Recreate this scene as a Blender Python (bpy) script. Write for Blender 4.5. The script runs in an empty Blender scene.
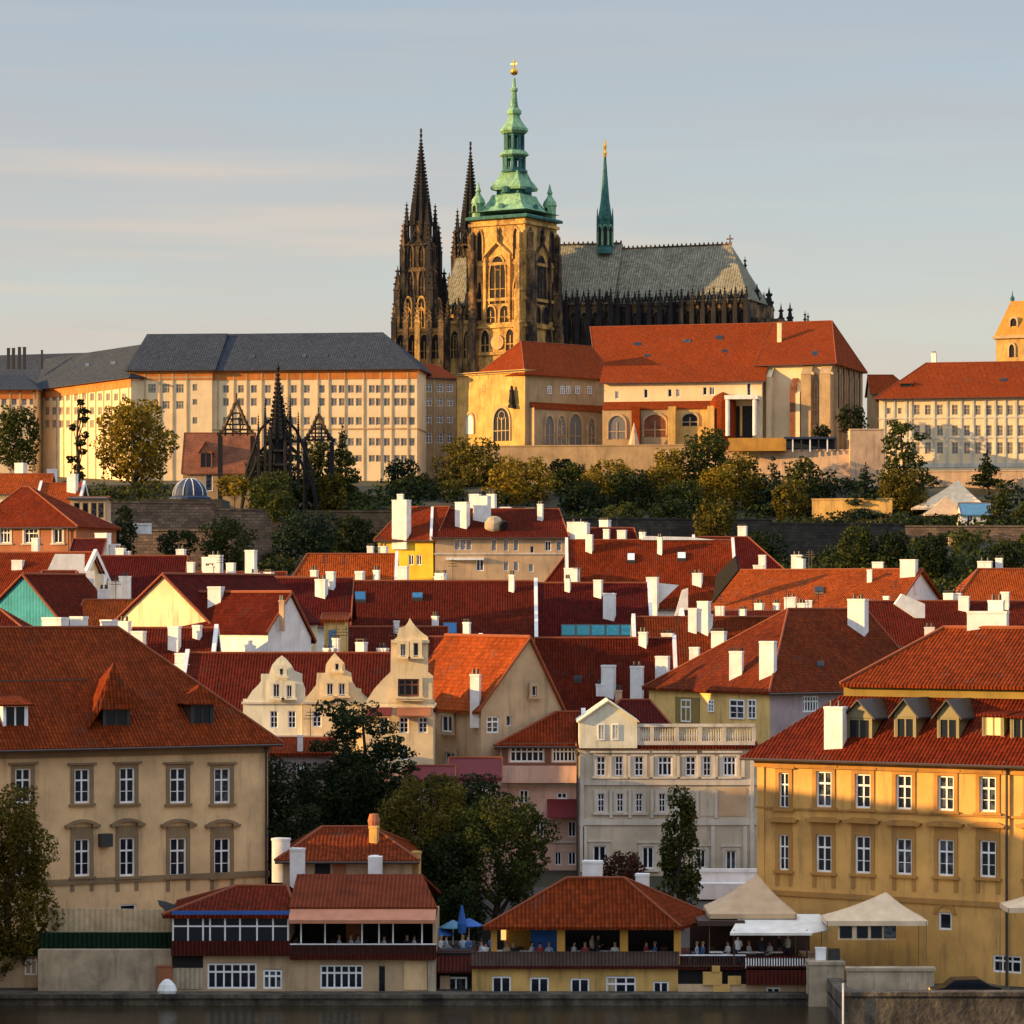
import bpy, math, random
import numpy as np
from mathutils import Vector, Matrix
R=math.radians
sc=bpy.context.scene; col=sc.collection
# ---------------------------------------------------------------- camera, sky, sun, exposure
F=3100.0; HZ=600.0; CH=25.0          # focal length in pixels, horizon row, camera height above the river
cam=bpy.data.objects.new('camera',bpy.data.cameras.new('camera')); col.objects.link(cam)
cam.location=(0,0,CH); cam.rotation_euler=(R(90),0,0)
cam.data.sensor_width=36; cam.data.lens=36*F/1024; cam.data.shift_y=(HZ-512)/1024
cam.data.clip_start=1; cam.data.clip_end=20000
sc.camera=cam
SUN_EL=R(11); SUN_A=R(10.5)            # low sun on the left, a little towards the camera side
sd=Vector((-math.cos(SUN_A)*math.cos(SUN_EL),-math.sin(SUN_A)*math.cos(SUN_EL),math.sin(SUN_EL)))
w=bpy.data.worlds.new('World'); sc.world=w; w.use_nodes=True
nt=w.node_tree; nt.nodes.clear()
def wn(t,**k):
    n=nt.nodes.new(t)
    for a,b in k.items(): setattr(n,a,b)
    return n
sky=wn('ShaderNodeTexSky',sky_type='NISHITA',sun_disc=False,sun_elevation=SUN_EL,sun_rotation=R(270)-SUN_A,altitude=200,air_density=1.0,dust_density=0.6,ozone_density=1.5)
bg=wn('ShaderNodeBackground'); out=wn('ShaderNodeOutputWorld')
tc=wn('ShaderNodeTexCoord'); mp=wn('ShaderNodeMapping'); mp.inputs['Scale'].default_value=(1.6,1.6,13); mp.inputs['Rotation'].default_value=(0,R(3),0)
nz=wn('ShaderNodeTexNoise'); nz.inputs['Scale'].default_value=2.6; nz.inputs['Detail'].default_value=6; nz.inputs['Roughness'].default_value=.55
mr=wn('ShaderNodeMapRange'); mr.inputs['From Min'].default_value=.42; mr.inputs['From Max'].default_value=.72; mr.inputs['To Min'].default_value=.62; mr.inputs['To Max'].default_value=.96
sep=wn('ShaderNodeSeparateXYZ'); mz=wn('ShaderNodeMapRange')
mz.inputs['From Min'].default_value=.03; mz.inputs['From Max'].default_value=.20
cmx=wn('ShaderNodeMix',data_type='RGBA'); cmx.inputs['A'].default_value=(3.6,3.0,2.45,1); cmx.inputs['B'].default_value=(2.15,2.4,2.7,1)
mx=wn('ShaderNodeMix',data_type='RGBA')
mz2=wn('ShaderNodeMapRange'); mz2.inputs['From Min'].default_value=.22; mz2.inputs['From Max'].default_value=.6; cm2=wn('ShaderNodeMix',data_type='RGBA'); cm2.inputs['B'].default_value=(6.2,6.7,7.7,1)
mp2=wn('ShaderNodeMapping'); mp2.inputs['Scale'].default_value=(3.0,3.0,60); mp2.inputs['Rotation'].default_value=(0,R(1.2),0); mp2.inputs['Location'].default_value=(.3,.1,2.2)
nz2=wn('ShaderNodeTexNoise'); nz2.inputs['Scale'].default_value=1.0; nz2.inputs['Detail'].default_value=5; nz2.inputs['Roughness'].default_value=.5
mr2=wn('ShaderNodeMapRange'); mr2.inputs['From Min'].default_value=.50; mr2.inputs['From Max'].default_value=.68; mr2.inputs['To Max'].default_value=.55
mz3=wn('ShaderNodeMapRange'); mz3.inputs['From Min'].default_value=.21; mz3.inputs['From Max'].default_value=.12
mz4=wn('ShaderNodeMapRange'); mz4.inputs['From Min'].default_value=.14; mz4.inputs['From Max'].default_value=-.06; mz4.inputs['To Min'].default_value=.25
mm1=wn('ShaderNodeMath',operation='MULTIPLY'); mm2=wn('ShaderNodeMath',operation='MULTIPLY')
wm_=wn('ShaderNodeMix',data_type='RGBA'); wm_.inputs['B'].default_value=(4.1,3.2,2.5,1)
L=nt.links.new
L(tc.outputs['Generated'],mp.inputs['Vector']); L(mp.outputs[0],nz.inputs['Vector']); L(nz.outputs['Fac'],mr.inputs['Value'])
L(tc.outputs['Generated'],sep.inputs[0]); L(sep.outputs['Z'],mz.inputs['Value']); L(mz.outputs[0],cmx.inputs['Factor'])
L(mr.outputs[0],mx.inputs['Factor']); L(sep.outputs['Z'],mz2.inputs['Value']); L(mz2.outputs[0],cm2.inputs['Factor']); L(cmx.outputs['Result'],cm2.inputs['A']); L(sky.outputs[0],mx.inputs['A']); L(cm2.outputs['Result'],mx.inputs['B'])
L(mx.outputs['Result'],wm_.inputs['A'])
L(tc.outputs['Generated'],mp2.inputs['Vector']); L(mp2.outputs[0],nz2.inputs['Vector']); L(nz2.outputs['Fac'],mr2.inputs['Value']); L(sep.outputs['Z'],mz3.inputs['Value']); L(sep.outputs['X'],mz4.inputs['Value'])
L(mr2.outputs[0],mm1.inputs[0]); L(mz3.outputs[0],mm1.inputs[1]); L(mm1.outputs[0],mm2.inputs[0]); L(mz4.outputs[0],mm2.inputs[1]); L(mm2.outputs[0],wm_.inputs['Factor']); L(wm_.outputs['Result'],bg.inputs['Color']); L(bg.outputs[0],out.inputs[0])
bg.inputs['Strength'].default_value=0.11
sl=bpy.data.lights.new('sun','SUN'); sl.energy=4.8; sl.angle=R(.6); sl.color=(1.0,.59,.20)
so=bpy.data.objects.new('sun',sl); col.objects.link(so); so.rotation_euler=sd.to_track_quat('Z','Y').to_euler(); so.location=(-60,-40,80)
vs=sc.view_settings; vs.view_transform='Standard'; vs.look='None'; vs.gamma=1; vs.exposure=0.9; vs.use_curve_mapping=False
random.seed(5)
# ---------------------------------------------------------------- helpers
def at(px,py,Y): return Vector(((px-512)/F*Y,Y,CH+(HZ-py)/F*Y))
def zat(py,Y): return CH+(HZ-py)/F*Y
PROF=[(-600,-4),(191,-4),(191.5,.5),(195,.5),(214,1.1),(232,4),(262,6.5),(300,9.5),(350,14),(400,19.5),(450,26),(480,31),(500,34.5),(525,36.5),(545,38),(560,40.5),(590,46.5),(640,50),(700,54),(900,55),(9000,40)]
def gz(x,y):
    for (a,b),(c,d) in zip(PROF,PROF[1:]):
        if a<=y<=c: return b+(d-b)*(y-a)/(c-a)
    return PROF[-1][1]
class MB:
    def __init__(s): s.v=[]; s.f=[]; s.m=[]; s.s=[]
    def face(s,pts,mi=0,sm=False):
        i=len(s.v); s.v+= [tuple(p) for p in pts]; s.f.append(tuple(range(i,i+len(pts)))); s.m.append(mi); s.s.append(sm)
    def box(s,x0,x1,y0,y1,z0,z1,mi=0):
        if x0>x1: x0,x1=x1,x0
        if y0>y1: y0,y1=y1,y0
        if z0>z1: z0,z1=z1,z0
        P=[(x0,y0,z0),(x1,y0,z0),(x1,y1,z0),(x0,y1,z0),(x0,y0,z1),(x1,y0,z1),(x1,y1,z1),(x0,y1,z1)]
        for q in ((0,1,5,4),(1,2,6,5),(2,3,7,6),(3,0,4,7),(4,5,6,7),(3,2,1,0)): s.face([P[k] for k in q],mi)
    def prism(s,poly,y0,y1,mi=0):      # polygon in (x,z), extruded along y
        A=[(x,y0,z) for x,z in poly]; B=[(x,y1,z) for x,z in poly]
        s.face(A,mi); s.face(B[::-1],mi)
        n=len(poly)
        for i in range(n): j=(i+1)%n; s.face([A[j],A[i],B[i],B[j]],mi)
    def slab(s,pts,th,mi=0):           # polygon thickened downwards
        A=[tuple(p) for p in pts]; B=[(p[0],p[1],p[2]-th) for p in pts]
        s.face(A,mi); s.face(B[::-1],mi)
        n=len(A)
        for i in range(n): j=(i+1)%n; s.face([A[j],A[i],B[i],B[j]],mi)
    def lathe(s,prof,n=12,c=(0,0),ph=0.,mi=0,sm=False,sx=1,sy=1):   # prof: (r,z) from bottom up
        rings=[[(c[0]+sx*r*math.cos(ph+2*math.pi*k/n),c[1]+sy*r*math.sin(ph+2*math.pi*k/n),z) for k in range(n)] for r,z in prof]
        for a,b in zip(rings,rings[1:]):
            for k in range(n):
                j=(k+1)%n; s.face([a[k],a[j],b[j],b[k]],mi,sm)
        s.face(rings[0][::-1],mi); s.face(rings[-1],mi)
    def tube(s,p,q,r0,r1=None,n=7,mi=0):
        p=Vector(p); q=Vector(q); r1=r0 if r1 is None else r1
        d=(q-p); 
        if d.length<1e-6: return
        d.normalize(); a=d.orthogonal().normalized(); b=d.cross(a)
        A=[p+r0*(math.cos(t)*a+math.sin(t)*b) for t in [2*math.pi*k/n for k in range(n)]]
        B=[q+r1*(math.cos(t)*a+math.sin(t)*b) for t in [2*math.pi*k/n for k in range(n)]]
        for k in range(n): j=(k+1)%n; s.face([A[k],A[j],B[j],B[k]],mi,True)
        s.face(A[::-1],mi); s.face(B,mi)
    def mesh(s,name,mats):
        me=bpy.data.meshes.new(name); me.from_pydata(s.v,[],s.f)
        for m in (mats if isinstance(mats,(list,tuple)) else [mats]): me.materials.append(m)
        me.polygons.foreach_set('material_index',s.m); me.polygons.foreach_set('use_smooth',s.s)
        uv=me.uv_layers.new(name='uv').data
        for p in me.polygons:
            n=p.normal
            if abs(n.z)>.98: u=Vector((1,0,0)); v=Vector((0,1,0))
            else:
                u=Vector((-n.y,n.x,0)).normalized(); v=n.cross(u)
            for li in p.loop_indices:
                c=me.vertices[me.loops[li].vertex_index].co
                uv[li].uv=(c.dot(u),c.dot(v))
        me.update(); return me
    def build(s,name,mats,parent=None,loc=(0,0,0),rz=0.):
        o=bpy.data.objects.new(name,s.mesh(name,mats)); col.objects.link(o)
        o.parent=parent; o.location=loc; o.rotation_euler=(0,0,rz); return o
def link(name,me,parent=None,loc=(0,0,0),rz=0.,sc_=(1,1,1)):
    o=bpy.data.objects.new(name,me); col.objects.link(o); o.parent=parent; o.location=loc; o.rotation_euler=(0,0,rz); o.scale=sc_; return o
def tag(o,label=None,cat=None,group=None,kind=None):
    if label: o['label']=label
    if cat: o['category']=cat
    if group: o['group']=group
    if kind: o['kind']=kind
    return o
def empty(name,loc,rz,label,cat,group=None):
    o=bpy.data.objects.new(name,None); col.objects.link(o); o.location=loc; o.rotation_euler=(0,0,rz); o.empty_display_size=.5
    return tag(o,label,cat,group)
class Fr:      # local frame of a facade: x along it, y into the building, z up (from base)
    def __init__(s,px,Y,base=None):
        a=Vector(((px[0]-512)/F*Y[0],Y[0])); b=Vector(((px[1]-512)/F*Y[1],Y[1]))
        s.P=a; s.W=(b-a).length; s.ang=math.atan2(b.y-a.y,b.x-a.x)
        s.u=(b-a).normalized(); s.v=Vector((-s.u.y,s.u.x)); s.px=px; s.Y=Y
        s.z0=(min(gz(0,a.y),gz(0,b.y)) if base is None else base)
    def hit(s,px,py,d=0.):
        k=(px-512)/F; t=(d+s.P.dot(s.v))/(k*s.v.x+s.v.y)
        return ((Vector((k*t,t))-s.P).dot(s.u), CH+(HZ-py)/F*t-s.z0)
    def hx(s,px,d=0.): return s.hit(px,600,d)[0]
    def hz(s,py,px=None,d=0.): return s.hit(s.px[0] if px is None else px,py,d)[1]
    def side(s,px,py,x):
        k=(px-512)/F; t=(x+s.P.dot(s.u))/(k*s.u.x+s.u.y)
        return ((Vector((k*t,t))-s.P).dot(s.v), CH+(HZ-py)/F*t-s.z0)
    def plane(s,px,py,p0,n):           # ray with a plane in local coordinates
        k=(px-512)/F
        O=Vector((-s.P.dot(s.u),-s.P.dot(s.v),CH-s.z0)); dv=Vector((k,1)); D=Vector((dv.dot(s.u),dv.dot(s.v),(HZ-py)/F))
        t=(Vector(p0)-O).dot(n)/D.dot(n); return O+D*t
    def scale(s,d=0.): return (s.P.y+d)/F   # metres per pixel
    @property
    def loc(s): return (s.P.x,s.P.y,s.z0)
def prect(mb,fr,x0,x1,y0,y1,d0,d1,mi=0):   # box whose front face fills a picture rectangle on the plane at depth d0
    a=fr.hit(x0,y1,d0); b=fr.hit(x1,y1,d0); c=fr.hit((x0+x1)/2,y0,d0); e=fr.hit((x0+x1)/2,y1,d0)
    mb.box(a[0],b[0],d0,d1,e[1],c[1],mi)
def plate(fr,name,pts,d,th,m,parent):
    mb=MB(); mb.prism([fr.hit(x,y,d) for x,y in pts],d,d+th); return mb.build(name,m,parent)
# ---------------------------------------------------------------- materials
MATS={}
def newmat(name):
    m=bpy.data.materials.new(name); m.use_nodes=True; n=m.node_tree; b=n.nodes['Principled BSDF']; return m,n,b
def N(n,t,ins=None,**k):
    x=n.nodes.new(t)
    for a,b in k.items(): setattr(x,a,b)
    for a,b in (ins or {}).items(): x.inputs[a].default_value=b
    return x
def c4(c,f=1.): return (min(c[0]*f,1),min(c[1]*f,1),min(c[2]*f,1),1)
def plaster(name,c,var=.26,rough=.88,sc1=.35,streak=.28,dirt=(.12,.10,.08),bump=.25):
    m,n,b=newmat(name); l=n.links.new
    g=N(n,'ShaderNodeNewGeometry')
    n1=N(n,'ShaderNodeTexNoise',{'Scale':sc1,'Detail':5,'Roughness':.6})
    mp=N(n,'ShaderNodeMapping'); mp.inputs['Scale'].default_value=(1.6,1.6,.22)
    n2=N(n,'ShaderNodeTexNoise',{'Scale':1.0,'Detail':4,'Roughness':.65})
    n3=N(n,'ShaderNodeTexNoise',{'Scale':5.,'Detail':5,'Roughness':.7})
    l(g.outputs['Position'],n1.inputs['Vector']); l(g.outputs['Position'],mp.inputs['Vector']); l(mp.outputs[0],n2.inputs['Vector']); l(g.outputs['Position'],n3.inputs['Vector'])
    r1=N(n,'ShaderNodeMapRange',{'From Min':.3,'From Max':.7,'To Min':1-var,'To Max':1+var*.6}); l(n1.outputs['Fac'],r1.inputs['Value'])
    mu=N(n,'ShaderNodeMix',data_type='RGBA',blend_type='MULTIPLY'); mu.inputs['Factor'].default_value=1; mu.inputs['A'].default_value=c4(c)
    l(r1.outputs[0],mu.inputs['B'])
    r2=N(n,'ShaderNodeMapRange',{'From Min':.52,'From Max':.78,'To Min':0,'To Max':streak*2}); l(n2.outputs['Fac'],r2.inputs['Value'])
    mx=N(n,'ShaderNodeMix',data_type='RGBA'); mx.inputs['B'].default_value=(*dirt,1); l(r2.outputs[0],mx.inputs['Factor']); l(mu.outputs['Result'],mx.inputs['A'])
    l(mx.outputs['Result'],b.inputs['Base Color']); b.inputs['Roughness'].default_value=rough; b.inputs['Specular IOR Level'].default_value=.1
    bp=N(n,'ShaderNodeBump',{'Strength':bump,'Distance':.05}); l(n3.outputs['Fac'],bp.inputs['Height']); l(bp.outputs[0],b.inputs['Normal'])
    return m
def tiles(name,c,rib=.24,course=.36,amt=.5,patch=.5,bump=.8,lich=.0):
    m,n,b=newmat(name); l=n.links.new
    uv=N(n,'ShaderNodeUVMap'); g=N(n,'ShaderNodeNewGeometry')
    br=N(n,'ShaderNodeTexBrick',{'Color1':c4(c,.72),'Color2':c4(c,1.35),'Mortar':c4(c,.4),'Scale':1.,'Mortar Size':.022,'Mortar Smooth':.3,'Bias':-.1,'Brick Width':rib,'Row Height':course})
    br.offset=0.; l(uv.outputs[0],br.inputs['Vector'])
    n1=N(n,'ShaderNodeTexNoise',{'Scale':.22,'Detail':6,'Roughness':.68}); l(g.outputs['Position'],n1.inputs['Vector'])
    n2=N(n,'ShaderNodeTexNoise',{'Scale':2.2,'Detail':3,'Roughness':.7}); l(g.outputs['Position'],n2.inputs['Vector'])
    ad=N(n,'ShaderNodeMath',operation='ADD'); l(n1.outputs['Fac'],ad.inputs[0]); l(n2.outputs['Fac'],ad.inputs[1])
    r1=N(n,'ShaderNodeMapRange',{'From Min':.7,'From Max':1.3,'To Min':1-patch,'To Max':1+patch}); l(ad.outputs[0],r1.inputs['Value'])
    mu=N(n,'ShaderNodeMix',data_type='RGBA',blend_type='MULTIPLY'); mu.inputs['Factor'].default_value=1; l(br.outputs['Color'],mu.inputs['A']); l(r1.outputs[0],mu.inputs['B'])
    mx=N(n,'ShaderNodeMix',data_type='RGBA'); mx.inputs['A'].default_value=c4(c); mx.inputs['Factor'].default_value=amt+.3; l(mu.outputs['Result'],mx.inputs['B'])
    n4=N(n,'ShaderNodeTexNoise',{'Scale':.5,'Detail':8,'Roughness':.75}); l(g.outputs['Position'],n4.inputs['Vector'])
    r4=N(n,'ShaderNodeMapRange',{'From Min':.56,'From Max':.75,'To Min':0,'To Max':.75}); l(n4.outputs['Fac'],r4.inputs['Value'])
    dk=N(n,'ShaderNodeMix',data_type='RGBA'); dk.inputs['B'].default_value=(c[0]*.35+.01,c[0]*.22+.01,c[0]*.16+.01,1); l(r4.outputs[0],dk.inputs['Factor']); l(mx.outputs['Result'],dk.inputs['A'])
    l(dk.outputs['Result'],b.inputs['Base Color']); b.inputs['Roughness'].default_value=.9; b.inputs['Specular IOR Level'].default_value=.06
    sp=N(n,'ShaderNodeSeparateXYZ'); l(uv.outputs[0],sp.inputs[0])
    m1=N(n,'ShaderNodeMath',operation='MULTIPLY'); m1.inputs[1].default_value=2*math.pi/rib; l(sp.outputs['X'],m1.inputs[0])
    s1=N(n,'ShaderNodeMath',operation='SINE'); l(m1.outputs[0],s1.inputs[0])
    rg_=N(n,'ShaderNodeMapRange',{'From Min':-1,'From Max':.2,'To Min':.62,'To Max':1.08}); l(s1.outputs[0],rg_.inputs['Value']); gm_=N(n,'ShaderNodeMix',data_type='RGBA',blend_type='MULTIPLY'); gm_.inputs['Factor'].default_value=1; l(dk.outputs['Result'],gm_.inputs['A']); l(rg_.outputs[0],gm_.inputs['B']); l(gm_.outputs['Result'],b.inputs['Base Color'])  # groove shading between the tile ribs is painted into the colour
    fr=N(n,'ShaderNodeMath',operation='DIVIDE'); fr.inputs[1].default_value=course; l(sp.outputs['Y'],fr.inputs[0])
    f2=N(n,'ShaderNodeMath',operation='FRACT'); l(fr.outputs[0],f2.inputs[0])
    a2=N(n,'ShaderNodeMath',operation='SUBTRACT'); l(s1.outputs[0],a2.inputs[0]); l(f2.outputs[0],a2.inputs[1])
    bp=N(n,'ShaderNodeBump',{'Strength':bump,'Distance':.045}); l(a2.outputs[0],bp.inputs['Height']); l(bp.outputs[0],b.inputs['Normal'])
    return m
def simple(name,c,rough=.6,metal=0.,emit=None,es=1.,spec=.5):
    m,n,b=newmat(name); b.inputs['Roughness'].default_value=rough; b.inputs['Metallic'].default_value=metal; b.inputs['Specular IOR Level'].default_value=spec
    l=n.links.new; g=N(n,'ShaderNodeNewGeometry'); n1=N(n,'ShaderNodeTexNoise',{'Scale':1.3,'Detail':5}); l(g.outputs['Position'],n1.inputs['Vector'])
    r1=N(n,'ShaderNodeMapRange',{'From Min':.3,'From Max':.7,'To Min':.85,'To Max':1.1}); l(n1.outputs['Fac'],r1.inputs['Value'])
    mu=N(n,'ShaderNodeMix',data_type='RGBA',blend_type='MULTIPLY'); mu.inputs['Factor'].default_value=1; mu.inputs['A'].default_value=c4(c); l(r1.outputs[0],mu.inputs['B']); l(mu.outputs['Result'],b.inputs['Base Color'])
    if emit: b.inputs['Emission Color'].default_value=(*emit,1); b.inputs['Emission Strength'].default_value=es
    return m
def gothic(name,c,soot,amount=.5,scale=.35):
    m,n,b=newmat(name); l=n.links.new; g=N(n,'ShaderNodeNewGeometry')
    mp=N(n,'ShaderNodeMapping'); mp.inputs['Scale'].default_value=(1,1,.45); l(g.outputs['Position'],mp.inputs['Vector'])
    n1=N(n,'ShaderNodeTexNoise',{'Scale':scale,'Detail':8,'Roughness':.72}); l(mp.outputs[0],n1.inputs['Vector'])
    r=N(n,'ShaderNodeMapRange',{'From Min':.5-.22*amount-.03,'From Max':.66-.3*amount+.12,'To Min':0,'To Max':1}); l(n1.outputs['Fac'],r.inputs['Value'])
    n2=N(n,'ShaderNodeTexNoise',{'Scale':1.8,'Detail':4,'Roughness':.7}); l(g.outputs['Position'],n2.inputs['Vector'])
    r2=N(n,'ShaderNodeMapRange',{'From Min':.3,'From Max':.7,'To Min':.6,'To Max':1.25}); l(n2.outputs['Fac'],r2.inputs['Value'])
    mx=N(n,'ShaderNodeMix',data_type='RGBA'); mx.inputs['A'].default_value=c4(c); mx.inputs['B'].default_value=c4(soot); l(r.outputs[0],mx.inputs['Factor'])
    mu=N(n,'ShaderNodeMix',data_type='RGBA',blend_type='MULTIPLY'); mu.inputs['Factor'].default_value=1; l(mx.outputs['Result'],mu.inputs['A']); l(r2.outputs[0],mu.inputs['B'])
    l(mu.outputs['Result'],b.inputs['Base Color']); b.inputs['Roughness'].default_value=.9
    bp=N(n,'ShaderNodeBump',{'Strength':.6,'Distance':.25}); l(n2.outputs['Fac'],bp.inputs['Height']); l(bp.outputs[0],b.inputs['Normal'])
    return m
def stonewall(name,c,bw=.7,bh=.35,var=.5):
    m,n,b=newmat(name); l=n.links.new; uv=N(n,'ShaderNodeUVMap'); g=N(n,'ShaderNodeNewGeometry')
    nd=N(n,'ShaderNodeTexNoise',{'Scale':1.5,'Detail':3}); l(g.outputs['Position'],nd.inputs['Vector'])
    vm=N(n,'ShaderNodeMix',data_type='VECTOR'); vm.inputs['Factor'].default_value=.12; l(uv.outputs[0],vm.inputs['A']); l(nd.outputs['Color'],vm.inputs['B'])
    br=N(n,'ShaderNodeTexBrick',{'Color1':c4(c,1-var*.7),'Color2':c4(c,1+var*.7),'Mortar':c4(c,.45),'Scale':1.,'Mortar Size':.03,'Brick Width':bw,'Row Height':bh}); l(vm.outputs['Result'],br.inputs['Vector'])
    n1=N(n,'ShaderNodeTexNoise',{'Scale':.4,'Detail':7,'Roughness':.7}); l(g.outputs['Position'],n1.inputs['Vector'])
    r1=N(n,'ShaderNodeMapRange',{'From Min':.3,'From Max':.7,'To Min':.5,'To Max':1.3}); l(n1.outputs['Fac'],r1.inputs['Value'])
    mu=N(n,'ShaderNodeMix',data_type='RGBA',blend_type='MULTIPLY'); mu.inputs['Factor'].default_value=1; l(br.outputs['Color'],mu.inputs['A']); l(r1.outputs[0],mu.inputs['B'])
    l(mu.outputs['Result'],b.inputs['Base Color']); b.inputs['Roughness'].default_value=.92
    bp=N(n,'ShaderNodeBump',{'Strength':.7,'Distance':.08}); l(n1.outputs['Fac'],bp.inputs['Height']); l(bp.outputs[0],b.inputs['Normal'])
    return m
def leafmat(name,c1,c2,trans=.25):
    m,n,b=newmat(name); l=n.links.new; g=N(n,'ShaderNodeNewGeometry')
    oi=N(n,'ShaderNodeObjectInfo')
    n1=N(n,'ShaderNodeTexNoise',{'Scale':.55,'Detail':3}); l(g.outputs['Position'],n1.inputs['Vector'])
    a=N(n,'ShaderNodeMath',operation='ADD'); l(n1.outputs['Fac'],a.inputs[0]); 
    h=N(n,'ShaderNodeMath',operation='MULTIPLY'); h.inputs[1].default_value=.55; l(g.outputs['Random Per Island'],h.inputs[0]); l(h.outputs[0],a.inputs[1])
    r1=N(n,'ShaderNodeMapRange',{'From Min':.45,'From Max':1.1}); l(a.outputs[0],r1.inputs['Value'])
    mx=N(n,'ShaderNodeMix',data_type='RGBA'); mx.inputs['A'].default_value=c4(c1); mx.inputs['B'].default_value=c4(c2); l(r1.outputs[0],mx.inputs['Factor'])
    l(mx.outputs['Result'],b.inputs['Base Color']); b.inputs['Roughness'].default_value=.75; b.inputs['Specular IOR Level'].default_value=.15
    t=N(n,'ShaderNodeBsdfTranslucent'); l(mx.outputs['Result'],t.inputs[0]); ms=N(n,'ShaderNodeMixShader'); ms.inputs[0].default_value=trans
    l(b.outputs[0],ms.inputs[1]); l(t.outputs[0],ms.inputs[2]); l(ms.outputs[0],n.nodes['Material Output'].inputs[0]); return m
def glassmat(name,c=(.012,.016,.024),c2=(.10,.11,.13),th=.72,rough=.08):
    m,n,b=newmat(name); l=n.links.new; oi=N(n,'ShaderNodeObjectInfo')
    st=N(n,'ShaderNodeMath',operation='GREATER_THAN'); st.inputs[1].default_value=th; l(oi.outputs['Random'],st.inputs[0])
    g=N(n,'ShaderNodeNewGeometry'); n1=N(n,'ShaderNodeTexNoise',{'Scale':2.2,'Detail':2}); l(g.outputs['Position'],n1.inputs['Vector'])
    r=N(n,'ShaderNodeMapRange',{'From Min':.45,'From Max':.6,'To Min':0,'To Max':.8}); l(n1.outputs['Fac'],r.inputs['Value'])
    mm=N(n,'ShaderNodeMath',operation='MULTIPLY'); l(st.outputs[0],mm.inputs[0]); l(r.outputs[0],mm.inputs[1])
    mx=N(n,'ShaderNodeMix',data_type='RGBA'); mx.inputs['A'].default_value=c4(c); mx.inputs['B'].default_value=c4(c2); l(mm.outputs[0],mx.inputs['Factor']); l(mx.outputs['Result'],b.inputs['Base Color'])
    b.inputs['Roughness'].default_value=rough; b.inputs['Specular IOR Level'].default_value=.2; return m
def corrug(name,c,per=.3,lo=.62):
    m,n,b=newmat(name); l=n.links.new; uv=N(n,'ShaderNodeUVMap'); sp=N(n,'ShaderNodeSeparateXYZ'); l(uv.outputs[0],sp.inputs[0])
    m1=N(n,'ShaderNodeMath',operation='MULTIPLY'); m1.inputs[1].default_value=2*math.pi/per; l(sp.outputs['X'],m1.inputs[0])
    s1=N(n,'ShaderNodeMath',operation='SINE'); l(m1.outputs[0],s1.inputs[0])
    bp=N(n,'ShaderNodeBump',{'Strength':.9 if lo<.7 else .3,'Distance':.06 if lo<.7 else .02}); l(s1.outputs[0],bp.inputs['Height']); l(bp.outputs[0],b.inputs['Normal'])
    r=N(n,'ShaderNodeMapRange',{'From Min':-1,'From Max':1,'To Min':lo,'To Max':1.1}); l(s1.outputs[0],r.inputs['Value'])
    g=N(n,'ShaderNodeNewGeometry'); n1=N(n,'ShaderNodeTexNoise',{'Scale':.8,'Detail':6,'Roughness':.7}); l(g.outputs['Position'],n1.inputs['Vector'])
    r1=N(n,'ShaderNodeMapRange',{'From Min':.3,'From Max':.7,'To Min':.65,'To Max':1.2}); l(n1.outputs['Fac'],r1.inputs['Value'])
    q=N(n,'ShaderNodeMath',operation='MULTIPLY'); l(r.outputs[0],q.inputs[0]); l(r1.outputs[0],q.inputs[1])
    mu=N(n,'ShaderNodeMix',data_type='RGBA',blend_type='MULTIPLY'); mu.inputs['Factor'].default_value=1; mu.inputs['A'].default_value=c4(c); l(q.outputs[0],mu.inputs['B']); l(mu.outputs['Result'],b.inputs['Base Color'])
    b.inputs['Roughness'].default_value=.85; b.inputs['Specular IOR Level'].default_value=.08; return m
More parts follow.
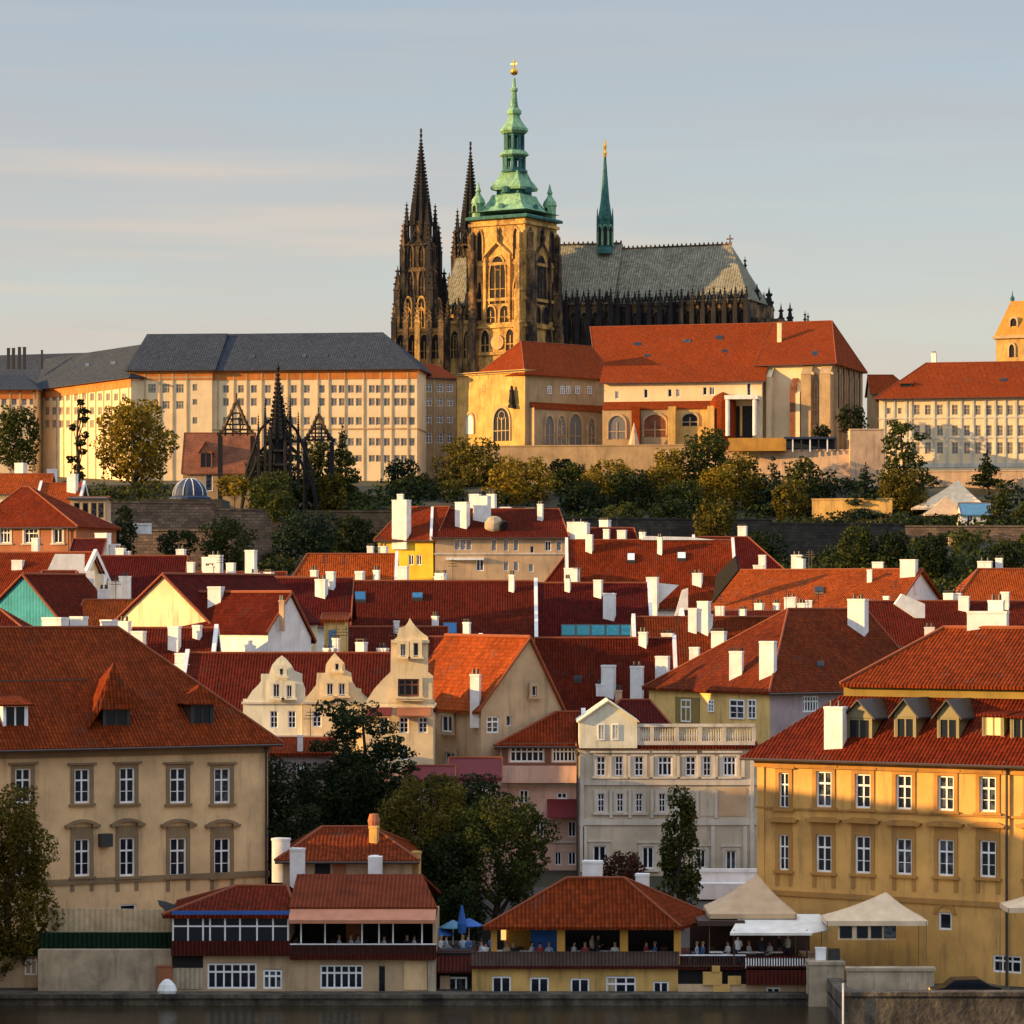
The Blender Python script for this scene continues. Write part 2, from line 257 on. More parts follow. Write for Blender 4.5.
M=dict(
 castle_fr=simple('castle_window_frame',(.55,.44,.30),.6), asphalt=simple('asphalt_paving',(.06,.055,.05),.9),
 beige=plaster('beige_plaster',(.76,.52,.28)), beige_trim=plaster('beige_stone_trim',(.27,.19,.11)),
 yellow=plaster('ochre_plaster',(.70,.39,.12)), yellow_trim=plaster('ochre_trim',(.44,.23,.07)), amber=plaster('amber_plaster',(.50,.26,.055)),
 lemon=plaster('lemon_plaster',(.80,.52,.05),streak=.1), cream=plaster('cream_plaster',(.80,.65,.40)), mint=plaster('pale_mint_plaster',(.78,.75,.58)),
 tan=plaster('tan_plaster',(.54,.38,.23)), pink=plaster('pink_plaster',(.66,.43,.33)), greycream=plaster('grey_cream_plaster',(.56,.48,.36)), straw=plaster('straw_plaster',(.74,.50,.18)), paletrim=plaster('pale_trim',(.60,.55,.46)),
 lilac=plaster('lilac_grey_plaster',(.42,.33,.34)), white=plaster('white_plaster',(.80,.79,.77),var=.16,streak=.22,dirt=(.35,.30,.25),sc1=.9), rust=plaster('rust_brown_plaster',(.36,.14,.07)), olive=plaster('olive_plaster',(.26,.19,.06)),
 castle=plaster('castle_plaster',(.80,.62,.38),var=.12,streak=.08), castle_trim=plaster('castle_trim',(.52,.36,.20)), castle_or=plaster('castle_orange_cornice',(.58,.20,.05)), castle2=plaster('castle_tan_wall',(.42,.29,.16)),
 gold=plaster('old_gold_plaster',(.60,.37,.12),var=.35,streak=.45), teal=corrug('teal_boards',(.06,.30,.36),.35,.8), conc=plaster('concrete',(.46,.37,.26),var=.35,streak=.4,sc1=.8), peach=plaster('peach_wall',(.62,.42,.27),streak=.3),
 t_orange=tiles('orange_tiles',(.33,.062,.010)), t_red=tiles('red_tiles',(.185,.026,.006)), t_dark=tiles('dark_red_tiles',(.10,.0125,.005)), t_maroon=tiles('maroon_tiles',(.085,.0085,.006)),
 t_brown=tiles('brown_tiles',(.15,.027,.007)), t_near=tiles('near_orange_tiles',(.20,.034,.007),rib=.26,course=.42,bump=1.), t_nearred=tiles('near_red_tiles',(.145,.019,.006),rib=.26,course=.42,bump=1.),
 t_castle=tiles('castle_tiles',(.27,.048,.010),patch=.2), slate=tiles('grey_slate',(.050,.060,.075),rib=.5,course=.4,patch=.2,bump=.3), slate2=tiles('green_grey_slate',(.23,.22,.165),rib=.6,course=.6,patch=.35,bump=.5),
 ridge=simple('ridge_tile',(.24,.06,.02),.9), dark=simple('dark_metal',(.03,.028,.026),.5), gutter=simple('gutter',(.05,.035,.03),.5),
 frame=simple('white_paint',(.88,.89,.90),.45), brownframe=simple('brown_paint',(.16,.06,.03),.5), oliveframe=simple('olive_paint',(.20,.17,.08),.5),
 glass=glassmat('window_glass'), cglass=glassmat('castle_glass',(.16,.16,.16),(.38,.30,.20),.4,.3), lit=simple('warm_glow',(.6,.35,.1),.5,emit=(1,.50,.14),es=.75), tealglass=glassmat('teal_glass',(.02,.20,.24),(.03,.28,.33),.5,.1), blueglass=glassmat('blue_glass',(.02,.13,.32),(.05,.2,.4),.5,.08),  # lit: warm emission for lamps and for one pane's sunset reflection
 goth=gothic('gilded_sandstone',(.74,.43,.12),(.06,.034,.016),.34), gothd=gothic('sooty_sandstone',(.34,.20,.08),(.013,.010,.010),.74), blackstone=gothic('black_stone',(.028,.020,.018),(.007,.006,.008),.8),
 copper=gothic('green_copper',(.25,.46,.27),(.05,.17,.11),.3,.6), copperd=gothic('dark_copper',(.05,.19,.17),(.015,.07,.07),.4,.5), goldm=simple('gilding',(.85,.50,.10),.3,1.),
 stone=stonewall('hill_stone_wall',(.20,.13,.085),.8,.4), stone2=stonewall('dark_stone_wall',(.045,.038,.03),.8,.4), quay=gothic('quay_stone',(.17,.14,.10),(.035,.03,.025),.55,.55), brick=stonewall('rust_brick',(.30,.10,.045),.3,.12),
 bark=simple('bark',(.05,.035,.022),.9), wood=corrug('cream_boards',(.66,.50,.31),.35,.88), greenwood=corrug('green_boards',(.012,.035,.02),.3), redwood=corrug('dark_red_boards',(.10,.022,.016),.25), greywood=corrug('weathered_boards',(.15,.10,.085),.22), slats=corrug('pale_slats',(.45,.37,.26),.3,.75), rustsheet=corrug('rusty_ribbed_roof',(.21,.042,.014),.26),
 canvas=simple('cream_canvas',(.76,.58,.38),.85), canvasw=simple('white_canvas',(.78,.74,.66),.85), canvast=simple('tan_canvas',(.56,.38,.22),.85), pinkcanvas=simple('pink_canvas',(.50,.20,.11),.85), crimson=simple('crimson_canvas',(.13,.007,.012),.8), blue=simple('blue_canvas',(.02,.11,.40),.8), navy=simple('navy_canvas',(.012,.03,.08),.7), skyblue=simple('sky_blue_roof',(.06,.20,.34),.6),
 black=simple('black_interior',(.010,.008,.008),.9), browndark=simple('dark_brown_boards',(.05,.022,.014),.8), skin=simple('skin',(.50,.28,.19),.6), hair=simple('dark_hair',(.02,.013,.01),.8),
 lf_dark=leafmat('dark_leaves',(.005,.011,.003),(.028,.042,.010)), lf_green=leafmat('green_leaves',(.010,.020,.004),(.075,.085,.014)), lf_olive=leafmat('olive_leaves',(.020,.024,.004),(.17,.13,.014)), lf_yellow=leafmat('yellow_olive_leaves',(.04,.036,.004),(.33,.22,.015)), lf_red=leafmat('red_brown_leaves',(.03,.012,.008),(.10,.04,.025)), lf_blue=leafmat('blue_green_needles',(.006,.016,.010),(.025,.045,.022)),
)
# ---------------------------------------------------------------- windows (meshes are shared)
WC={}
def winmesh(style,w,h,fm,d=.16):
    k=(style,round(w,2),round(h,2),fm,d)
    if k in WC: return WC[k]
    b=MB(); t=min(.115,w*.13); hw=w/2
    b.box(-hw,hw,d-.07,d+.05,0,t); b.box(-hw,hw,d-.07,d+.05,h-t,h); b.box(-hw,-hw+t,d-.07,d+.05,t,h-t); b.box(hw-t,hw,d-.07,d+.05,t,h-t)
    if style in('cross','two','door','tri','six'):
        nm={'tri':2,'six':5}.get(style,1)
        for i in range(nm):
            x=-hw+w*(i+1)/(nm+1); b.box(x-t*.45,x+t*.45,d-.05,d+.03,t,h-t)
    if style in('cross','tri','six'):
        z=h*.66; b.box(-hw+t,hw-t,d-.055,d+.03,z-t*.5,z+t*.5)
        if style=='cross': b.box(-hw+t,hw-t,d-.03,d+.03,h*.33-.02,h*.33+.02)
    p=MB(); p.face([(-hw+.01,d+.01,.01),(hw-.01,d+.01,.01),(hw-.01,d+.01,h-.01),(-hw+.01,d+.01,h-.01)])
    p.face([(-hw,d+.30,0),(-hw,d+.30,h),(hw,d+.30,h),(hw,d+.30,0)])
    WC[k]=(b.mesh('window',M[fm]),p); return WC[k]
PC={}
def surround(style,w,h,tm):
    k=(style,round(w,2),round(h,2),tm)
    if k in PC: return PC[k]
    b=MB(); hw=w/2; s=.26
    b.box(-hw-s,-hw,-.07,.04,-.05,h+s); b.box(hw,hw+s,-.07,.04,-.05,h+s); b.box(-hw,hw,-.07,.04,h,h+s)
    b.box(-hw-s-.12,hw+s+.12,-.2,.04,-.2,-.05)
    if style in('seg','flat','seg1'):
        b.box(-hw-s+.02,hw+s-.02,-.05,.04,h+s,h+s+.55)
        b.box(-hw-s,-hw,-.06,.04,-1.0,-.2); b.box(hw,hw+s,-.06,.04,-1.0,-.2)
        z=h+s+.55; W=hw+s+.35
        if style=='seg':
            n=9; up=[(-W+2*W*i/n, z+.12+.38*math.sin(math.pi*i/n)**.8) for i in range(n+1)]; lo=[(x,zz-.2) for x,zz in up]
            b.prism(up[::-1]+lo,-.32,.02); b.box(-W-.06,-W+.5,-.35,.01,z-.02,z+.14); b.box(W-.5,W+.06,-.35,.01,z-.02,z+.14)
        else:
            b.prism([(-W,z),(W,z),(W+.12,z+.2),(-W-.12,z+.2)],-.34,.02); b.prism([(-W+.1,z+.2),(W-.1,z+.2),(W*.6,z+.34),(-W*.6,z+.34)],-.26,.02)
    elif style=='top':
        b.box(-hw-s-.2,hw+s+.2,-.2,.04,h+s,h+s+.14)
    elif style=='lintel': b.box(-hw-s-.1,hw+s+.1,-.15,.04,h+s,h+s+.10)
    PC[k]=b.mesh('surround',M[tm]); return PC[k]
def window(parent,x,z,w,h,style='cross',fm='frame',sur=None,tm='beige_trim',gm='glass',y=0.,d=.16,rz=0.,nm='window'):
    w=max(round(w,1),.2); h=max(round(h,1),.2)
    fm_,pm=winmesh(style,w,h,fm,d)
    o=link(nm,fm_,parent,(x,y,z),rz)
    k=('p',round(w,2),round(h,2),gm,d)
    if k not in WC: WC[k]=pm.mesh('pane',M[gm])
    link('pane',WC[k],o)
    if sur: link('surround',surround(sur,w,h,tm),o)
    return o
# ---------------------------------------------------------------- houses
def wallgrid(mb,x0,x1,z0,z1,ops,dep=.45,mi=0):
    xs=sorted({x0,x1,*[o[0] for o in ops],*[o[1] for o in ops]}); zs=sorted({z0,z1,*[o[2] for o in ops],*[o[3] for o in ops]})
    xs=[x for x in xs if x0<=x<=x1]; zs=[z for z in zs if z0<=z<=z1]
    for a,b in zip(xs,xs[1:]):
        run=None
        for c,d in zip(zs,zs[1:]):
            inn=any(o[0]-1e-6<=a and b<=o[1]+1e-6 and o[2]-1e-6<=c and d<=o[3]+1e-6 for o in ops)
            if inn:
                if run: mb.face([(a,0,run[0]),(b,0,run[0]),(b,0,run[1]),(a,0,run[1])],mi); run=None
            else: run=(run[0],d) if run else (c,d)
        if run: mb.face([(a,0,run[0]),(b,0,run[0]),(b,0,run[1]),(a,0,run[1])],mi)
    for a,b,c,d in ops:
        mb.face([(a,0,c),(a,0,d),(a,dep,d),(a,dep,c)],mi); mb.face([(b,0,d),(b,0,c),(b,dep,c),(b,dep,d)],mi)
        mb.face([(a,0,c),(a,dep,c),(b,dep,c),(b,0,c)],mi); mb.face([(a,0,d),(b,0,d),(b,dep,d),(a,dep,d)],mi)
def chimmesh(w,dp,h,mi,style=0):
    b=MB(); b.box(-w/2,w/2,-dp/2,dp/2,-1.6,h)
    c=.035; b.box(-w/2-c,w/2+c,-dp/2-c,dp/2+c,h,h+.16)
    if style==1:
        for i in (-1,1): b.lathe([(.13,h+.16),(.11,h+.55)],8,(i*w*.22,0),mi=1)
    if style==2: b.box(-w/2,w/2,-dp/2,dp/2,h+.34,h+.42,1); [b.box(sx*(w/2-.1)-.05,sx*(w/2-.1)+.05,sy*(dp/2-.1)-.05,sy*(dp/2-.1)+.05,h+.16,h+.34,1) for sx in(-1,1) for sy in(-1,1)]
    return b
def roofside(rb,W,D,E,Rz,rx0,rx1,oh,th=.22,f=.5,ridge=True,ohs=None):
    ohs=oh if ohs is None else ohs
    ry=D*f; sl=(Rz-E)/ry; slb=(Rz-E)/(D-ry)
    gl=rx0 is None; gr=rx1 is None
    a0=-ohs; b0=W+ohs; x0=-ohs if gl else rx0; x1=W+ohs if gr else rx1
    zf=E-sl*oh; zb=E-slb*oh; zf=E-.35*oh if not(gl and gr) else zf; zb=zf if not(gl and gr) else zb
    A=(a0,-oh,zf); B=(b0,-oh,zf); C=(b0,D+oh,zb); Dd=(a0,D+oh,zb); P=(x0,ry,Rz); Q=(x1,ry,Rz)
    rb.slab([A,B,Q,P],th); rb.slab([C,Dd,P,Q],th)
    if not gl: rb.slab([Dd,A,P],th)
    if not gr: rb.slab([B,C,Q],th)
    if ridge:
        up=Vector((0,0,.02)); r=.10
        rb.tube(Vector(P)+up,Vector(Q)+up,r,n=6,mi=1)
        if not gl: rb.tube(Vector(A)+up,Vector(P)+up,r,n=6,mi=1); rb.tube(Vector(Dd)+up,Vector(P)+up,r,n=6,mi=1)
        else: rb.tube(Vector(A)+up,Vector(P)+up,r*.7,n=5,mi=1)
        if not gr: rb.tube(Vector(B)+up,Vector(Q)+up,r,n=6,mi=1); rb.tube(Vector(C)+up,Vector(Q)+up,r,n=6,mi=1)
        else: rb.tube(Vector(B)+up,Vector(Q)+up,r*.7,n=5,mi=1)
def house(name,label,px,Y,eave,ridge=None,D=11.,wall='cream',roof='t_red',cat='house',group=None,base=None,kind='side',apex=None,eave2=None,oh=.45,wins=(),chim=(),dorm=(),skyl=(),bands=(),bandm='paletrim',cornice=None,pil=(),pilm=None,pipes=(),f=.5,wm=None,cm='white',ridgecaps=True,ohs=None,swins=(),frontpoly=None,roofback=None,tm='beige_trim',gm='glass',fm='frame'):
    fr=Fr(px,Y,base); W=fr.W
    root=empty(name,fr.loc,fr.ang,label,cat,group)
    E=fr.hz(eave); sinkz=-3.
    ops=[]; todo=[]
    for wn_ in wins:
        pc,pt,pb,wp,st=wn_[:5]; sur=wn_[5] if len(wn_)>5 else None; g_=wn_[6] if len(wn_)>6 else gm; fm_=wn_[7] if len(wn_)>7 else fm
        xc,zt=fr.hit(pc,pt); zb=fr.hit(pc,pb)[1]; ww=wp*(fr.hit(pc+.5,pt)[0]-fr.hit(pc-.5,pt)[0]); 
        if xc-ww/2<.1 or xc+ww/2>W-.1: continue
        ww=max(round(ww,1),.2); hh=max(round(zt-zb,1),.2)
        gable=(zt>E-.1)
        todo.append((xc,zb,ww,hh,st,sur,g_,gable,fm_))
        if not gable: ops.append((xc-ww/2,xc+ww/2,zb,zb+hh))
    wb=MB(); Et=E-.08
    if kind=='side':
        ry=D*f; Rz=fr.hz(ridge[2],ridge[0] if ridge[0] is not None else px[0],ry)
        rx0=None if ridge[0] is None else fr.hx(ridge[0],ry); rx1=None if ridge[1] is None else fr.hx(ridge[1],ry)
        wallgrid(wb,0,W,sinkz,Et,ops)
        wb.face([(W,D,sinkz),(0,D,sinkz),(0,D,Et),(W,D,Et)])
        for x,g_,fl in ((0,rx0 is None,1),(W,rx1 is None,0)):
            p=[(x,D,sinkz),(x,0,sinkz),(x,0,Et)]+([(x,ry,Rz-.25)] if g_ else [])+[(x,D,Et)]
            wb.face(p if fl else p[::-1])
        wb.face([(0,0,Et-.01),(W,0,Et-.01),(W,D,Et-.01),(0,D,Et-.01)])
        rb=MB(); roofside(rb,W,D,E,Rz,rx0,rx1,oh,f=f,ridge=ridgecaps,ohs=ohs)
        def pln(which):
            if which=='L': 
                v1=Vector((rx0,ry,Rz-E)); p0=Vector((0,0,E)); n=Vector((0,1,0)).cross(v1); return p0,n
            if which=='R':
                v1=Vector((rx1-W,ry,Rz-E)); p0=Vector((W,0,E)); n=Vector((0,1,0)).cross(v1); return p0,n
            return Vector((0,0,E)),Vector((0,-(Rz-E),ry)).normalized()
    else:
        ax,Rz=fr.hit(*apex); E2=fr.hz(eave2 if eave2 is not None else eave,px[1]); Em=min(E,E2)
        if frontpoly:
            wb.prism([fr.hit(x,y) for x,y in frontpoly],0,.4)
        wallgrid(wb,0,W,sinkz,Em-.02,ops) if ops else wb.face([(0,0,sinkz),(W,0,sinkz),(W,0,Em-.02),(0,0,Em-.02)])
        if not frontpoly: wb.face([(0,0,Em-.02),(W,0,Em-.02),(W,0,E2-.02),(ax,0,Rz-.1),(0,0,E-.02)])
        wb.face([(W,D,sinkz),(0,D,sinkz),(0,D,E-.1),(ax,D,Rz-.2),(W,D,E2-.1)])
        wb.face([(0,D,sinkz),(0,0.01,sinkz),(0,0.01,E-.1),(0,D,E-.1)]); wb.face([(W,0.01,sinkz),(W,D,sinkz),(W,D,E2-.1),(W,0.01,E2-.1)])
        rb=MB(); o1=oh*.8; sl=(Rz-E)/max(ax,.1); sr=(Rz-E2)/max(W-ax,.1); y0=.42 if frontpoly else -oh*.5
        dz=-.4 if frontpoly else .06
        A=(-o1,y0,E-sl*o1+dz); B=(ax,y0,Rz+dz); C=(W+o1,y0,E2-sr*o1+dz); A2=(-o1,D,A[2]); B2=(ax,D,B[2]); C2=(W+o1,D,C[2])
        rb.slab([A2,A,B,B2],.2); rb.slab([C,C2,B2,B],.2)
        rb.tube((ax,y0,B[2]+.05),(ax,D,B[2]+.05),.13,n=6,mi=1)
        if not frontpoly:
            rb.tube(A,B,.11,n=5,mi=1); rb.tube(C,B,.11,n=5,mi=1)
        def pln(which):
            if which=='R': return Vector((W,0,E2)),Vector((Rz-E2,0,W-ax)).normalized()
            if which=='L': return Vector((0,0,E)),Vector((-(Rz-E),0,ax)).normalized()
            return Vector((0,D*.5,0)),Vector((0,1,0))
    wo=wb.build('wall',M[wall],root)
    ro=rb.build('roof',[M[roof],M['ridge']],root)
    for xc,zb,ww,hh,st,sur,g_,gable,fm_ in todo:
        window(root,xc,zb,ww,hh,st,fm_,sur if not(gable and not sur) else 'plain',tm,g_,y=(-.22 if gable else 0.))
    for pc,pt,pb,wp,st in swins:      # windows on the right-hand or left-hand side wall
        sd_=W if st.endswith('R') else 0.; yc,zt=fr.side(pc,pt,sd_); zb=fr.side(pc,pb,sd_)[1]; ww=abs(fr.side(pc+wp/2,pt,sd_)[0]-fr.side(pc-wp/2,pt,sd_)[0])
        if .3<yc<D-.3: window(root,sd_+(.2 if sd_ else -.2),zb,ww,zt-zb,st[:-1],fm,'plain',tm,gm,y=yc,rz=(math.pi/2 if sd_ else -math.pi/2))
    if cornice:
        b=MB(); x1=W+.02
        b.box(-.25,W+.25,-.28,.0,E-.55,E-.12); b.box(-.14,W+.14,-.16,.0,E-.95,E-.55)
        b.box(-.25,-.003,0,D,E-.55,E-.12); b.box(W+.003,W+.25,0,D,E-.55,E-.12)
        b.build('cornice',M[cornice],root)
    if cornice=='castle_or':
        b=MB(); b.box(-.1,W+.1,-.1,0,E-2.3,E-.96); b.box(-.1,-.004,0,D,E-2.3,E-.96); b.build('frieze',M[cornice],root)
    for bd in bands:
        py,hp=bd[:2]; z=fr.hz(py); h=hp*fr.scale(); b=MB(); b.box(-.08,W+.08,-.12,.0,z-h,z); b.box(-.12,-.004,0,D,z-h,z); b.box(W+.004,W+.12,0,D,z-h,z); b.build('string_course',M[bandm],root)
    if pilm:
        for p in pil:
            x=fr.hx(p[0]); wd=p[1]*fr.scale(); b=MB(); b.box(x-wd/2,x+wd/2,-.16,0,(fr.hz(p[3],p[0]) if len(p)>3 else 0),(fr.hz(p[2],p[0]) if len(p)>2 else E-.3)); b.build('pilaster',M[pilm],root)
    for p in pipes:
        x=fr.hx(p); b=MB(); b.tube((x,-.22,0),(x,-.22,E-.4),.09,n=8); b.tube((x,-.22,E-.4),(x,-oh*.8,E-.15),.08,n=8); b.lathe([(.1,E-.75),(.18,E-.55),(.18,E-.45)],8,(x,-.22)); b.build('downpipe',M['gutter'],root)
    if oh>.3 and kind=='side':
        b=MB(); zf=E-.35*oh-.2 if not(ridge[0] is None and ridge[1] is None) else E-(Rz-E)/ry*oh-.2
        b.tube((-oh,-oh-.05,zf+.05),(W+oh,-oh-.05,zf+.05),.09,n=6); b.build('gutter',M['gutter'],root)
    chim=list(chim); rq=random.Random(int(px[0]*7+eave*3)); ants=[]
    if name=='town_house' and kind=='side' and fr.P.y>225 and roof!='crimson' and roof!='pinkcanvas':
        l0=ridge[0] if ridge[0] is not None else px[0]; l1=ridge[1] if ridge[1] is not None else px[1]; l0=max(l0,2); l1=min(l1,1020)
        for i in range(int((l1-l0)/38)):
            xq=l0+8+(l1-l0-16)*rq.random(); wq=rq.choice((7,8,10,12)); 
            if rq.random()<.72: chim.append((xq,xq+wq,ridge[2]-rq.choice((5,8,11,15)),ridge[2]+1,'B',rq.choice((0,0,1,2)),rq.choice((-.4,-.3,-.5))))
            else: pk=ridge[2]+rq.uniform(5,14); chim.append((xq,xq+wq*.8,pk-rq.choice((12,16)),pk,'F',0,-.35))
            if rq.random()<.5: ants.append(xq+wq+6)
        ohx=oh if ohs is None else ohs
        for gi,(gx,isg) in enumerate(((-ohx,ridge[0] is None),(W+ohx,ridge[1] is None))):
            if isg and rq.random()<.6:
                sl_=(Rz-E)/ry; q=MB(); x_=gx-.22 if gi==0 else gx-.12
                for y0_,z0_,y1_,z1_ in((-oh,E-sl_*oh,ry,Rz),(D+oh,E-sl_*oh,ry,Rz)):
                    q.face([(x_,y0_,z0_+.32),(x_+.34,y0_,z0_+.32),(x_+.34,y1_,z1_+.32),(x_,y1_,z1_+.32)]); q.face([(x_,y0_,z0_-.3),(x_,y0_,z0_+.32),(x_,y1_,z1_+.32),(x_,y1_,z1_-.3)]); q.face([(x_+.34,y0_,z0_-.3),(x_+.34,y1_,z1_-.3),(x_+.34,y1_,z1_+.32),(x_+.34,y0_,z0_+.32)]); q.face([(x_,y0_,z0_-.3),(x_+.34,y0_,z0_-.3),(x_+.34,y0_,z0_+.32),(x_,y0_,z0_+.32)])
                q.build('coping',M['white'],ro)
        for xa in ants:
            xx_=fr.hx(xa,ry); q=MB(); q.tube((xx_,ry,Rz-.3),(xx_,ry,Rz+2.2),.035,n=4); [q.box(xx_-.5+.1*t,xx_+.5-.1*t,ry-.02,ry+.02,Rz+1.4+t*.25,Rz+1.45+t*.25) for t in range(3)]; q.build('antenna',M['dark'],ro)
    for c in chim:
        x0,x1,pt,pb=c[:4]; which=c[4] if len(c)>4 else 'F'; stl=c[5] if len(c)>5 else 0; stl=(1 if stl==0 and int(x0*3+pt)%3==0 and fr.P.y>225 and fr.P.y<500 else stl); rot=c[6] if len(c)>6 else -.4; mm=c[7] if len(c)>7 else cm
        if which=='B':
            dd=(D*f if kind=='side' else D*.5)+.9; xx,zz=fr.hit((x0+x1)/2,pb,dd); p=Vector((xx,dd,zz))
        elif isinstance(which,(int,float)):
            xx,zz=fr.hit((x0+x1)/2,pb,which); p=Vector((xx,which,zz))
        else:
            p0,n=pln(which); p=fr.plane((x0+x1)/2,pb,p0,n)
        yw=fr.P.y+p.y; s=(x1-x0)*yw/F/(math.cos(rot)+.7*abs(math.sin(rot))); h=(pb-pt)*yw/F-.16
        chimmesh(s,s*.7,max(h,.3),0,stl).build('chimney',[M[mm],M['dark']],ro,p,rot-fr.ang)
    for s_ in skyl:
        x0,x1,pt,pb=s_[:4]; g_=s_[4] if len(s_)>4 else 'glass'; n_=s_[5] if len(s_)>5 else 1
        p0,n=pln('F'); a=fr.plane(x0,pb,p0,n); b_=fr.plane(x1,pb,p0,n); c_=fr.plane(x1,pt,p0,n); d_=fr.plane(x0,pt,p0,n)
        n=n if n.z>0 else -n; mb=MB()
        mb.slab([a+n*.22,b_+n*.22,c_+n*.22,d_+n*.22],.3)
        so_=mb.build('skylight',M['dark'],ro)
        sp=so_
        for i in range(n_):
            q=MB(); t0=(i+.07)/n_; t1=(i+.93)/n_
            q.slab([a.lerp(b_,t0).lerp(d_.lerp(c_,t0),.1)+n*.25,a.lerp(b_,t1).lerp(d_.lerp(c_,t1),.1)+n*.25,a.lerp(b_,t1).lerp(d_.lerp(c_,t1),.9)+n*.25,a.lerp(b_,t0).lerp(d_.lerp(c_,t0),.9)+n*.25],.02)
            q.build('skylight_pane',M[g_],ro)
    for d in dorm: dormer(fr,root,pln,d,roof)
    return fr,root,ro,E,(Rz,D)
def dormer(fr,root,pln,d,roof):
    kind,x0,x1,pt,pb,ppk=d[:6]; mm=d[6] if len(d)>6 else 'dark'; gm=d[7] if len(d)>7 else 'glass'; fm=d[8] if len(d)>8 else 'dark'; tilt=d[9] if len(d)>9 else roof
    p0,n=pln('F'); c=fr.plane((x0+x1)/2,pb,p0,n); y=c.y-.05
    a=fr.hx(x0,y); b=fr.hx(x1,y); zb=c.z; zt=fr.hz(pt,(x0+x1)/2,y); zp=fr.hz(ppk,(x0+x1)/2,y); m=(a+b)/2
    def yb(z): # depth where the roof plane reaches height z
        return p0.y-(z-p0.z)*n.z/n.y if abs(n.y)>1e-6 else y+3
    w=MB(); t=.12
    w.box(a,a+t,y,y+.2,zb,zt); w.box(b-t,b,y,y+.2,zb,zt); w.box(a+t,b-t,y,y+.2,zt-t,zt); w.box(a+t,b-t,y-.08,y+.2,zb-.1,zb+.06)
    w.face([(a,y+.2,zb),(a,y+.2,zt),(a,yb(zt)+.2,zt)]); w.face([(b,y+.2,zb),(b,yb(zt)+.2,zt),(b,y+.2,zt)])
    if kind in('gable',): w.prism([(a,zt),(b,zt),(m,zp-.1)],y+.02,y+.14)
    o=w.build('dormer',M[mm],root)
    r=MB(); e=.28; Y2=yb(zp)+.3; ye=yb(zt)+.3
    if kind=='gable':
        r.slab([(a-e,y-e,zt-.12),(m,y-e,zp),(m,Y2,zp),(a-e,ye,zt-.12)],.12); r.slab([(m,y-e,zp),(b+e,y-e,zt-.12),(b+e,ye,zt-.12),(m,Y2,zp)],.12)
    elif kind=='hip':
        yr=Y2-.15; r.slab([(a-e,y-e,zt-.08),(b+e,y-e,zt-.08),(m,yr,zp)],.12); r.slab([(a-e,y-e,zt-.08),(m,yr,zp),(m,Y2,zp),(a-e,ye,zt-.08)],.12); r.slab([(m,yr,zp),(b+e,y-e,zt-.08),(b+e,ye,zt-.08),(m,Y2,zp)],.12)
    elif kind=='spike':
        yr=y+.5; e=.35; r.slab([(a-e,y-e,zt-.08),(b+e,y-e,zt-.08),(m,yr,zp)],.08); z2=zt+(zp-zt)*.5; Y3=yb(z2)+.2; r.slab([(a-e,y-e,zt-.08),(m,yr,zp),(m,Y3,z2),(a-e,ye,zt-.08)],.08); r.slab([(m,yr,zp),(b+e,y-e,zt-.08),(b+e,ye,zt-.08),(m,Y3,z2)],.08)
        if x0<150:
            S_=fr.plane(84,735,p0,n); r.slab([S_,(a-e*.5,y-e*.5,zt-.1),(m,yr,zp)],.06); r.slab([S_,(m,yr,zp),(m,Y3,z2)],.06)
    else:
        r.slab([(a-e,y-e,zt-.02),(b+e,y-e,zt-.02),(b+e,Y2,zp),(a-e,Y2,zp)],.12)
    r.build('dormer_roof',M[tilt],o)
    window(o,(a+b)/2,zb+.06,(b-a)-2*t,zt-zb-t-.06,'two',fm,None,gm=gm,y=y,d=.1)
# ---------------------------------------------------------------- the setting: ground, river, quay
def terrain():
    ys=sorted(set([a for a,b in PROF]+[196,215,247,280,325,375,425,465,490,512,533,552,575,600,615,660,1200,2500,5000])); xs=[-4000,-1200,-500,-300,-200]+list(range(-180,181,12))+[200,300,500,1200,4000]
    rnd=random.Random(3); v=[];f=[]
    for y in ys:
        for x in xs:
            z=gz(x,y)
            if y>520 and y<620 and abs(x)<300: z+=rnd.uniform(-.5,.5)
            v.append((x,y,z))
    n=len(xs)
    for j in range(len(ys)-1):
        for i in range(n-1): a=j*n+i; f.append((a,a+1,a+n+1,a+n))
    me=bpy.data.meshes.new('ground'); me.from_pydata(v,[],f)
    m,nn,b=newmat('hillside_earth_and_grass'); l=nn.links.new; g=N(nn,'ShaderNodeNewGeometry'); n1=N(nn,'ShaderNodeTexNoise',{'Scale':.12,'Detail':8,'Roughness':.7}); l(g.outputs['Position'],n1.inputs['Vector'])
    r=N(nn,'ShaderNodeValToRGB'); r.color_ramp.elements[0].position=.35; r.color_ramp.elements[0].color=(.022,.028,.012,1); r.color_ramp.elements[1].position=.68; r.color_ramp.elements[1].color=(.045,.035,.018,1)
    l(n1.outputs['Fac'],r.inputs[0]); l(r.outputs[0],b.inputs['Base Color']); b.inputs['Roughness'].default_value=.95
    me.materials.append(m); o=bpy.data.objects.new('ground',me); col.objects.link(o); tag(o,kind='structure')
terrain()
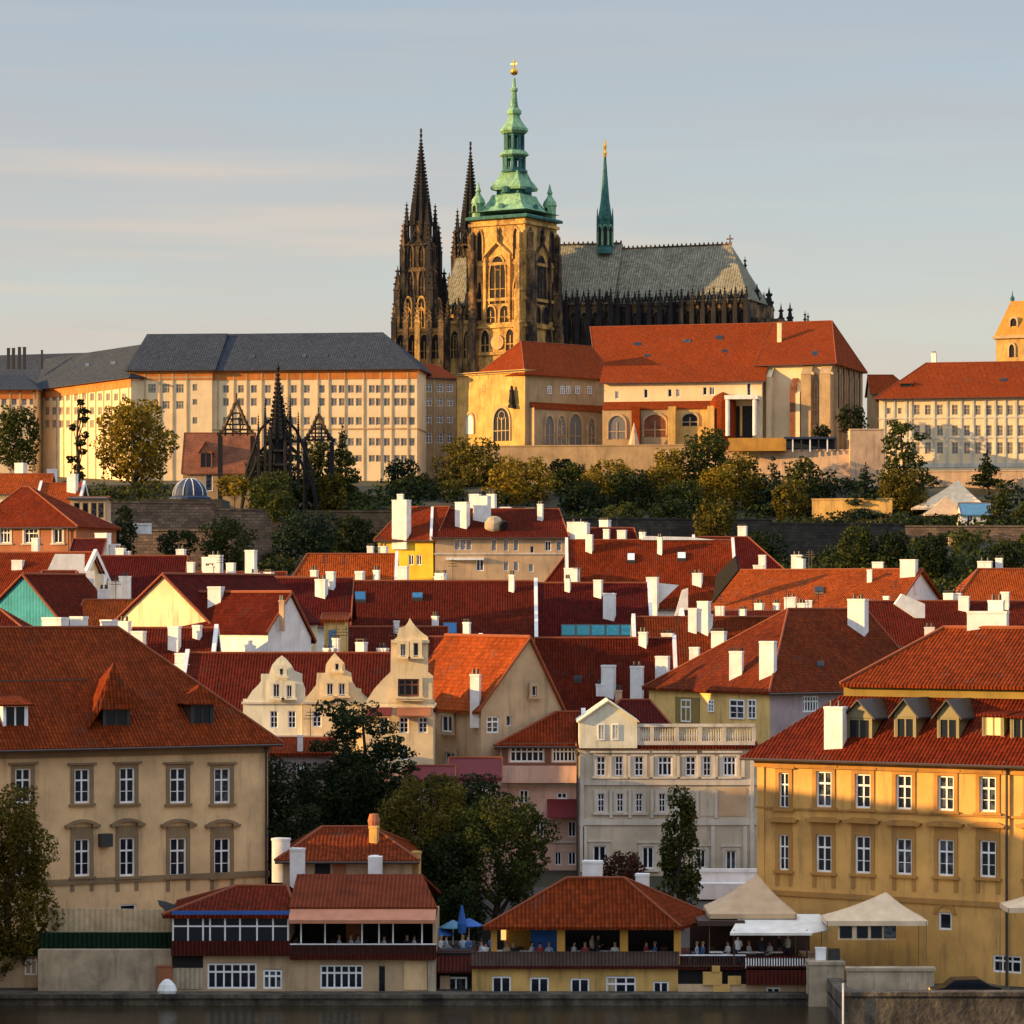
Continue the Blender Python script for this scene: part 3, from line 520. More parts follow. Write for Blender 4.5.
def river():
    me=bpy.data.meshes.new('river'); me.from_pydata([(-1500,-500,0),(1500,-500,0),(1500,191.8,0),(-1500,191.8,0)],[],[(0,1,2,3)])
    m,n,b=newmat('river_water'); l=n.links.new; g=N(n,'ShaderNodeNewGeometry'); mp=N(n,'ShaderNodeMapping'); mp.inputs['Scale'].default_value=(.35,1.1,1)
    n1=N(n,'ShaderNodeTexNoise',{'Scale':1.1,'Detail':6,'Roughness':.6}); l(g.outputs['Position'],mp.inputs[0]); l(mp.outputs[0],n1.inputs['Vector'])
    bp=N(n,'ShaderNodeBump',{'Strength':.5,'Distance':.15}); l(n1.outputs['Fac'],bp.inputs['Height']); l(bp.outputs[0],b.inputs['Normal'])
    b.inputs['Base Color'].default_value=(.035,.026,.014,1); b.inputs['Specular IOR Level'].default_value=.3; b.inputs['Roughness'].default_value=.1; b.inputs['IOR'].default_value=1.33
    me.materials.append(m); o=bpy.data.objects.new('river',me); col.objects.link(o); tag(o,kind='structure')
river()
def single(name,mb,mats,label,cat,group=None,kind=None,loc=(0,0,0)):
    o=mb.build(name,mats,None,loc); return tag(o,label,cat,group,kind)
me=bpy.data.meshes.new('pavement'); me.from_pydata([(x,y,gz(0,y)+.03) for y in(193,195,214,230) for x in(-60,60)],[],[(0,1,3,2),(2,3,5,4),(4,5,7,6)]); me.materials.append(M['asphalt']); o=bpy.data.objects.new('pavement',me); col.objects.link(o); tag(o,kind='structure')
# quay wall along the water
b=MB(); b.box(-46,20.3,191.2,193.2,-3,.62); b.box(-46,20.4,191.0,191.25,.45,.70); single('quay_wall',b,M['quay'],'low dark stone embankment wall running along the water under the restaurants','wall')
fr=Fr((842,1100),(182,182),0)
b=MB(); b.box(0,fr.W,0,.9,-3,fr.hz(996)); b.box(0,fr.W,.9,12,-3,1.0); b.box(0,.9,.9,9.5,.9,fr.hz(996)); b.box(-.12,fr.W,-.15,1.,fr.hz(996),fr.hz(992)); 
o=b.build('quay_wall',M['quay'],None,fr.loc,fr.ang); tag(o,'grey weathered stone quay wall at the right, jutting out into the water','wall')
fr=Fr((848,934),(186,186),0); b=MB(); b.box(0,fr.W,0,.8,0,fr.hz(971)); b.box(-.1,fr.W+.1,-.1,.9,fr.hz(971),fr.hz(968)); o=b.build('parapet_wall',M['conc'],None,fr.loc,fr.ang); tag(o,'grey stone parapet standing on the right-hand quay below the cream tent','wall')
b=MB(); q0=at(843,985,181.7); b.box(-.05,.05,-.05,.05,-.5,q0.z+.1); single('mooring_post',b,M['frame'],'thin white post on the corner of the right-hand quay','post',loc=(q0.x,181.7,0))
# ---------------------------------------------------------------- foreground palaces
cols=[23,82,127,178,222]
wn1=[(x,768,803,16,'cross','top') for x in [-32]+cols]; wn2=[(x,838,876,16,'cross','seg') for x in [-32]+cols]
fr,root,ro,E,_=house('riverside_palace','large beige palace at the left with brown tiled hip roof and stone window hoods',(-70,268),(203,214),746,(-60,118,628),D=19,wall='beige',roof='t_near',cat='palace',wins=wn1+wn2+[(128,904,916,17,'plain',None)],bands=[(885,6)],bandm='beige_trim',cornice='beige_trim',pipes=(265,),oh=.8,
  dorm=[('shed',3,28,704,730,694,'frame','glass','frame'),('spike',103,130,707,730,662,'dark'),('spike',191,214,702,728,684,'dark')],chim=[(42,69,617,631,'B'),(70,88,616,630,'B'),(100,118,619,640,'B',0,-.5)])
b=MB(); prect(b,fr,101,113,834,847,-.6,-.02); b.build('air_conditioner',M['dark'],root)
b=MB(); a=fr.hit(-70,688,0); z=E+( _[0]-E)*.52; y=_[1]*.5*.52; b.box(0,fr.hx(88,y),y-.12,y+.1,z-.02,z+.16); b.build('roof_break',M['gutter'],ro)
fr,root,ro,E,_=house('riverside_palace','large ochre yellow palace at the right with red mansard roof and gabled dormers',(757,1075),(202,190.5),752,(846,None,692),D=17,wall='yellow',roof='t_nearred',cat='palace',oh=.8,f=.30,
  wins=[(784,772,808,9,'cross','top')]+[(x,772+i*1.2,807+i*1.2,16,'cross','top') for i,x in enumerate([824,863,904,946,988,1036])]+[(784,834,870,9,'cross','flat')]+[(x,835+i*1.3,872+i*1.3,16,'cross','flat') for i,x in enumerate([824,863,904,946,988,1036])]+[(945,912,930,13,'plain',None),(1007,956,973,28,'tri',None)],
  bands=[(889,5),(806,2)],bandm='yellow_trim',cornice='yellow_trim',pipes=(1008,),tm='yellow_trim',ridgecaps=False,
  dorm=[('gable',846,872,716,741,699,'oliveframe','glass','oliveframe','dark'),('gable',894,916,715,740,698,'oliveframe','glass','oliveframe','dark'),('gable',937,959,716,741,699,'oliveframe','glass','oliveframe','dark'),('shed',982,1004,714,739,711,'oliveframe','lit','oliveframe'),('shed',1010,1032,716,741,712,'oliveframe','glass','oliveframe')],  # first shed dormer: pane glow stands in for a sunset reflection
  chim=[(824,847,707,748,'F',1,-.45)])
# upper roof of the mansard: fascia and steep upper slopes
Rz0=_[0]; y0=17*.30; xl=fr.hx(846,y0); fb=MB(); fb.box(xl,fr.W+2,y0-.35,y0+11.5,Rz0-.5,Rz0+.55); fb.build('roof_fascia',M['olive'],ro)
ub=MB(); zt=fr.hz(628,945,y0+5.2); x2=fr.hx(944,y0+5.2); a=Rz0+.55
ub.slab([(xl+.0,y0-.9,a),(fr.W+2,y0-.9,a),(fr.W+2,y0+5.2,zt),(x2,y0+5.2,zt)],.2); ub.slab([(xl+.0,y0+11.6,a),(xl+.0,y0-.9,a),(x2,y0+5.2,zt)],.2); ub.slab([(fr.W+2,y0+11.6,a),(xl+.0,y0+11.6,a),(x2,y0+5.2,zt),(fr.W+2,y0+5.2,zt)],.2)
ub.tube((xl+.0,y0-.9,a+.05),(x2,y0+5.2,zt+.05),.13,n=6,mi=1); ub.tube((x2,y0+5.2,zt+.05),(fr.W+2,y0+5.2,zt+.05),.13,n=6,mi=1)
ub.build('upper_roof',[M['t_near'],M['ridge']],ro)
p=Vector((fr.hit(988,628,y0+5.8)[0],y0+5.8,zt-.4)); chimmesh(2.6,1.2,fr.hz(612,988,y0+5.8)-zt+.3,0,0).build('chimney',[M['white'],M['dark']],ro,p,-.3-fr.ang); 
p=Vector((fr.hit(994,600,y0+6.8)[0],y0+7.2,zt-.4)); chimmesh(1.0,.8,fr.hz(601,994,y0+7.2)-zt+.3,0,1).build('chimney',[M['white'],M['dark']],ro,p,-.3-fr.ang)
b=MB(); prect(b,fr,757,764,764,884,-.1,-.0); b.build('corner_strip',M['yellow'],root)
# arched niche trim
b=MB(); c=fr.hit(945,914); 
for i in range(9):
    t0=math.pi*i/9; t1=math.pi*(i+1)/9; b.prism([(c[0]+.5*math.cos(t0),c[1]+.5*math.sin(t0)),(c[0]+.78*math.cos(t0),c[1]+.78*math.sin(t0)),(c[0]+.78*math.cos(t1),c[1]+.78*math.sin(t1)),(c[0]+.5*math.cos(t1),c[1]+.5*math.sin(t1))][::-1],-.08,.02)
b.build('arch_trim',M['yellow_trim'],root)
# ---------------------------------------------------------------- terrace people
def person_mesh(seed,shirt,trousers,hairc,sit=False):
    r=random.Random(seed); me=bpy.data.meshes.new('person'); o=bpy.data.objects.new('tmp_person',me); col.objects.link(o)
    if sit: hipz=.46; kn=[(.12,-.42,.48),(-.12,-.42,.48)]; ft=[(.12,-.44,.06),(-.12,-.44,.06)]; toe=[(.12,-.56,.04),(-.12,-.56,.04)]
    else: hipz=.92; kn=[(.11,-.03,.5),(-.11,.0,.5)]; ft=[(.12,.02,.08),(-.12,.05,.08)]; toe=[(.14,-.14,.04),(-.14,-.10,.04)]
    V=[(0,0,hipz,.14),(0,0,hipz+.25,.13),(0,-.01,hipz+.46,.15),(0,0,hipz+.57,.065),(0,-.02,hipz+.66,.08),(0,-.02,hipz+.76,.095),(0,-.02,hipz+.83,.075),
       (.19,0,hipz+.47,.065),(.25,-.02,hipz+.22,.045),(.17,-.25,hipz+.20,.038),(.12,-.32,hipz+.22,.04),(-.19,0,hipz+.47,.065),(-.26,.0,hipz+.22,.045),(-.2,-.22,hipz+.12,.038),(-.16,-.30,hipz+.14,.04),
       (.10,0,hipz-.04,.10),(*kn[0],.07),(*ft[0],.05),(*toe[0],.045),(-.10,0,hipz-.04,.10),(*kn[1],.07),(*ft[1],.05),(*toe[1],.045)]
    Ed=[(0,1),(1,2),(2,3),(3,4),(4,5),(5,6),(2,7),(7,8),(8,9),(9,10),(2,11),(11,12),(12,13),(13,14),(0,15),(15,16),(16,17),(17,18),(0,19),(19,20),(20,21),(21,22)]
    me.from_pydata([v[:3] for v in V],Ed,[]); md=o.modifiers.new('s','SKIN')
    for i,v in enumerate(V): me.skin_vertices[0].data[i].radius=(v[3],v[3])
    me.skin_vertices[0].data[0].use_root=True
    sb=o.modifiers.new('b','SUBSURF'); sb.levels=1; sb.render_levels=1
    dg=bpy.context.evaluated_depsgraph_get(); n=bpy.data.meshes.new_from_object(o.evaluated_get(dg)); bpy.data.objects.remove(o)
    n.materials.clear()
    for m in (M['skin'],shirt,trousers): n.materials.append(m)
    for p in n.polygons:
        c=p.center; p.use_smooth=True; z=c.z-hipz
        p.material_index=0 if (z>.55 or (abs(c.y)>.2 and z>.08)) else (1 if z>0 else 2)
    n.name='person'
    hb=MB(); hb.lathe([(.085,hipz+.745),(.104,hipz+.79),(.095,hipz+.845),(.05,hipz+.875)],10,(0,.012),sm=True); hm=hb.mesh('hair',hairc)
    return n,hm
def cm_(n,c): return simple(n,c,.85)
CL=[cm_('cloth_white',(.7,.7,.7)),cm_('cloth_blue',(.06,.14,.35)),cm_('cloth_black',(.02,.02,.025)),cm_('cloth_red',(.35,.04,.04)),cm_('cloth_pale_blue',(.35,.45,.55)),cm_('cloth_sand',(.45,.36,.24))]
CN=['white','blue','black','red','pale blue','sand coloured']
PT=[cm_('trousers_navy',(.02,.03,.06)),cm_('trousers_grey',(.10,.10,.10))]; HB=[M['hair'],cm_('hair_fair',(.30,.20,.08))]
PM={}
def person(px,Y,z,shirt,sit,rz,label,group='guests on the restaurant terraces'):
    k=(shirt,sit,(int(px)%2))
    if k not in PM: PM[k]=person_mesh(1,CL[shirt],PT[k[2]],HB[k[2]],sit)
    x=(px-512)/F*Y; o=link('person',PM[k][0],None,(x,Y,z),rz); link('hair',PM[k][1],o); tag(o,label,'person',group); return o
def tableset(px,Y,z,label):
    x=(px-512)/F*Y; o=empty('cafe_table',(x,Y,z),0,label,'table','small tables on the restaurant terraces')
    b=MB(); b.box(-.4,.4,-.35,.35,.70,.74); b.build('tabletop',M['canvasw'],o); b=MB(); b.tube((0,0,.04),(0,0,.7),.04); b.lathe([(.25,0),(.22,.04)],10); b.build('leg',M['dark'],o)
def chair(px,Y,z,rz,label):
    x=(px-512)/F*Y; o=empty('chair',(x,Y,z),rz,label,'chair','chairs on the restaurant terraces')
    b=MB(); b.box(-.22,.22,-.22,.22,.42,.46); b.build('seat',M['browndark'],o); b=MB(); b.box(-.22,.22,.20,.24,.46,.92); b.build('backrest',M['browndark'],o)
    for sx in(-1,1):
        for sy in(-1,1): q=MB(); q.box(sx*.2-.02,sx*.2+.02,sy*.2-.02,sy*.2+.02,0,.42); q.build('leg',M['browndark'],o)
def railing(fr,root,x0,x1,yt,yb,d,m,solid=False,topm='frame'):
    b=MB(); a=fr.hit(x0,yb,d); c=fr.hit(x1,yt,d)
    if solid: b.box(a[0],c[0],d,d+.08,a[1],c[1]-.02)
    else:
        b.box(a[0],c[0],d,d+.05,a[1],a[1]+.1); n=int((c[0]-a[0])/.16)
        for i in range(n+1): x=a[0]+(c[0]-a[0])*i/n; b.box(x-.03,x+.03,d,d+.05,a[1]+.1,c[1]-.05)
    o=b.build('balustrade',M[m],root); b=MB(); b.box(a[0],c[0],d-.04,d+.12,c[1]-.05,c[1]+.02); b.build('handrail',M[topm],o)
# ---- C1 glazed pavilion
Y0=193.6
fr=Fr((172,290),(Y0,Y0),.5); root=empty('riverside_restaurant',fr.loc,0,'glazed riverside pavilion with red hip roof and blue valance under the eaves','restaurant'); W=fr.W
b=MB(); ops=[]; 
for x0,x1,y0,y1,st in [(207,257,963,989,'six'),(263,282,969,989,'tri')]:
    a=fr.hit(x0,y1); c=fr.hit(x1,y0); ops.append((a[0],c[0],a[1],c[1]))
    window(root,(a[0]+c[0])/2,a[1],c[0]-a[0],c[1]-a[1],st,'frame')
wallgrid(b,0,W,0,fr.hz(955),ops); b.box(0,.2,0.01,8,0,fr.hz(941)); b.box(W-.2,W,.01,8,0,fr.hz(912)-.2); b.build('wall',M['tan'],root)
b=MB(); prect(b,fr,174,203,968,989,-.08,-.02); b.build('slatted_fence',M['slats'],root)
b=MB(); prect(b,fr,172,203,955,968,-.06,-.01); b.build('recess_shade',M['black'],root)  # black sheet on the flat wall, painted as a shaded recess
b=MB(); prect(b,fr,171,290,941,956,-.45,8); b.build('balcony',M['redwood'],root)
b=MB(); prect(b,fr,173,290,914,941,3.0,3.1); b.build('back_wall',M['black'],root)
for x in (173,188,203,210,225,240,257,273,288):
    b=MB(); prect(b,fr,x-.8,x+.8,914,941,-.3,-.2); b.build('post',M['frame'],root)
b=MB(); prect(b,fr,173,289,925.5,927,-.28,-.22); b.build('transom',M['frame'],root)
b=MB(); prect(b,fr,173,289,914,941,-.24,-.235); b.build('glazing',M['glass'],root)
b=MB(); prect(b,fr,172,290,911,917,-.5,-.4); b.build('valance',M['blue'],root)
rb=MB(); roofside(rb,W,7.6,fr.hz(911),fr.hz(886,235,3.8),fr.hx(236,3.8),fr.hx(287,3.8),.55); rb.build('roof',[M['t_nearred'],M['ridge']],root)
# ---- C2 open terrace building
fr=Fr((290,436),(Y0,Y0),.5); root=empty('riverside_restaurant',fr.loc,0,'long riverside restaurant with ribbed red roof, pink awning and open terrace','restaurant'); W=fr.W
b=MB(); ops=[]
for x0,x1,y0,y1,st in [(320,363,965,989,'six'),(379,385,966,992,'plain')]:
    a=fr.hit(x0,y1); c=fr.hit(x1,y0); ops.append((a[0],c[0],a[1],c[1])); window(root,(a[0]+c[0])/2,a[1],c[0]-a[0],c[1]-a[1],st,'frame' if x0<370 else 'dark')
wallgrid(b,0,W,0,fr.hz(959),ops); b.box(0,.2,.01,9,0,fr.hz(945)); b.box(W-.2,W,.01,9,0,fr.hz(920)); b.build('wall',M['tan'],root)
b=MB(); prect(b,fr,428,436,960,992,-.2,0); b.build('buttress',M['conc'],root)
b=MB(); prect(b,fr,404,427,961,990,-.06,-.01); b.build('blind_panel',M['beige'],root)
b=MB(); prect(b,fr,290,436,956,960,-.5,9); b.build('terrace_floor',M['redwood'],root)
railing(fr,root,290,436,944,956,-.5,'redwood')
b=MB(); prect(b,fr,290,436,958.5,944,-.42,-.38); b.build('balcony_boards',M['browndark'],root)
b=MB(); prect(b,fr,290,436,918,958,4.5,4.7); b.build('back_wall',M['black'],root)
b=MB(); prect(b,fr,290,436,915,918,-.3,5); b.build('ceiling',M['browndark'],root)
for x in (301,325,362,379,393,422): b=MB(); prect(b,fr,x-.7,x+.7,918,956,-.3,-.15); b.build('post',M['frame'],root)
b=MB(); prect(b,fr,346,362,921,945,4.2,4.4); b.build('door',M['rust'],root)
b=MB(); e=fr.hit(291,907,0); zt=fr.hz(874,300,5.); b.slab([(-.1,-.1,e[1]),(W+.1,-.1,e[1]),(W-1.0,5.,zt),(.1,5.,zt)],.15); b.slab([(W+.1,10,e[1]),(-.1,10,e[1]),(.1,5.,zt),(W-1.0,5.,zt)],.15)
b.build('roof',M['rustsheet'],root)
b=MB(); z0=fr.hz(920,300,-1.3); b.slab([(0,-1.3,z0),(W,-1.3,z0),(W,.05,e[1]-.05),(0,.05,e[1]-.05)],.04); b.box(0,W,-1.32,-1.28,z0-.22,z0); b.build('awning',M['pinkcanvas'],root)
# ---- C3 small house behind
fr,root,ro,E,_=house('small_house','small low house with orange tiled roof and white chimneys behind the ribbed restaurant roof',(283,412),(204.5,204.5),857,(322,372,827),D=9,wall='tan',roof='t_near',oh=.5,base=1,chim=[(272,290,838,858,1.0,0,-.4),(290,305,848,872,-1.,0,-.3),(369,379,826,842,'F',0,-.3,'gold'),(412,421,851,874,.5,0,-.4,'gold')])
b=MB(); prect(b,fr,368,382,857,880,-1.5,-.5); b.lathe([(.45,fr.hz(857)),(.3,fr.hz(854))],8,(fr.hx(375),-1.)); b.build('vent_stack',M['white'],root)
for x0,x1 in((315,330),(333,346)): b=MB(); prect(b,fr,x0,x1,861,880,-.12,-.02); b.build('door',M['rust' if x0>330 else 'black'],root)
b=MB(); b.lathe([(.36,fr.hz(829,374)),(.42,fr.hz(824,374)),(.30,fr.hz(817,374))],10,(fr.hx(374,3.),3.)); b.build('chimney_pot',M['rust'],ro)
# ---- C4 link
fr=Fr((437,473),(194.2,194.2),.5); root=empty('link_building',fr.loc,0,'narrow low annexe with dark red lean-to roof between the two restaurants','building')
b=MB(); prect(b,fr,437,473,972,995,1.,1.2); b.box(0,fr.W,1.2,8,0,fr.hz(955)); b.build('wall',M['black'],root)
a=fr.hit(456,992,.9); window(root,a[0],a[1]-.05,1.4,1.0,'two','frame',y=.8); b=MB(); prect(b,fr,440,450,976,990,.7,.98); b.build('panel',M['tan'],root)
b=MB(); z=fr.hz(971); b.slab([(-.0,-.1,z),(fr.W,-.1,z),(fr.W,1.6,fr.hz(951,450,1.6)),(0,1.6,fr.hz(951,450,1.6))],.12); b.build('roof',M['redwood'],root)
# ---- C5 amber terrace building
fr=Fr((472,678),(193.4,193.4),.4); root=empty('riverside_restaurant',fr.loc,0,'riverside restaurant with broad red hip roof on amber pillars and small twin windows','restaurant'); W=fr.W
b=MB(); ops=[]
for x0,x1,y0,y1,st in [(492,511,976,994,'two'),(530,549,977,995,'two'),(570,590,978,996,'two'),(606,636,976,999,'tri'),(653,669,981,999,'two')]:
    a=fr.hit(x0,y1); c=fr.hit(x1,y0); ops.append((a[0],c[0],a[1],c[1])); window(root,(a[0]+c[0])/2,a[1],c[0]-a[0],c[1]-a[1],st,'frame')
wallgrid(b,0,W,-.5,fr.hz(966),ops); b.box(0,.2,.01,9,0,fr.hz(966)); b.box(W-.2,W,.01,9,0,fr.hz(966)); b.build('wall',M['gold'],root)
b=MB(); prect(b,fr,607,615,979,998,.12,.3); b.build('shutter',M['slats'],root)
b=MB(); prect(b,fr,471,679,965,969,-.4,10); b.build('terrace_floor',M['redwood'],root)
railing(fr,root,471,679,952,966,-.42,'greywood',True,'greywood')
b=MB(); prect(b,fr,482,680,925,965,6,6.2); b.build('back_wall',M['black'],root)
b=MB(); prect(b,fr,504,531,928,962,2.6,2.8); b.build('side_wall',M['amber'],root)
for x0,x1 in((491,497),(557,565),(620,628),(674,681)): b=MB(); prect(b,fr,x0,x1,926,965,-.2,.2); b.build('pillar',M['amber'],root)
b=MB(); z=fr.hz(926.5); rb=MB(); V3=lambda px,py,d: Vector((fr.hit(px,py,d)[0],d,fr.hit(px,py,d)[1]))
A_=V3(483,927,-.7); B_=V3(681,927,-.7); C_=V3(716,917,5.4); P_=V3(567,878,2.6); Q_=V3(624,878,2.6); D_=Vector((A_.x+1.6,5.4,C_.z)); 
for pl in([A_,B_,Q_,P_],[B_,C_,Q_],[C_,D_,P_,Q_],[D_,A_,P_]): rb.slab(pl,.18)
for s_,t_ in((A_,P_),(P_,Q_),(Q_,B_),(Q_,C_)): rb.tube(s_+Vector((0,0,.03)),t_+Vector((0,0,.03)),.09,n=6,mi=1)
rb.build('roof',[M['t_near'],M['ridge']],root)
for x0,x1,yt,yb in((582,603,863,882),(636,649,876,892)):
    p=fr.hit((x0+x1)/2,yb,5.2); chimmesh(1.2 if x0<600 else .8,.7,(yb-yt)*.064,0,0).build('chimney',[M['white'],M['dark']],root,(p[0],5.2,p[1]),-.2)
b=MB(); c=fr.hit(531,940,1.5); e=fr.hit(557,926,1.5); b.box(c[0],e[0],1.5,1.56,fr.hz(962),e[1]); b.build('blue_screen',M['blue'],root)
b=MB(); b.box(fr.hx(501,2.5),fr.hx(506,2.5),2.5,2.55,fr.hz(940,500,2.5),fr.hz(930,500,2.5)); b.build('wall_lamp',M['lit'],root)
# ---- C6 dark terrace with white awning
fr=Fr((678,810),(193.0,193.0),.4); root=empty('riverside_restaurant',fr.loc,0,'dark brown terrace bar with white awning above a tan wall beside the concrete block','restaurant'); W=fr.W
b=MB(); ops=[]; a=fr.hit(766,1005.); c=fr.hit(781,987); ops=[(a[0],c[0],a[1],c[1])]; window(root,(a[0]+c[0])/2,a[1],c[0]-a[0],c[1]-a[1],'two','frame')
wallgrid(b,0,W,-.5,fr.hz(984),ops); b.box(W-.2,W,.01,9,0,fr.hz(966)); 
b.build('wall',M['tan'],root)
b=MB(); 
for x0,x1,y0,y1,d in((703,722,972,985,-.15),(712,720,966,972,-.2),(728,741,976,985,-.1),(713,730,985,1000,-.12),(730,740,992,1004,-.1)): prect(b,fr,x0,x1,y0,y1,d,0.)
b.build('rough_stones',M['gold'],root)
b=MB(); prect(b,fr,678,746,965,970,.3,10); prect(b,fr,746,808,966,985,-.6,10); b.build('terrace_floor',M['redwood'],root)
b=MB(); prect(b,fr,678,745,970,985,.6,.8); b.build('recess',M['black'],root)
railing(fr,root,678,746,955,967,.2,'browndark'); railing(fr,root,746,808,957,970,-.6,'frame',False,'redwood')
b=MB(); prect(b,fr,746,808,957,970,-.5,-.45); b.build('screen',M['browndark'],root)
b=MB(); prect(b,fr,690,830,920,966,7,7.2); b.build('back_wall',M['browndark'],root)
for x in(734,807): b=MB(); prect(b,fr,x-.7,x+.7,930,966,-.2,-.1); b.build('post',M['browndark'],root)
b=MB(); z=fr.hz(933,760,-.6); zt=fr.hz(914,760,2.6); x0=fr.hx(730,-.6); x1=fr.hx(812,-.6); b.slab([(x0,-.6,z),(x1,-.6,z),(x1+.8,2.6,zt),(x0+.9,2.6,zt)],.05); b.slab([(x1,-.6,z),(x1+1.2,.4,z+.1),(x1+.8,2.6,zt)],.04); b.box(x0,x1,-.62,-.57,z-.15,z); b.build('awning',M['canvasw'],root)
b=MB(); prect(b,fr,698,745,921,926,1.,6.); b.build('dark_roof',M['browndark'],root)
fr=Fr((809,844),(190.6,190.6),-.5); b=MB(); b.box(0,fr.W,0,6,0,fr.hz(965)); b.box(-.08,fr.W+.08,-.08,6.1,fr.hz(965),fr.hz(962)); o=b.build('concrete_block',M['conc'],None,fr.loc,0); tag(o,'square stained concrete block standing in the water beside the terrace bar','block')
b=MB(); fr=Fr((816,826),(191.5,191.5),at(0,962.5,191.5).z); b.box(0,fr.W,0,.5,0,.85); b.box(-.03,fr.W+.03,-.03,.53,.85,.9); o=b.build('cabinet',M['frame'],None,fr.loc,0); tag(o,'small white cabinet standing on the concrete block','cabinet')
fr=Fr((828,840),(191.5,191.5),at(0,962.5,191.5).z); b=MB(); b.box(0,fr.W,0,.7,0,.8); b.box(.1,fr.W-.1,-.03,0,.15,.65); o=b.build('equipment_box',M['dark'],None,fr.loc,0); tag(o,'black equipment box on the concrete block beside the cream tent','box')
# tents
def tent(name,label,px,pk,eave,Y,D,mat,posts=True,valance=.3,walls=None):
    fr=Fr(px,(Y,Y),gz(0,Y)); root=empty(name,fr.loc,0,label,'tent'); W=fr.W; z=fr.hz(eave); pz=fr.hz(pk[1],pk[0],D/2); pxx=fr.hx(pk[0],D/2)
    b=MB(); C=[(0,0,z),(W,0,z),(W,D,z),(0,D,z)]; P=(pxx,D/2,pz); n=5
    for i in range(4):
        A=Vector(C[i]);B=Vector(C[(i+1)%4]); Pv=Vector(P)
        prev=[A,B]
        for k in range(1,n+1):
            t=k/n; s=-.22*math.sin(math.pi*t)*(pz-z)*.35
            nx=[A.lerp(Pv,t)+Vector((0,0,s)),B.lerp(Pv,t)+Vector((0,0,s))]
            b.face([prev[0],prev[1],nx[1],nx[0]] if k<n else [prev[0],prev[1],nx[0]],0,True); prev=nx
    for i in range(4):
        A=Vector(C[i]);B=Vector(C[(i+1)%4]); dn=Vector((0,0,-valance)); b.face([A+dn,B+dn,B,A])
    b.build('canopy',M[mat],root)
    for (x,y,_) in C: q=MB(); q.tube((x*.98+.02,y,0),(x*.98+.02,y,z),.025); q.build('post',M['oliveframe'],root)
    return fr,root
tent('pyramid_tent','tan pyramid tent with pointed top beside the ochre palace',(709,797),(757,874),914,194.6,5.5,'canvast')
fr,root=tent('garden_tent','cream pavilion tent with side windows in front of the ochre palace',(827,928),(886,892),921,191.3,3.6,'canvas')
b=MB(); prect(b,fr,838,896,920,940,.2,.26); b.build('side_wall',M['canvas'],root)
for x0,x1 in((840,852),(857,868),(871,882),(884,896)): b=MB(); prect(b,fr,x0,x1,922,938,.12,.2); b.build('window',M['glass'],root)
tent('garden_tent','pale tent corner at the right edge in front of the ochre palace',(1008,1090),(1046,888),908,187.2,3.2,'canvas')
# parked car behind the quay parapet
def car(px,Y,z,label):
    x=(px-512)/F*Y; o=empty('parked_car',(x,Y,z),0,label,'car'); b=MB()
    prof=[(-2.0,.35),(-2.05,.75),(-1.3,.92),(-.75,1.38),(.75,1.42),(1.5,1.0),(2.05,.9),(2.1,.4)]
    b.prism(prof[::-1],-.8,.8); b.build('body',simple('black_car_paint',(.012,.012,.014),.25),o)
    g=MB(); g.prism([(-1.1,.96),(-.7,1.32),(.7,1.36),(1.3,1.0)][::-1],-.82,.82); g.build('window',M['glass'],o)
    for sx in(-1.3,1.35):
        for sy in(-.78,.78):
            q=MB(); q.tube((sx,sy-.1,.33),(sx,sy+.1,.33),.33,n=16); wl=q.build('wheel',M['black'],o); q=MB(); q.tube((sx,sy-.12,.33),(sx,sy+.12,.33),.18,n=12); q.build('rim',simple('rim',(.4,.4,.4),.3,1.),wl)
    for sy in(-.55,.55): q=MB(); q.box(-2.08,-1.98,sy-.15,sy+.15,.6,.75); q.build('headlight',M['lit'],o)
    for sy in(-.55,.55): q=MB(); q.box(2.02,2.12,sy-.15,sy+.15,.65,.8); q.build('tail_light',simple('red_lens',(.3,.02,.02),.3),o)
car(965,185.2,1.02,'dark car parked on the right-hand quay behind the stone edge')
# left shore bits
fr=Fr((48,172),(197,196),.4); b=MB(); b.box(0,fr.W,0,.12,0,fr.hz(908)); o=b.build('board_fence',M['wood'],None,fr.loc,fr.ang); tag(o,'cream vertical board fence below the beige palace','fence')
fr=Fr((40,173),(195,195),.4); b=MB(); b.box(0,fr.W,0,.5,0,fr.hz(933)); o=b.build('hedge_screen',M['greenwood'],None,fr.loc,fr.ang); tag(o,'dark green slatted screen running above the concrete river wall at the left','screen')
fr=Fr((38,172),(194,194),-.5); b=MB(); b.box(0,fr.W,0,.8,0,fr.hz(950)); o=b.build('river_wall',M['conc'],None,fr.loc,fr.ang); tag(o,'pale stained concrete river wall beside the glazed pavilion','wall')
fr=Fr((157,172),(193.4,193.4),.4); b=MB(); b.box(0,fr.W,0,.5,0,fr.hz(967)); b.box(-.05,fr.W+.05,-.05,.55,fr.hz(967),fr.hz(966)); o=b.build('storage_box',M['rust'],None,fr.loc,0); tag(o,'rusty brown box at the end of the concrete river wall','box')
p=at(166,1001,191.0)
b=MB(); b.lathe([(.5,0),(.62,.25),(.5,.6),(.28,.85),(.12,.95)],11,sm=True,sx=1,sy=.7); o=b.build('sack',M['frame'],None,(p.x,191.6,.62)); tag(o,'white filled sack lying on the quay below the rusty box','sack')
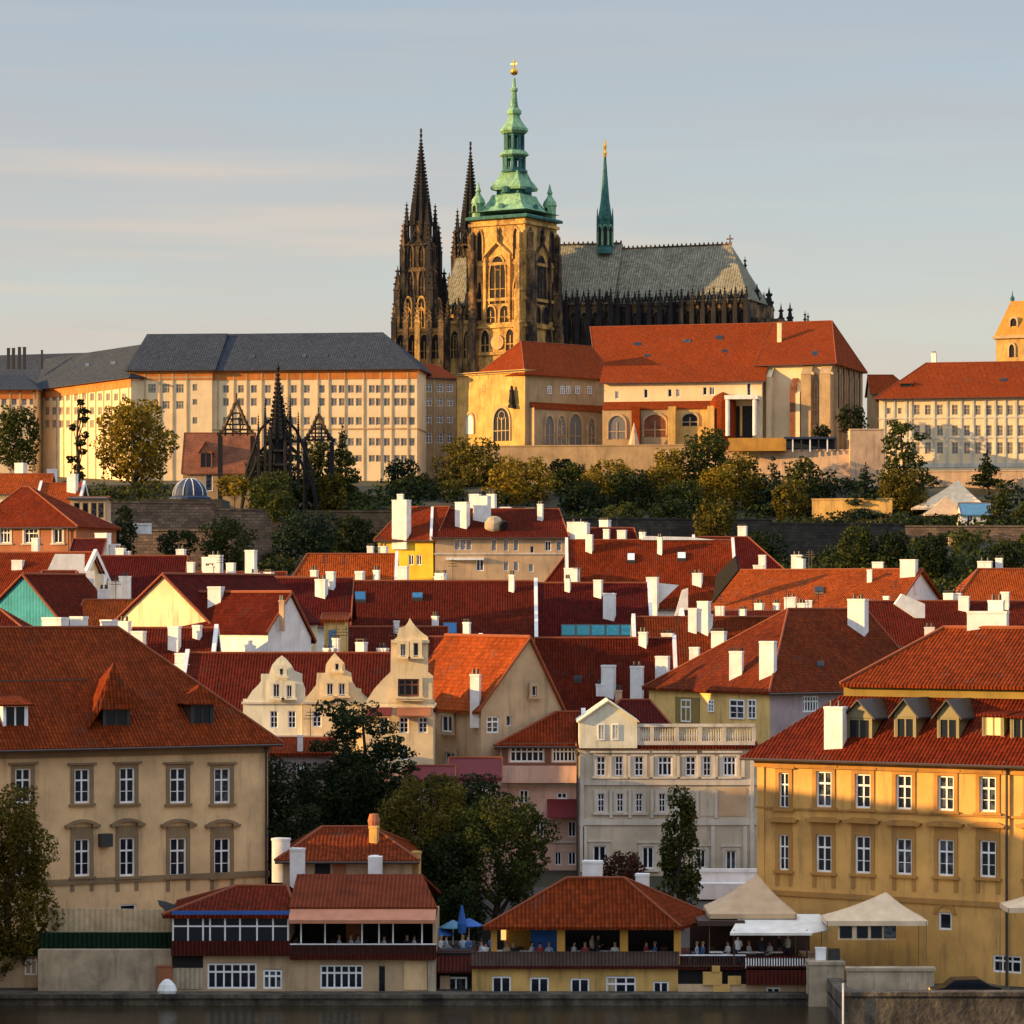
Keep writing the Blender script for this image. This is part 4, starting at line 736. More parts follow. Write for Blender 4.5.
fr=Fr((-40,42),(195.5,195.5),.4); root=empty('garden_shed',fr.loc,0,'small green shed half hidden behind the tree at the left edge','shed'); b=MB(); b.box(0,fr.W,0,4,0,fr.hz(953)); b.build('wall',M['tan'],root); b=MB(); z=fr.hz(953); b.slab([(-.2,-.3,z),(fr.W+.2,-.3,z),(fr.W+.2,4.2,z+.6),(-.2,4.2,z+.6)],.15); b.build('roof',M['greenwood'],root); a=fr.hit(31,975); window(root,a[0],a[1],.8,1.,'two','frame',y=-.12)
p=at(173,911,194.5); root=empty('cafe_parasol',(p.x,194.5,.6),0,'black parasol tilted on its pole beside the glazed pavilion','parasol'); h=p.z-.6
b=MB(); b.tube((0,0,0),(0,0,h),.04); b.build('pole',M['dark'],root)
b=MB(); ax=Vector((.55,-.1,.8)).normalized(); b2=MB(); 
n=8; A=ax.orthogonal().normalized(); B=ax.cross(A); c=Vector((0,0,h)); tip=c+ax*.45
ring=[c+1.2*(math.cos(2*math.pi*k/n)*A+math.sin(2*math.pi*k/n)*B) for k in range(n)]
for k in range(n): b.face([ring[k],ring[(k+1)%n],tip]); b.face([ring[(k+1)%n],ring[k],tip-ax*.05])
b=MB(); [ (b.face([ring[k],ring[(k+1)%n],tip]),b.face([ring[(k+1)%n],ring[k],tip-ax*.06])) for k in range(n)]; b.build('canopy',M['black'],root)
# blue parasols on the link terrace
def parasol(px,py,Y,z,r,mat,label,g=None,fold=False):
    p=at(px,py,Y); root=empty('cafe_parasol',(p.x,Y,z),0,label,'parasol',g); h=p.z-z
    b=MB(); b.tube((0,0,0),(0,0,h),.035); b.build('pole',M['frame'],root)
    b=MB(); b.lathe([(r,h-.5) if not fold else (.25,h-1.8),(r*.98,h-.45) if not fold else (.3,h-1.2),(.05,h)],8); b.build('canopy',M[mat],root)
zt=zat(951,197)
parasol(462,905,199,zt,.6,'blue','furled blue parasol standing beside the ribbed restaurant roof',None,True)
for x,y,l in((453,920,'pale blue parasol left of the amber terrace, second from the furled one'),(469,918,'blue open parasol nearest to the amber terrace'),(441,927,'blue parasol leaning low beside the pink awning')): parasol(x,y,200,zt,.9,'blue' if x!=453 else 'skyblue',l)
fr=Fr((434,474),(196,196),.5); b=MB(); b.box(0,fr.W,0,7,0,zt-.5); o=b.build('terrace_deck',M['browndark'],None,fr.loc,0); tag(o,'dark terrace deck behind the narrow annexe','deck')
# people and furniture
tz=zat(958,193.6); 
for i,(px,s,sit,l) in enumerate([(184,4,False,'person in pale blue standing in the glazed pavilion'),(198,0,False,'person in white standing in the glazed pavilion'),(217,4,True,'person in pale blue seated in the glazed pavilion')]): person(px,194.6,zat(943,194.6),s,sit,.3*i,l)
for px,s,sit,l in [(339,0,True,'seated guest in white, leftmost under the pink awning'),(351,0,True,'seated guest in white before the brown door under the pink awning'),(358,4,True,'seated guest in pale blue right of the brown door'),(384,0,True,'guest in white seated in the middle of the open terrace'),(407,2,True,'guest in black seated near the right end of the pink awning'),(414,0,True,'guest in white seated at the right end of the pink awning')]: person(px,194.6,tz,s,sit,(px%5)-2,l)
for px in(345,378,411): tableset(px,195.,tz,'small white cafe table on the terrace under the pink awning')
for px in(333,364,390,419): chair(px,195.6,tz,0,'dark wooden chair on the terrace under the pink awning')
tz5=zat(965,193.4)
for px,s,sit,l in [(482,4,True,'guest in pale blue seated at the left corner of the amber terrace'),(486,0,True,'guest in white seated beside the left amber pillar'),(492,1,False,'guest in blue standing by the left amber pillar'),(507,5,True,'guest in sand coloured shirt seated before the amber wall'),(513,2,True,'guest in black seated before the amber wall'),(532,0,True,'guest in white seated left of the blue screen'),(540,3,True,'guest in red seated before the blue screen'),(549,4,True,'guest in pale blue seated before the blue screen'),(574,0,True,'guest in white seated between the two middle amber pillars'),(585,3,True,'guest in red seated between the two middle amber pillars'),(592,5,False,'guest in sand coloured clothes standing under the red hip roof'),(598,2,False,'waiter in black standing under the red hip roof'),(615,0,True,'guest in white seated left of the third amber pillar'),(646,3,True,'guest in red seated right of the third amber pillar'),(655,1,True,'guest in blue seated right of the third amber pillar')]: person(px,194.3+(px%3)*.4,tz5,s,sit,(px%6)-3,l)
for px in(499,526,580,606,650): tableset(px,194.8,tz5,'small white cafe table on the amber terrace')
for px in(520,568,611,664): chair(px,195.2,tz5,0,'dark wooden chair on the amber terrace')
tz6=zat(966,193)
for px,s,sit,l in [(697,4,True,'guest in pale blue seated on the dark terrace left of the white awning'),(703,1,True,'guest in blue seated on the dark terrace left of the white awning'),(728,0,True,'guest in white seated at the left end of the white awning'),(738,0,False,'waiter in white standing under the left end of the white awning'),(749,0,True,'guest in white seated below the middle of the white awning'),(762,2,False,'waiter in black standing under the white awning'),(770,0,True,'guest in white seated right of the waiter in black'),(779,2,False,'guest in black standing under the right part of the white awning'),(788,0,False,'guest in white standing at the right end of the white awning')]: person(px,194.2+(px%3)*.5,tz6,s,sit,(px%6)-3,l)
for px in(716,744,757,776): tableset(px,194.3,tz6,'small white cafe table on the dark terrace bar')
for px in(711,734,795): chair(px,195.2,tz6,0,'dark wooden chair on the dark terrace bar')
for px in(441,446,463,468): person(px,198.,zt-.45,[0,2,1,4][(px//2)%4],True,px%4,'guest seated among the blue parasols')

# a building added unseen beyond the left edge to cast shade on the waterfront
house('added_shade_building','tall plain building added out of view at the left to shade the waterfront',(-560,-95),(172,172),655,(None,None,622),D=25,wall='beige',roof='t_near',cat='building')
# ---------------------------------------------------------------- the old town, nearest row
T2='terrace houses'
house('town_house','long dark red roof directly behind the two ornate white gables',(186,392),(244,244),705,(None,None,653),D=12,wall='mint',roof='t_dark')
E1p=[(243,703),(243,699),(247,699),(252,691),(259,684),(261,681),(261,674),(269,674),(272,665),(277,659),(281.5,655.5),(286,659),(291,665),(294,671),(302,674),(302,681),(305,689),(305,703)]
house('gabled_house','pale mint house with curved baroque gable, left of the ornate pair',(243,302.5),(236,236),703,kind='front',apex=(280,672),D=8,wall='mint',roof='t_dark',frontpoly=E1p,tm='mint',wins=[(276.5,684,697,7,'two'),(289.5,685,697,5,'two'),(274,711,728,8,'cross'),(292,711,728,8,'cross'),(274,744,760,8,'cross'),(292,744,760,8,'cross'),(281.5,669,675,4,'plain')],bands=[(702,2),(735,2)],oh=.2,fm='frame')
E2p=[(303,703),(303,700),(309,694),(316,685),(317,673),(325,673),(326,664),(331,657),(334.5,653),(339,658),(344,663),(345,670),(351,673),(352,681),(356,688),(361,689),(362,696),(366,700),(366,703)]
house('gabled_house','cream house with scrolled baroque gable, right of the ornate pair',(303,366),(235.6,235.6),703,kind='front',apex=(334,672),D=8,wall='cream',roof='t_dark',frontpoly=E2p,tm='cream',wins=[(330,683,695,6,'two'),(342,683,695,6,'two'),(317,711,727,9,'cross'),(345,711,727,9,'cross'),(317,744,760,8,'cross'),(337,664,670,4,'plain')],bands=[(702,2),(735,2)],oh=.2)
E3p=[(365,703),(374,689),(383,679),(390.5,672),(391,642),(397,637),(399,628),(405,626),(408,622),(409.7,618),(412,622),(416,627),(421,632),(428,637),(428,672),(433,676),(433,703)]
fr,root,ro,E,_=house('gabled_house','tall cream house with a narrow stepped attic tower and triple window',(365,433),(234,234),703,kind='front',apex=(409,676),D=7,wall='cream',roof='t_dark',frontpoly=E3p,tm='cream',oh=.2,
  wins=[(403,644,656,5,'two'),(416,643,656,5,'plain'),(408.5,679,696,21,'tri',None,'glass','brownframe'),(384,717,733,9,'cross'),(404,717,733,9,'cross'),(423,717,733,9,'cross'),(384,745,760,9,'cross'),(404,745,760,9,'cross')],bands=[(706,2)],bandm='cream')
b=MB(); prect(b,fr,391,429,640,643,-.2,.5); prect(b,fr,396,423,699,701,-.35,0); b.build('cornice',M['cream'],root)
for x0,x1,mm in((367,392,'crimson'),(397,431,'rust')):
    b=MB(); a=fr.hx(x0); c=fr.hx(x1); z=fr.hz(709); b.slab([(a,-1.1,z-.45),(c,-1.1,z-.45),(c,0,z+.2),(a,0,z+.2)],.06); b.build('awning',M[mm],root)
house('town_house','house with dark red roof squeezed between the attic tower and the orange roof slope',(425,474),(252,252),674,(None,None,637),D=9,wall='cream',roof='t_dark')
house('gabled_house','beige house with one broad plain gable and an orange roof slope on its left',(481,563),(238,241.5),706,kind='front',apex=(529,638),eave2=710,D=14,wall='tan',tm='tan',roof='t_orange',oh=.5,
  wins=[(493,716,733,12,'cross'),(509,716,726,5,'plain'),(533,686,696,5,'plain'),(482.8,784,802,6,'two'),(521,756,772,8,'cross')],chim=[(470,481,674,707,'L',1,-.3)],swins=[(449,716,732,11,'twoL'),(452,752,766,10,'twoL')])
fr,root,ro,E,_=house('town_house','pink house with a glazed brown loggia and hipped red roof',(500,578),(236.5,236.5),743,(556,None,712),D=8,wall='pink',roof='t_red',wins=[(527,746,762,34,'six',None,'glass','frame'),(564,746,762,24,'six',None,'glass','frame'),(562,792,799,10,'two'),(524,790,803,9,'two'),(572,821,837,8,'two'),(572,852,865,8,'two'),(558,852,865,7,'two'),(540,821,837,8,'two')],bands=[(841,2),(784,2)])
b=MB(); prect(b,fr,501,579,766,783,-.7,0); b.build('balcony',M['pink'],root)
b=MB(); prect(b,fr,502,578,743,747,-.25,.0); prect(b,fr,545,551,747,764,-.1,.02); prect(b,fr,502,508,747,764,-.1,.02); prect(b,fr,502,578,763,766,-.2,0); b.build('loggia_frame',M['brownframe'],root)
b=MB(); a=fr.hx(547); c=fr.hx(578.5); b.slab([(a,-1.3,fr.hz(816)),(c,-1.3,fr.hz(816)),(c,0,fr.hz(799)),(a,0,fr.hz(799))],.06); b.build('awning',M['crimson'],root)
row1=[(601,9),(619,8),(639,9),(665,15),(690.7,10),(707,8),(729.6,13)]
fr,root,ro,E,_=house('terrace_palace','grey cream four storey facade with white bands and a roof balustrade',(579,757),(234,234),746,(None,None,740),D=9,wall='greycream',roof='t_dark',cat='palace',oh=.2,tm='paletrim',
  wins=[(x,756,776,w_,'cross' if w_<12 else 'tri','top') for x,w_ in row1]+[(x,794,812,7,'cross','plain') for x in(601,620,639,662,684)]+[(599.5,846,864,13,'two','lintel'),(648,847,869,12,'two','lintel'),(701,849,868,9,'two','lintel'),(731,850,874,11,'two','lintel')],
  bands=[(779,6),(819,6),(879,4)],pil=[(x,4,756,872) for x in(582,752)]+[(x,3,756,777) for x in(610,629,652,678,699,716,743)]+[(x,3,790,818) for x in(611,630,652,675,697,716)]+[(x,4,826,875) for x in(585,713,745)],pilm='paletrim',pipes=(577.5,))
b=MB(); prect(b,fr,718,746,788,816,-.05,0); b.build('blind_panel',M['tan'],root)
b=MB(); prect(b,fr,700,715,788,816,-.05,0); b.build('blind_panel',M['greycream'],root)
b=MB(); prect(b,fr,636,755,741,745,-.15,.2); prect(b,fr,636,755,724,727,-.15,.2)
for x0 in(636,650,675,698,722,752): prect(b,fr,x0,x0+4,727,741,-.12,.17)
b.build('balustrade_frame',M['paletrim'],root)
b=MB()
for i in range(46):
    x=641+i*2.42; c=fr.hx(x); z0=fr.hz(741); z1=fr.hz(727); b.lathe([(.05,z0),(.085,z0+.35),(.04,z0+.75),(.06,z1)],6,(c,.02))
b.build('balusters',M['paletrim'],root)
gb=MB(); gb.prism([fr.hit(x,y) for x,y in [(579,748),(579,720),(608,701),(637,720),(637,748)]],-.25,3); gb.build('gable_front',M['mint'],root)
a=fr.hit(577,721); t=fr.hit(608,699.5); c=fr.hit(639,721)
b=MB(); b.slab([(a[0],5,a[1]),(a[0],-.5,a[1]),(t[0],-.5,t[1]),(t[0],5,t[1])],.12); b.slab([(c[0],-.5,c[1]),(c[0],5,c[1]),(t[0],5,t[1]),(t[0],-.5,t[1])],.12); b.build('gable_roof',M['mint'],root)
for x in(601,615): a=fr.hit(x,740); window(root,a[0],a[1],.5,1.2,'two','frame',y=-.42)
house('town_house','small dark red hipped roof behind the balustrade of the grey cream facade',(600,668),(247,247),724,(620,650,700),D=7,wall='cream',roof='t_maroon',oh=.3,chim=[(615,622,690,700,'B',1,-.3,'peach')])
fr=Fr((697,760),(227,227)); b=MB(); b.box(0,fr.W,0,3,0,fr.hz(872)); b.box(-.1,fr.W+.1,-.1,.3,fr.hz(872),fr.hz(869)); b.box(-.1,fr.W,-1.2,0,0,fr.hz(882)); o=b.build('garden_wall',M['white'],None,fr.loc,0); tag(o,'white stepped garden wall at the foot of the grey cream facade','wall')
fr,root,ro,E,_=house('corner_house','yellow and lilac corner house under a large textured hip roof',(770,925),(250,259),690,(788,None,609),D=16.5,wall='lilac',roof='t_brown',oh=.5,wins=[(811,696,712,16,'six'),(850,696,712,10,'two'),(811,727,745,10,'two')],
  chim=[(729,744,651,677,'L',2,-.3),(759,777,641,676,'L',0,-.4),(847,869,598,629,'F',1,-.45)],skyl=[(816,823,663,668)])
b=MB(); b.box(-.12,-.005,0,16.5,0,E-.1); b.build('side_wall',M['straw'],root)
b=MB(); y0,z0=fr.side(701,723,0); y1,z1=fr.side(677,698,0); b.box(-.2,-.125,y0,y1,z0,z1+.1); b.build('loggia',M['olive'],root)
for pc,pt,pb,wp in((686,699,722,10),(711,700,712,6),(737,699,719,15),(752,699,719,8)):
    yc,zt=fr.side(pc,pt,-.2); zb=fr.side(pc,pb,-.2)[1]; ww=abs(fr.side(pc+wp/2,pt,0)[0]-fr.side(pc-wp/2,pt,0)[0]); window(root,-.32,zb,ww,zt-zb,'cross','frame',y=yc,rz=-math.pi/2)
house('town_house','low pink house with crimson roof between the trees and the beige gable',(452,498),(229,229),776,(None,None,758),D=6,wall='pink',roof='crimson',oh=.3,wins=[(482.5,784,802,7,'two'),(463,786,800,8,'two')])
house('town_house','narrow pink house with lower crimson roof behind the olive trees',(408,451),(228,228),778,(None,None,766),D=5,wall='pink',roof='crimson',oh=.3,wins=[(420,786,800,8,'two'),(438,786,800,8,'two')])
house('town_house','lilac grey house behind the dark tree at the corner of the beige palace',(262,330),(228,228),752,(None,None,738),D=7,wall='lilac',roof='t_red',oh=.3,wins=[(278,762,776,8,'two'),(300,762,776,8,'two'),(278,800,814,8,'two')])
house('town_house','pink house with a salmon awning seen through the dark tree',(338,400),(227,227),780,(None,None,773),D=6,wall='pink',roof='pinkcanvas',oh=.3,wins=[(352,786,800,8,'two'),(375,786,800,8,'two')])
# ---------------------------------------------------------------- second and third rows
house('town_house','house with a plain dark red roof and white firewalls right of the beige gable',(540,672),(270,270),722,(None,None,638),D=12,wall='white',roof='t_dark',skyl=[(574,582,677,681)],chim=[(601,616,665,692,'F',0,-.3),(630,644,666,699,'F',0,-.3),(655,670,656,688,'F',0,-.3),(596,606,684,692,'F',0,0)])
house('town_house','brown red roof just left of the corner house, with three white chimneys',(641,775),(285,285),672,(None,None,617),D=10,wall='white',roof='t_brown',chim=[(688,698,608,630,'F',0,-.3),(697,711,601,630,'F',0,-.45),(711,727,631,646,'F',2,-.4),(689,700,647,664,'F',0,-.3)])
fr,root,ro,E,_=house('town_house','maroon roof with a strip of turquoise roof windows',(538,647),(298,298),640,(None,None,583),D=14,wall='white',roof='t_maroon',skyl=[(561,635,626,638,'tealglass',5)],chim=[(603,616,593,617,'F',0,-.3)])
fr,root,ro,E,_=house('town_house','wide brown tiled roof with small blue skylights behind the attic tower',(343,531),(292,292),638,(None,None,581),D=14,wall='white',roof='t_dark',skyl=[(352,366,593,602,'blueglass'),(412,423,594,600,'blueglass'),(443,457,624,636,'blueglass')],chim=[(355,364,572,582,'B',0,-.3),(397,409,566,581,'B',0,-.3)])
house('town_house','dark red roof with a pale ridge just left of the attic tower',(330,442),(266,266),660,(None,None,627),D=9,wall='white',roof='t_dark')
house('gabled_house','house with a large plain cream gable among the white chimneys',(118,209),(266,261),620,kind='front',apex=(164,575),eave2=621,D=16,wall='cream',roof='t_maroon',chim=[(208,224,587,616,'R',0,-.3)])
house('gabled_house','house with a tall narrow white gable and brown roof on its left',(268,311),(256,260),628,kind='front',apex=(290,593),eave2=636,D=12,wall='white',roof='t_dark',chim=[(279,285,600,612,'L',0,-.3,'peach')],ohs=.1)
house('town_house','maroon roof behind the narrow white gable',(250,346),(284,284),622,(None,None,578),D=11,wall='white',roof='t_maroon',chim=[(245,257,550,574,'B',0,-.35),(247,264,573,594,'F',0,-.35),(315,328,579,595,'F',0,-.35)])
house('town_house','orange brown hipped roof left of the bright yellow house',(274,390),(335,335),612,(307,None,554),D=13,wall='cream',roof='t_orange',chim=[(355,365,571,583,'F',0,-.3)])
fr,root,ro,E,_=house('small_house','tiny yellow attic house with pale blue door between white gable and brown roof',(324,345),(262,262),619,(None,None,614),D=5,wall='straw',roof='t_orange',oh=.3); b=MB(); prect(b,fr,329,336,630,652,-.2,-.02); b.build('door',M['skyblue'],root)
house('town_house','maroon roof with several white chimneys behind the bright orange roof',(82,177),(318,318),603,(None,None,556),D=13,wall='white',roof='t_maroon',chim=[(95,107,574,601,'F',0,-.4),(108,122,581,601,'F',0,-.4),(119,131,576,600,'F',0,-.4),(176,186,549,577,'B',0,-.3)])
fr,root,ro,E,_=house('town_house','maroon hipped roof right of the turquoise gable',(38,92),(292,292),616,(42,76,571),D=10,wall='white',roof='t_maroon'); plate(fr,'firewall',[(47,571),(55,554),(84,554),(84,571),(94,571),(94,595),(78,571)],6,.5,M['white'],ro)
house('gabled_house','house with turquoise boarded gable',(-12,60),(281,277),612,kind='front',apex=(24,575),eave2=619,D=9,wall='teal',roof='t_dark')
house('town_house','large plain brown red roof at the left edge',(-90,56),(312,308),626,(None,None,553),D=18,wall='cream',roof='t_red',chim=[(0,12,556,572,'B',0,-.4),(12,24,560,567,'F',0,-.2)])
house('town_house','dark roof below the turquoise gable at the left edge',(-100,38),(262,262),642,(None,-3,607),D=9,wall='white',roof='t_dark')
house('town_house','bright orange roof left of the large cream gable',(66,134),(277,277),642,(84,None,600),D=11,wall='white',roof='t_orange')
house('town_house','dark brown roof wedged between the beige palace roof and the cream gable',(131,205),(250,250),674,(None,None,628),D=9,wall='white',roof='t_dark',chim=[(118,131,621,640,'B',0,-.3),(131,146,631,652,'F',0,-.3),(168,181,626,648,'F',0,-.3),(175,187,653,661,'F',0,-.2),(171,193,664,681,'F',0,-.2)])
house('town_house','long maroon ridge behind the cream gable with two white chimneys',(168,305),(302,302),602,(None,None,577),D=12,wall='white',roof='t_maroon',chim=[(187,195,562,577,'B',0,-.3),(209,223,555,578,'B',0,-.35)])
house('town_house','rust brown house with pyramid tiled roof at the left edge',(-26,76),(384,380),526,(22,29,487),D=12,wall='rust',roof='t_red',wins=[(5,528,543,10,'tri','plain'),(31,528,543,13,'tri','plain'),(58,528,543,9,'two','plain')],pipes=(69,),tm='paletrim',base=17)
house('town_house','low orange roof behind the rust brown house',(-40,46),(430,430),492,(None,None,474),D=9,wall='cream',roof='t_orange',chim=[(47,57,469,481,7.,0,-.4)])
house('town_house','small light orange roof with white chimney left of the beige pavilion',(40,76),(418,418),502,(None,None,483),D=9,wall='white',roof='t_orange',chim=[(67,78,474,491,'F',0,-.3)])
house('pavilion','beige flat roofed pavilion with four olive windows below the hill wall',(70,105),(404,404),498,(None,None,497),D=6,wall='tan',roof='dark',cat='pavilion',oh=.3,wins=[(x,503,518,6,'plain',None,'glass','oliveframe') for x in(77,85.5,94,101)],bands=[(521,2)])
house('town_house','small maroon roof with tall white chimney stack beside the rust brown house',(72,98),(345,345),556,(None,None,539),D=8,wall='white',roof='t_maroon',chim=[(95,111,533,556,5.,0,-.4),(110,120,544,556,5.,0,-.2)])
fr,root,ro,E,_=house('yellow_house','bright yellow house with a tall white chimney tower on its roof',(378,433),(402,400),539,(405,None,507),D=12,wall='lemon',roof='t_red',wins=[(386,556,565,4,'plain'),(411,555,565,5,'two'),(419,555,565,5,'two')],chim=[(392,411,500,537,'F',0,-.4),(397,404,494,500,4.5,0,-.3)])
fr,root,ro,E,_=house('town_house','tan house with dark red roof adjoining the bright yellow house',(435,566),(400,400),536,(None,559,509),D=12,wall='tan',roof='t_dark',wins=[(457,539,550,5,'two'),(463,539,550,5,'two'),(469,539,550,5,'two'),(494,539,551,5,'two'),(506,539,551,5,'two'),(516,539,551,5,'two'),(532,546,553,4,'plain'),(548,541,551,6,'two'),(559,541,551,5,'two'),(480,559,571,8,'two'),(506,562,571,5,'two'),(516,562,571,5,'two'),(531,564,572,5,'two')],
  chim=[(455,470,502,526,'F',0,-.4),(473,491,496,519,'F',0,-.35),(499,512,507,513,'B',0,-.2),(525,535,508,514,'B',0,-.2),(567,588,522,540,1.,0,-.35)],bands=[(553,1.5)])
b=MB(); p=fr.hit(494,533,2.); b.lathe([(1.0,0),(1.3,.8),(1.25,1.6),(.8,2.3),(.3,2.5)],12,sm=True); b.build('roof_cowl',M['conc'],ro,(p[0],2.,p[1]-.3)); b=MB(); b.tube((1.1,-1.,1.4),(1.3,-1.4,1.2),.6,n=12); b.build('cowl_opening',M['black'],ro,(p[0],2.,p[1]-.3))
b=MB(); prect(b,fr,446,484,557.5,560,-.5,.0); b.build('balcony',M['white'],root)
house('town_house','dark red hipped roof right behind the tan house, with a white funnel chimney',(540,650),(378,378),592,(586,634,528),D=14,wall='white',roof='t_dark',chim=[(575,590,523,540,'F',0,-.4),(617,627,530,541,'F',0,-.3)])
fr,root,ro,E,_=house('town_house','broad brown red roof with white parapet strip on its ridge and two round skylights',(572,733),(362,362),605,(None,None,540),D=15,wall='white',roof='t_red',chim=[(564,580,568,587,'F',0,-.3),(646,659,577,608,'F',0,-.3),(692,703,573,583,'F',0,-.3)],skyl=[(627,635,554,562,'frame'),(677,686,553,560,'frame')])
plate(fr,'parapet',[(641,540),(645,536),(690,537),(716,540)],7.3,.5,M['white'],ro)
plate(fr,'firewall',[(658,608),(658,583),(679,585),(660,603)],.2,.3,M['white'],ro)
plate(fr,'firewall',[(674,618),(682,590),(688,588),(688,612)],-9,.3,M['white'],ro)
house('town_house','maroon hipped roof end against the dark hill wall',(700,786),(392,392),573,(None,748,537),D=11,wall='white',roof='t_maroon')
fr,root,ro,E,_=house('town_house','long bright orange roof ending in a white gable at the right',(712,893),(340,329),607,(738,None,570),D=14,wall='white',roof='t_orange',chim=[(753,765,565,575,'B',0,-.3),(784,797,597,609,'F',0,-.3),(797,806,603,609,'F',0,-.3),(872,884,562,570,'B',0,-.3),(900,918,560,579,6.,0,-.4)],skyl=[(815,824,588,594)])
plate(fr,'shade_plate',[(712,603),(716,575),(735,556),(738,570)],-1,.5,M['black'],root)  # black plate put in for the dark triangular shade at the roof end
fr,root,ro,E,_=house('town_house','brown red roof at the right edge below the hillside shrubs',(950,1075),(325,325),612,(978,None,569),D=12,wall='white',roof='t_orange',chim=[(977,993,561,570,'B',0,-.3)])
fr,root,ro,E,_=house('town_house','dark red roof with a slanted white parapet in front of the white gable',(868,1075),(302,302),642,(None,None,601),D=12,wall='white',roof='t_dark',chim=[(958,970,596,609,'F',0,-.3),(924,935,627,637,'F',0,-.2)])
plate(fr,'parapet',[(895,604),(902,594),(925,604),(925,618),(916,618)],-1,1.2,M['white'],ro)
house('town_house','dark striped roof strip between the orange roof and the corner house',(690,885),(306,306),632,(None,None,611),D=11,wall='white',roof='t_dark')
house('town_house','low brown roof half hidden behind the white chimneys left of the orange brown hip',(150,280),(356,356),590,(None,None,572),D=10,wall='cream',roof='t_red')
# ---------------------------------------------------------------- hillside walls and small hill buildings
def wallobj(label,px,Y,top,mat,thick=1.0,name='retaining_wall',cap=True,base=None,cat='wall',deep=None):
    fr=Fr(px,Y,base); b=MB(); z=fr.hz(top); b.box(0,fr.W,0,deep or thick,-4,z); 
    if cap: b.box(-.1,fr.W+.1,-.12,thick+.1,z,z+.25)
    o=b.build(name,M[mat],None,fr.loc,fr.ang); tag(o,label,cat); return fr,o
wallobj('long brown stone wall stepping along the hill left of the gothic spire',(92,215),(470,474),503,'stone',deep=20)
wallobj('brown stone wall below the gothic spire',(213,272),(474,477),510,'stone')
wallobj('lower brown stone terrace wall behind the white chimneys',(128,230),(452,452),531,'stone')
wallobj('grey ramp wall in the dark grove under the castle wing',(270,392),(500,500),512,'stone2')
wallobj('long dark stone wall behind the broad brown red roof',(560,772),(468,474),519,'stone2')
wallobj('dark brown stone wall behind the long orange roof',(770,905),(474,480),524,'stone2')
wallobj('brown earth coloured terrace wall at the right under the white tent',(895,1075),(500,500),527,'stone')
wallobj('pale beige retaining wall under the gothic arcade',(470,690),(612,606),447,'castle2')
wallobj('peach coloured retaining wall below the great hall',(655,886),(603,596),452,'peach')
wallobj('sunlit yellow lower wall behind the dark conifers',(812,892),(549,546),500,'gold')
wallobj('weathered peach wall under the long cream palace at the right',(900,1075),(590,585),472,'peach')
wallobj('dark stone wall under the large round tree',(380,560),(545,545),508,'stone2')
wallobj('ochre terrace parapet with cafe below the great hall',(728,786),(598,597),438,'amber',2.,cap=False,base=zat(451,598)+4,name='terrace_parapet')
fr=Fr((784,836),(597.5,597)); root=empty('cafe_pavilion',fr.loc,fr.ang,'navy roofed open cafe pavilion on the retaining wall','pavilion')
z0=fr.hz(452); zt=fr.hz(437); b=MB(); b.box(0,fr.W,-.5,5,zt-.4,zt); b.build('roof',M['navy'],root); b=MB(); b.box(0,fr.W,4,4.2,z0,zt-.4); b.build('back_wall',M['navy'],root)
for i in range(7): b=MB(); x=i*fr.W/6; b.box(x-.12,x+.12,-.3,-.1,z0,zt-.4); b.build('post',M['frame' if i%2 else 'dark'],root)
wallobj('small peach coloured house wall right of the great hall',(850,884),(596,596),430,'peach',deep=6,name='garden_house',cat='house')
# brick garden building, dome tent, gothic spire with two openwork gables
house('garden_building','rust red garden building with arches behind the blue dome tent',(183,252),(566,566),471,(None,None,433),D=10,wall='castle2',roof='brick',cat='building',oh=.3,wins=[(209,474,491,7,'plain'),(226,474,490,7,'plain'),(241,476,490,6,'plain')],dorm=[('gable',200,212,452,468,441,'rust','glass','brownframe')])
p=at(190,499,505); root=empty('dome_tent',(p.x,505,p.z-4),0,'navy dome tent with pale stripes on the hill terrace','tent')
b=MB(); r=.163*17; prof=[(r*1.25,3),(r*1.25,4.2),(r,4.5)]+[(r*math.cos(R(a)),4.5+r*1.05*math.sin(R(a))) for a in range(10,90,13)]+[(.05,4.5+r*1.07)]; b.lathe(prof,20,sm=True); b.build('canopy',M['navy'],root)
for k in range(10):
    b=MB(); a_=2*math.pi*k/10
    for j in range(6): t0=R(j*13); t1=R(j*13+13); b.tube((r*1.02*math.cos(t0)*math.cos(a_),r*1.02*math.cos(t0)*math.sin(a_),4.5+r*1.05*math.sin(t0)),(r*1.02*math.cos(t1)*math.cos(a_),r*1.02*math.cos(t1)*math.sin(a_),4.5+r*1.05*math.sin(t1)),.09,n=4)
    b.build('rib',M['canvasw'],root)
fr=Fr((140,222),(500,500),30); b=MB(); b.box(0,fr.W,0,14,0,fr.hz(499)); o=b.build('garden_terrace',M['stone2'],None,fr.loc,0); tag(o,'dark stone garden terrace under the blue dome tent','terrace')
Ys=545.; s_=Ys/F
p=at(278,600,Ys); root=empty('gothic_spire',(p.x,Ys,gz(p.x,Ys)-1),0,'dark openwork gothic spire standing among the trees before the castle wing','spire'); zb=root.location.z
def zz(py): return zat(py,Ys)-zb
def xx(px): return (px-278)*s_
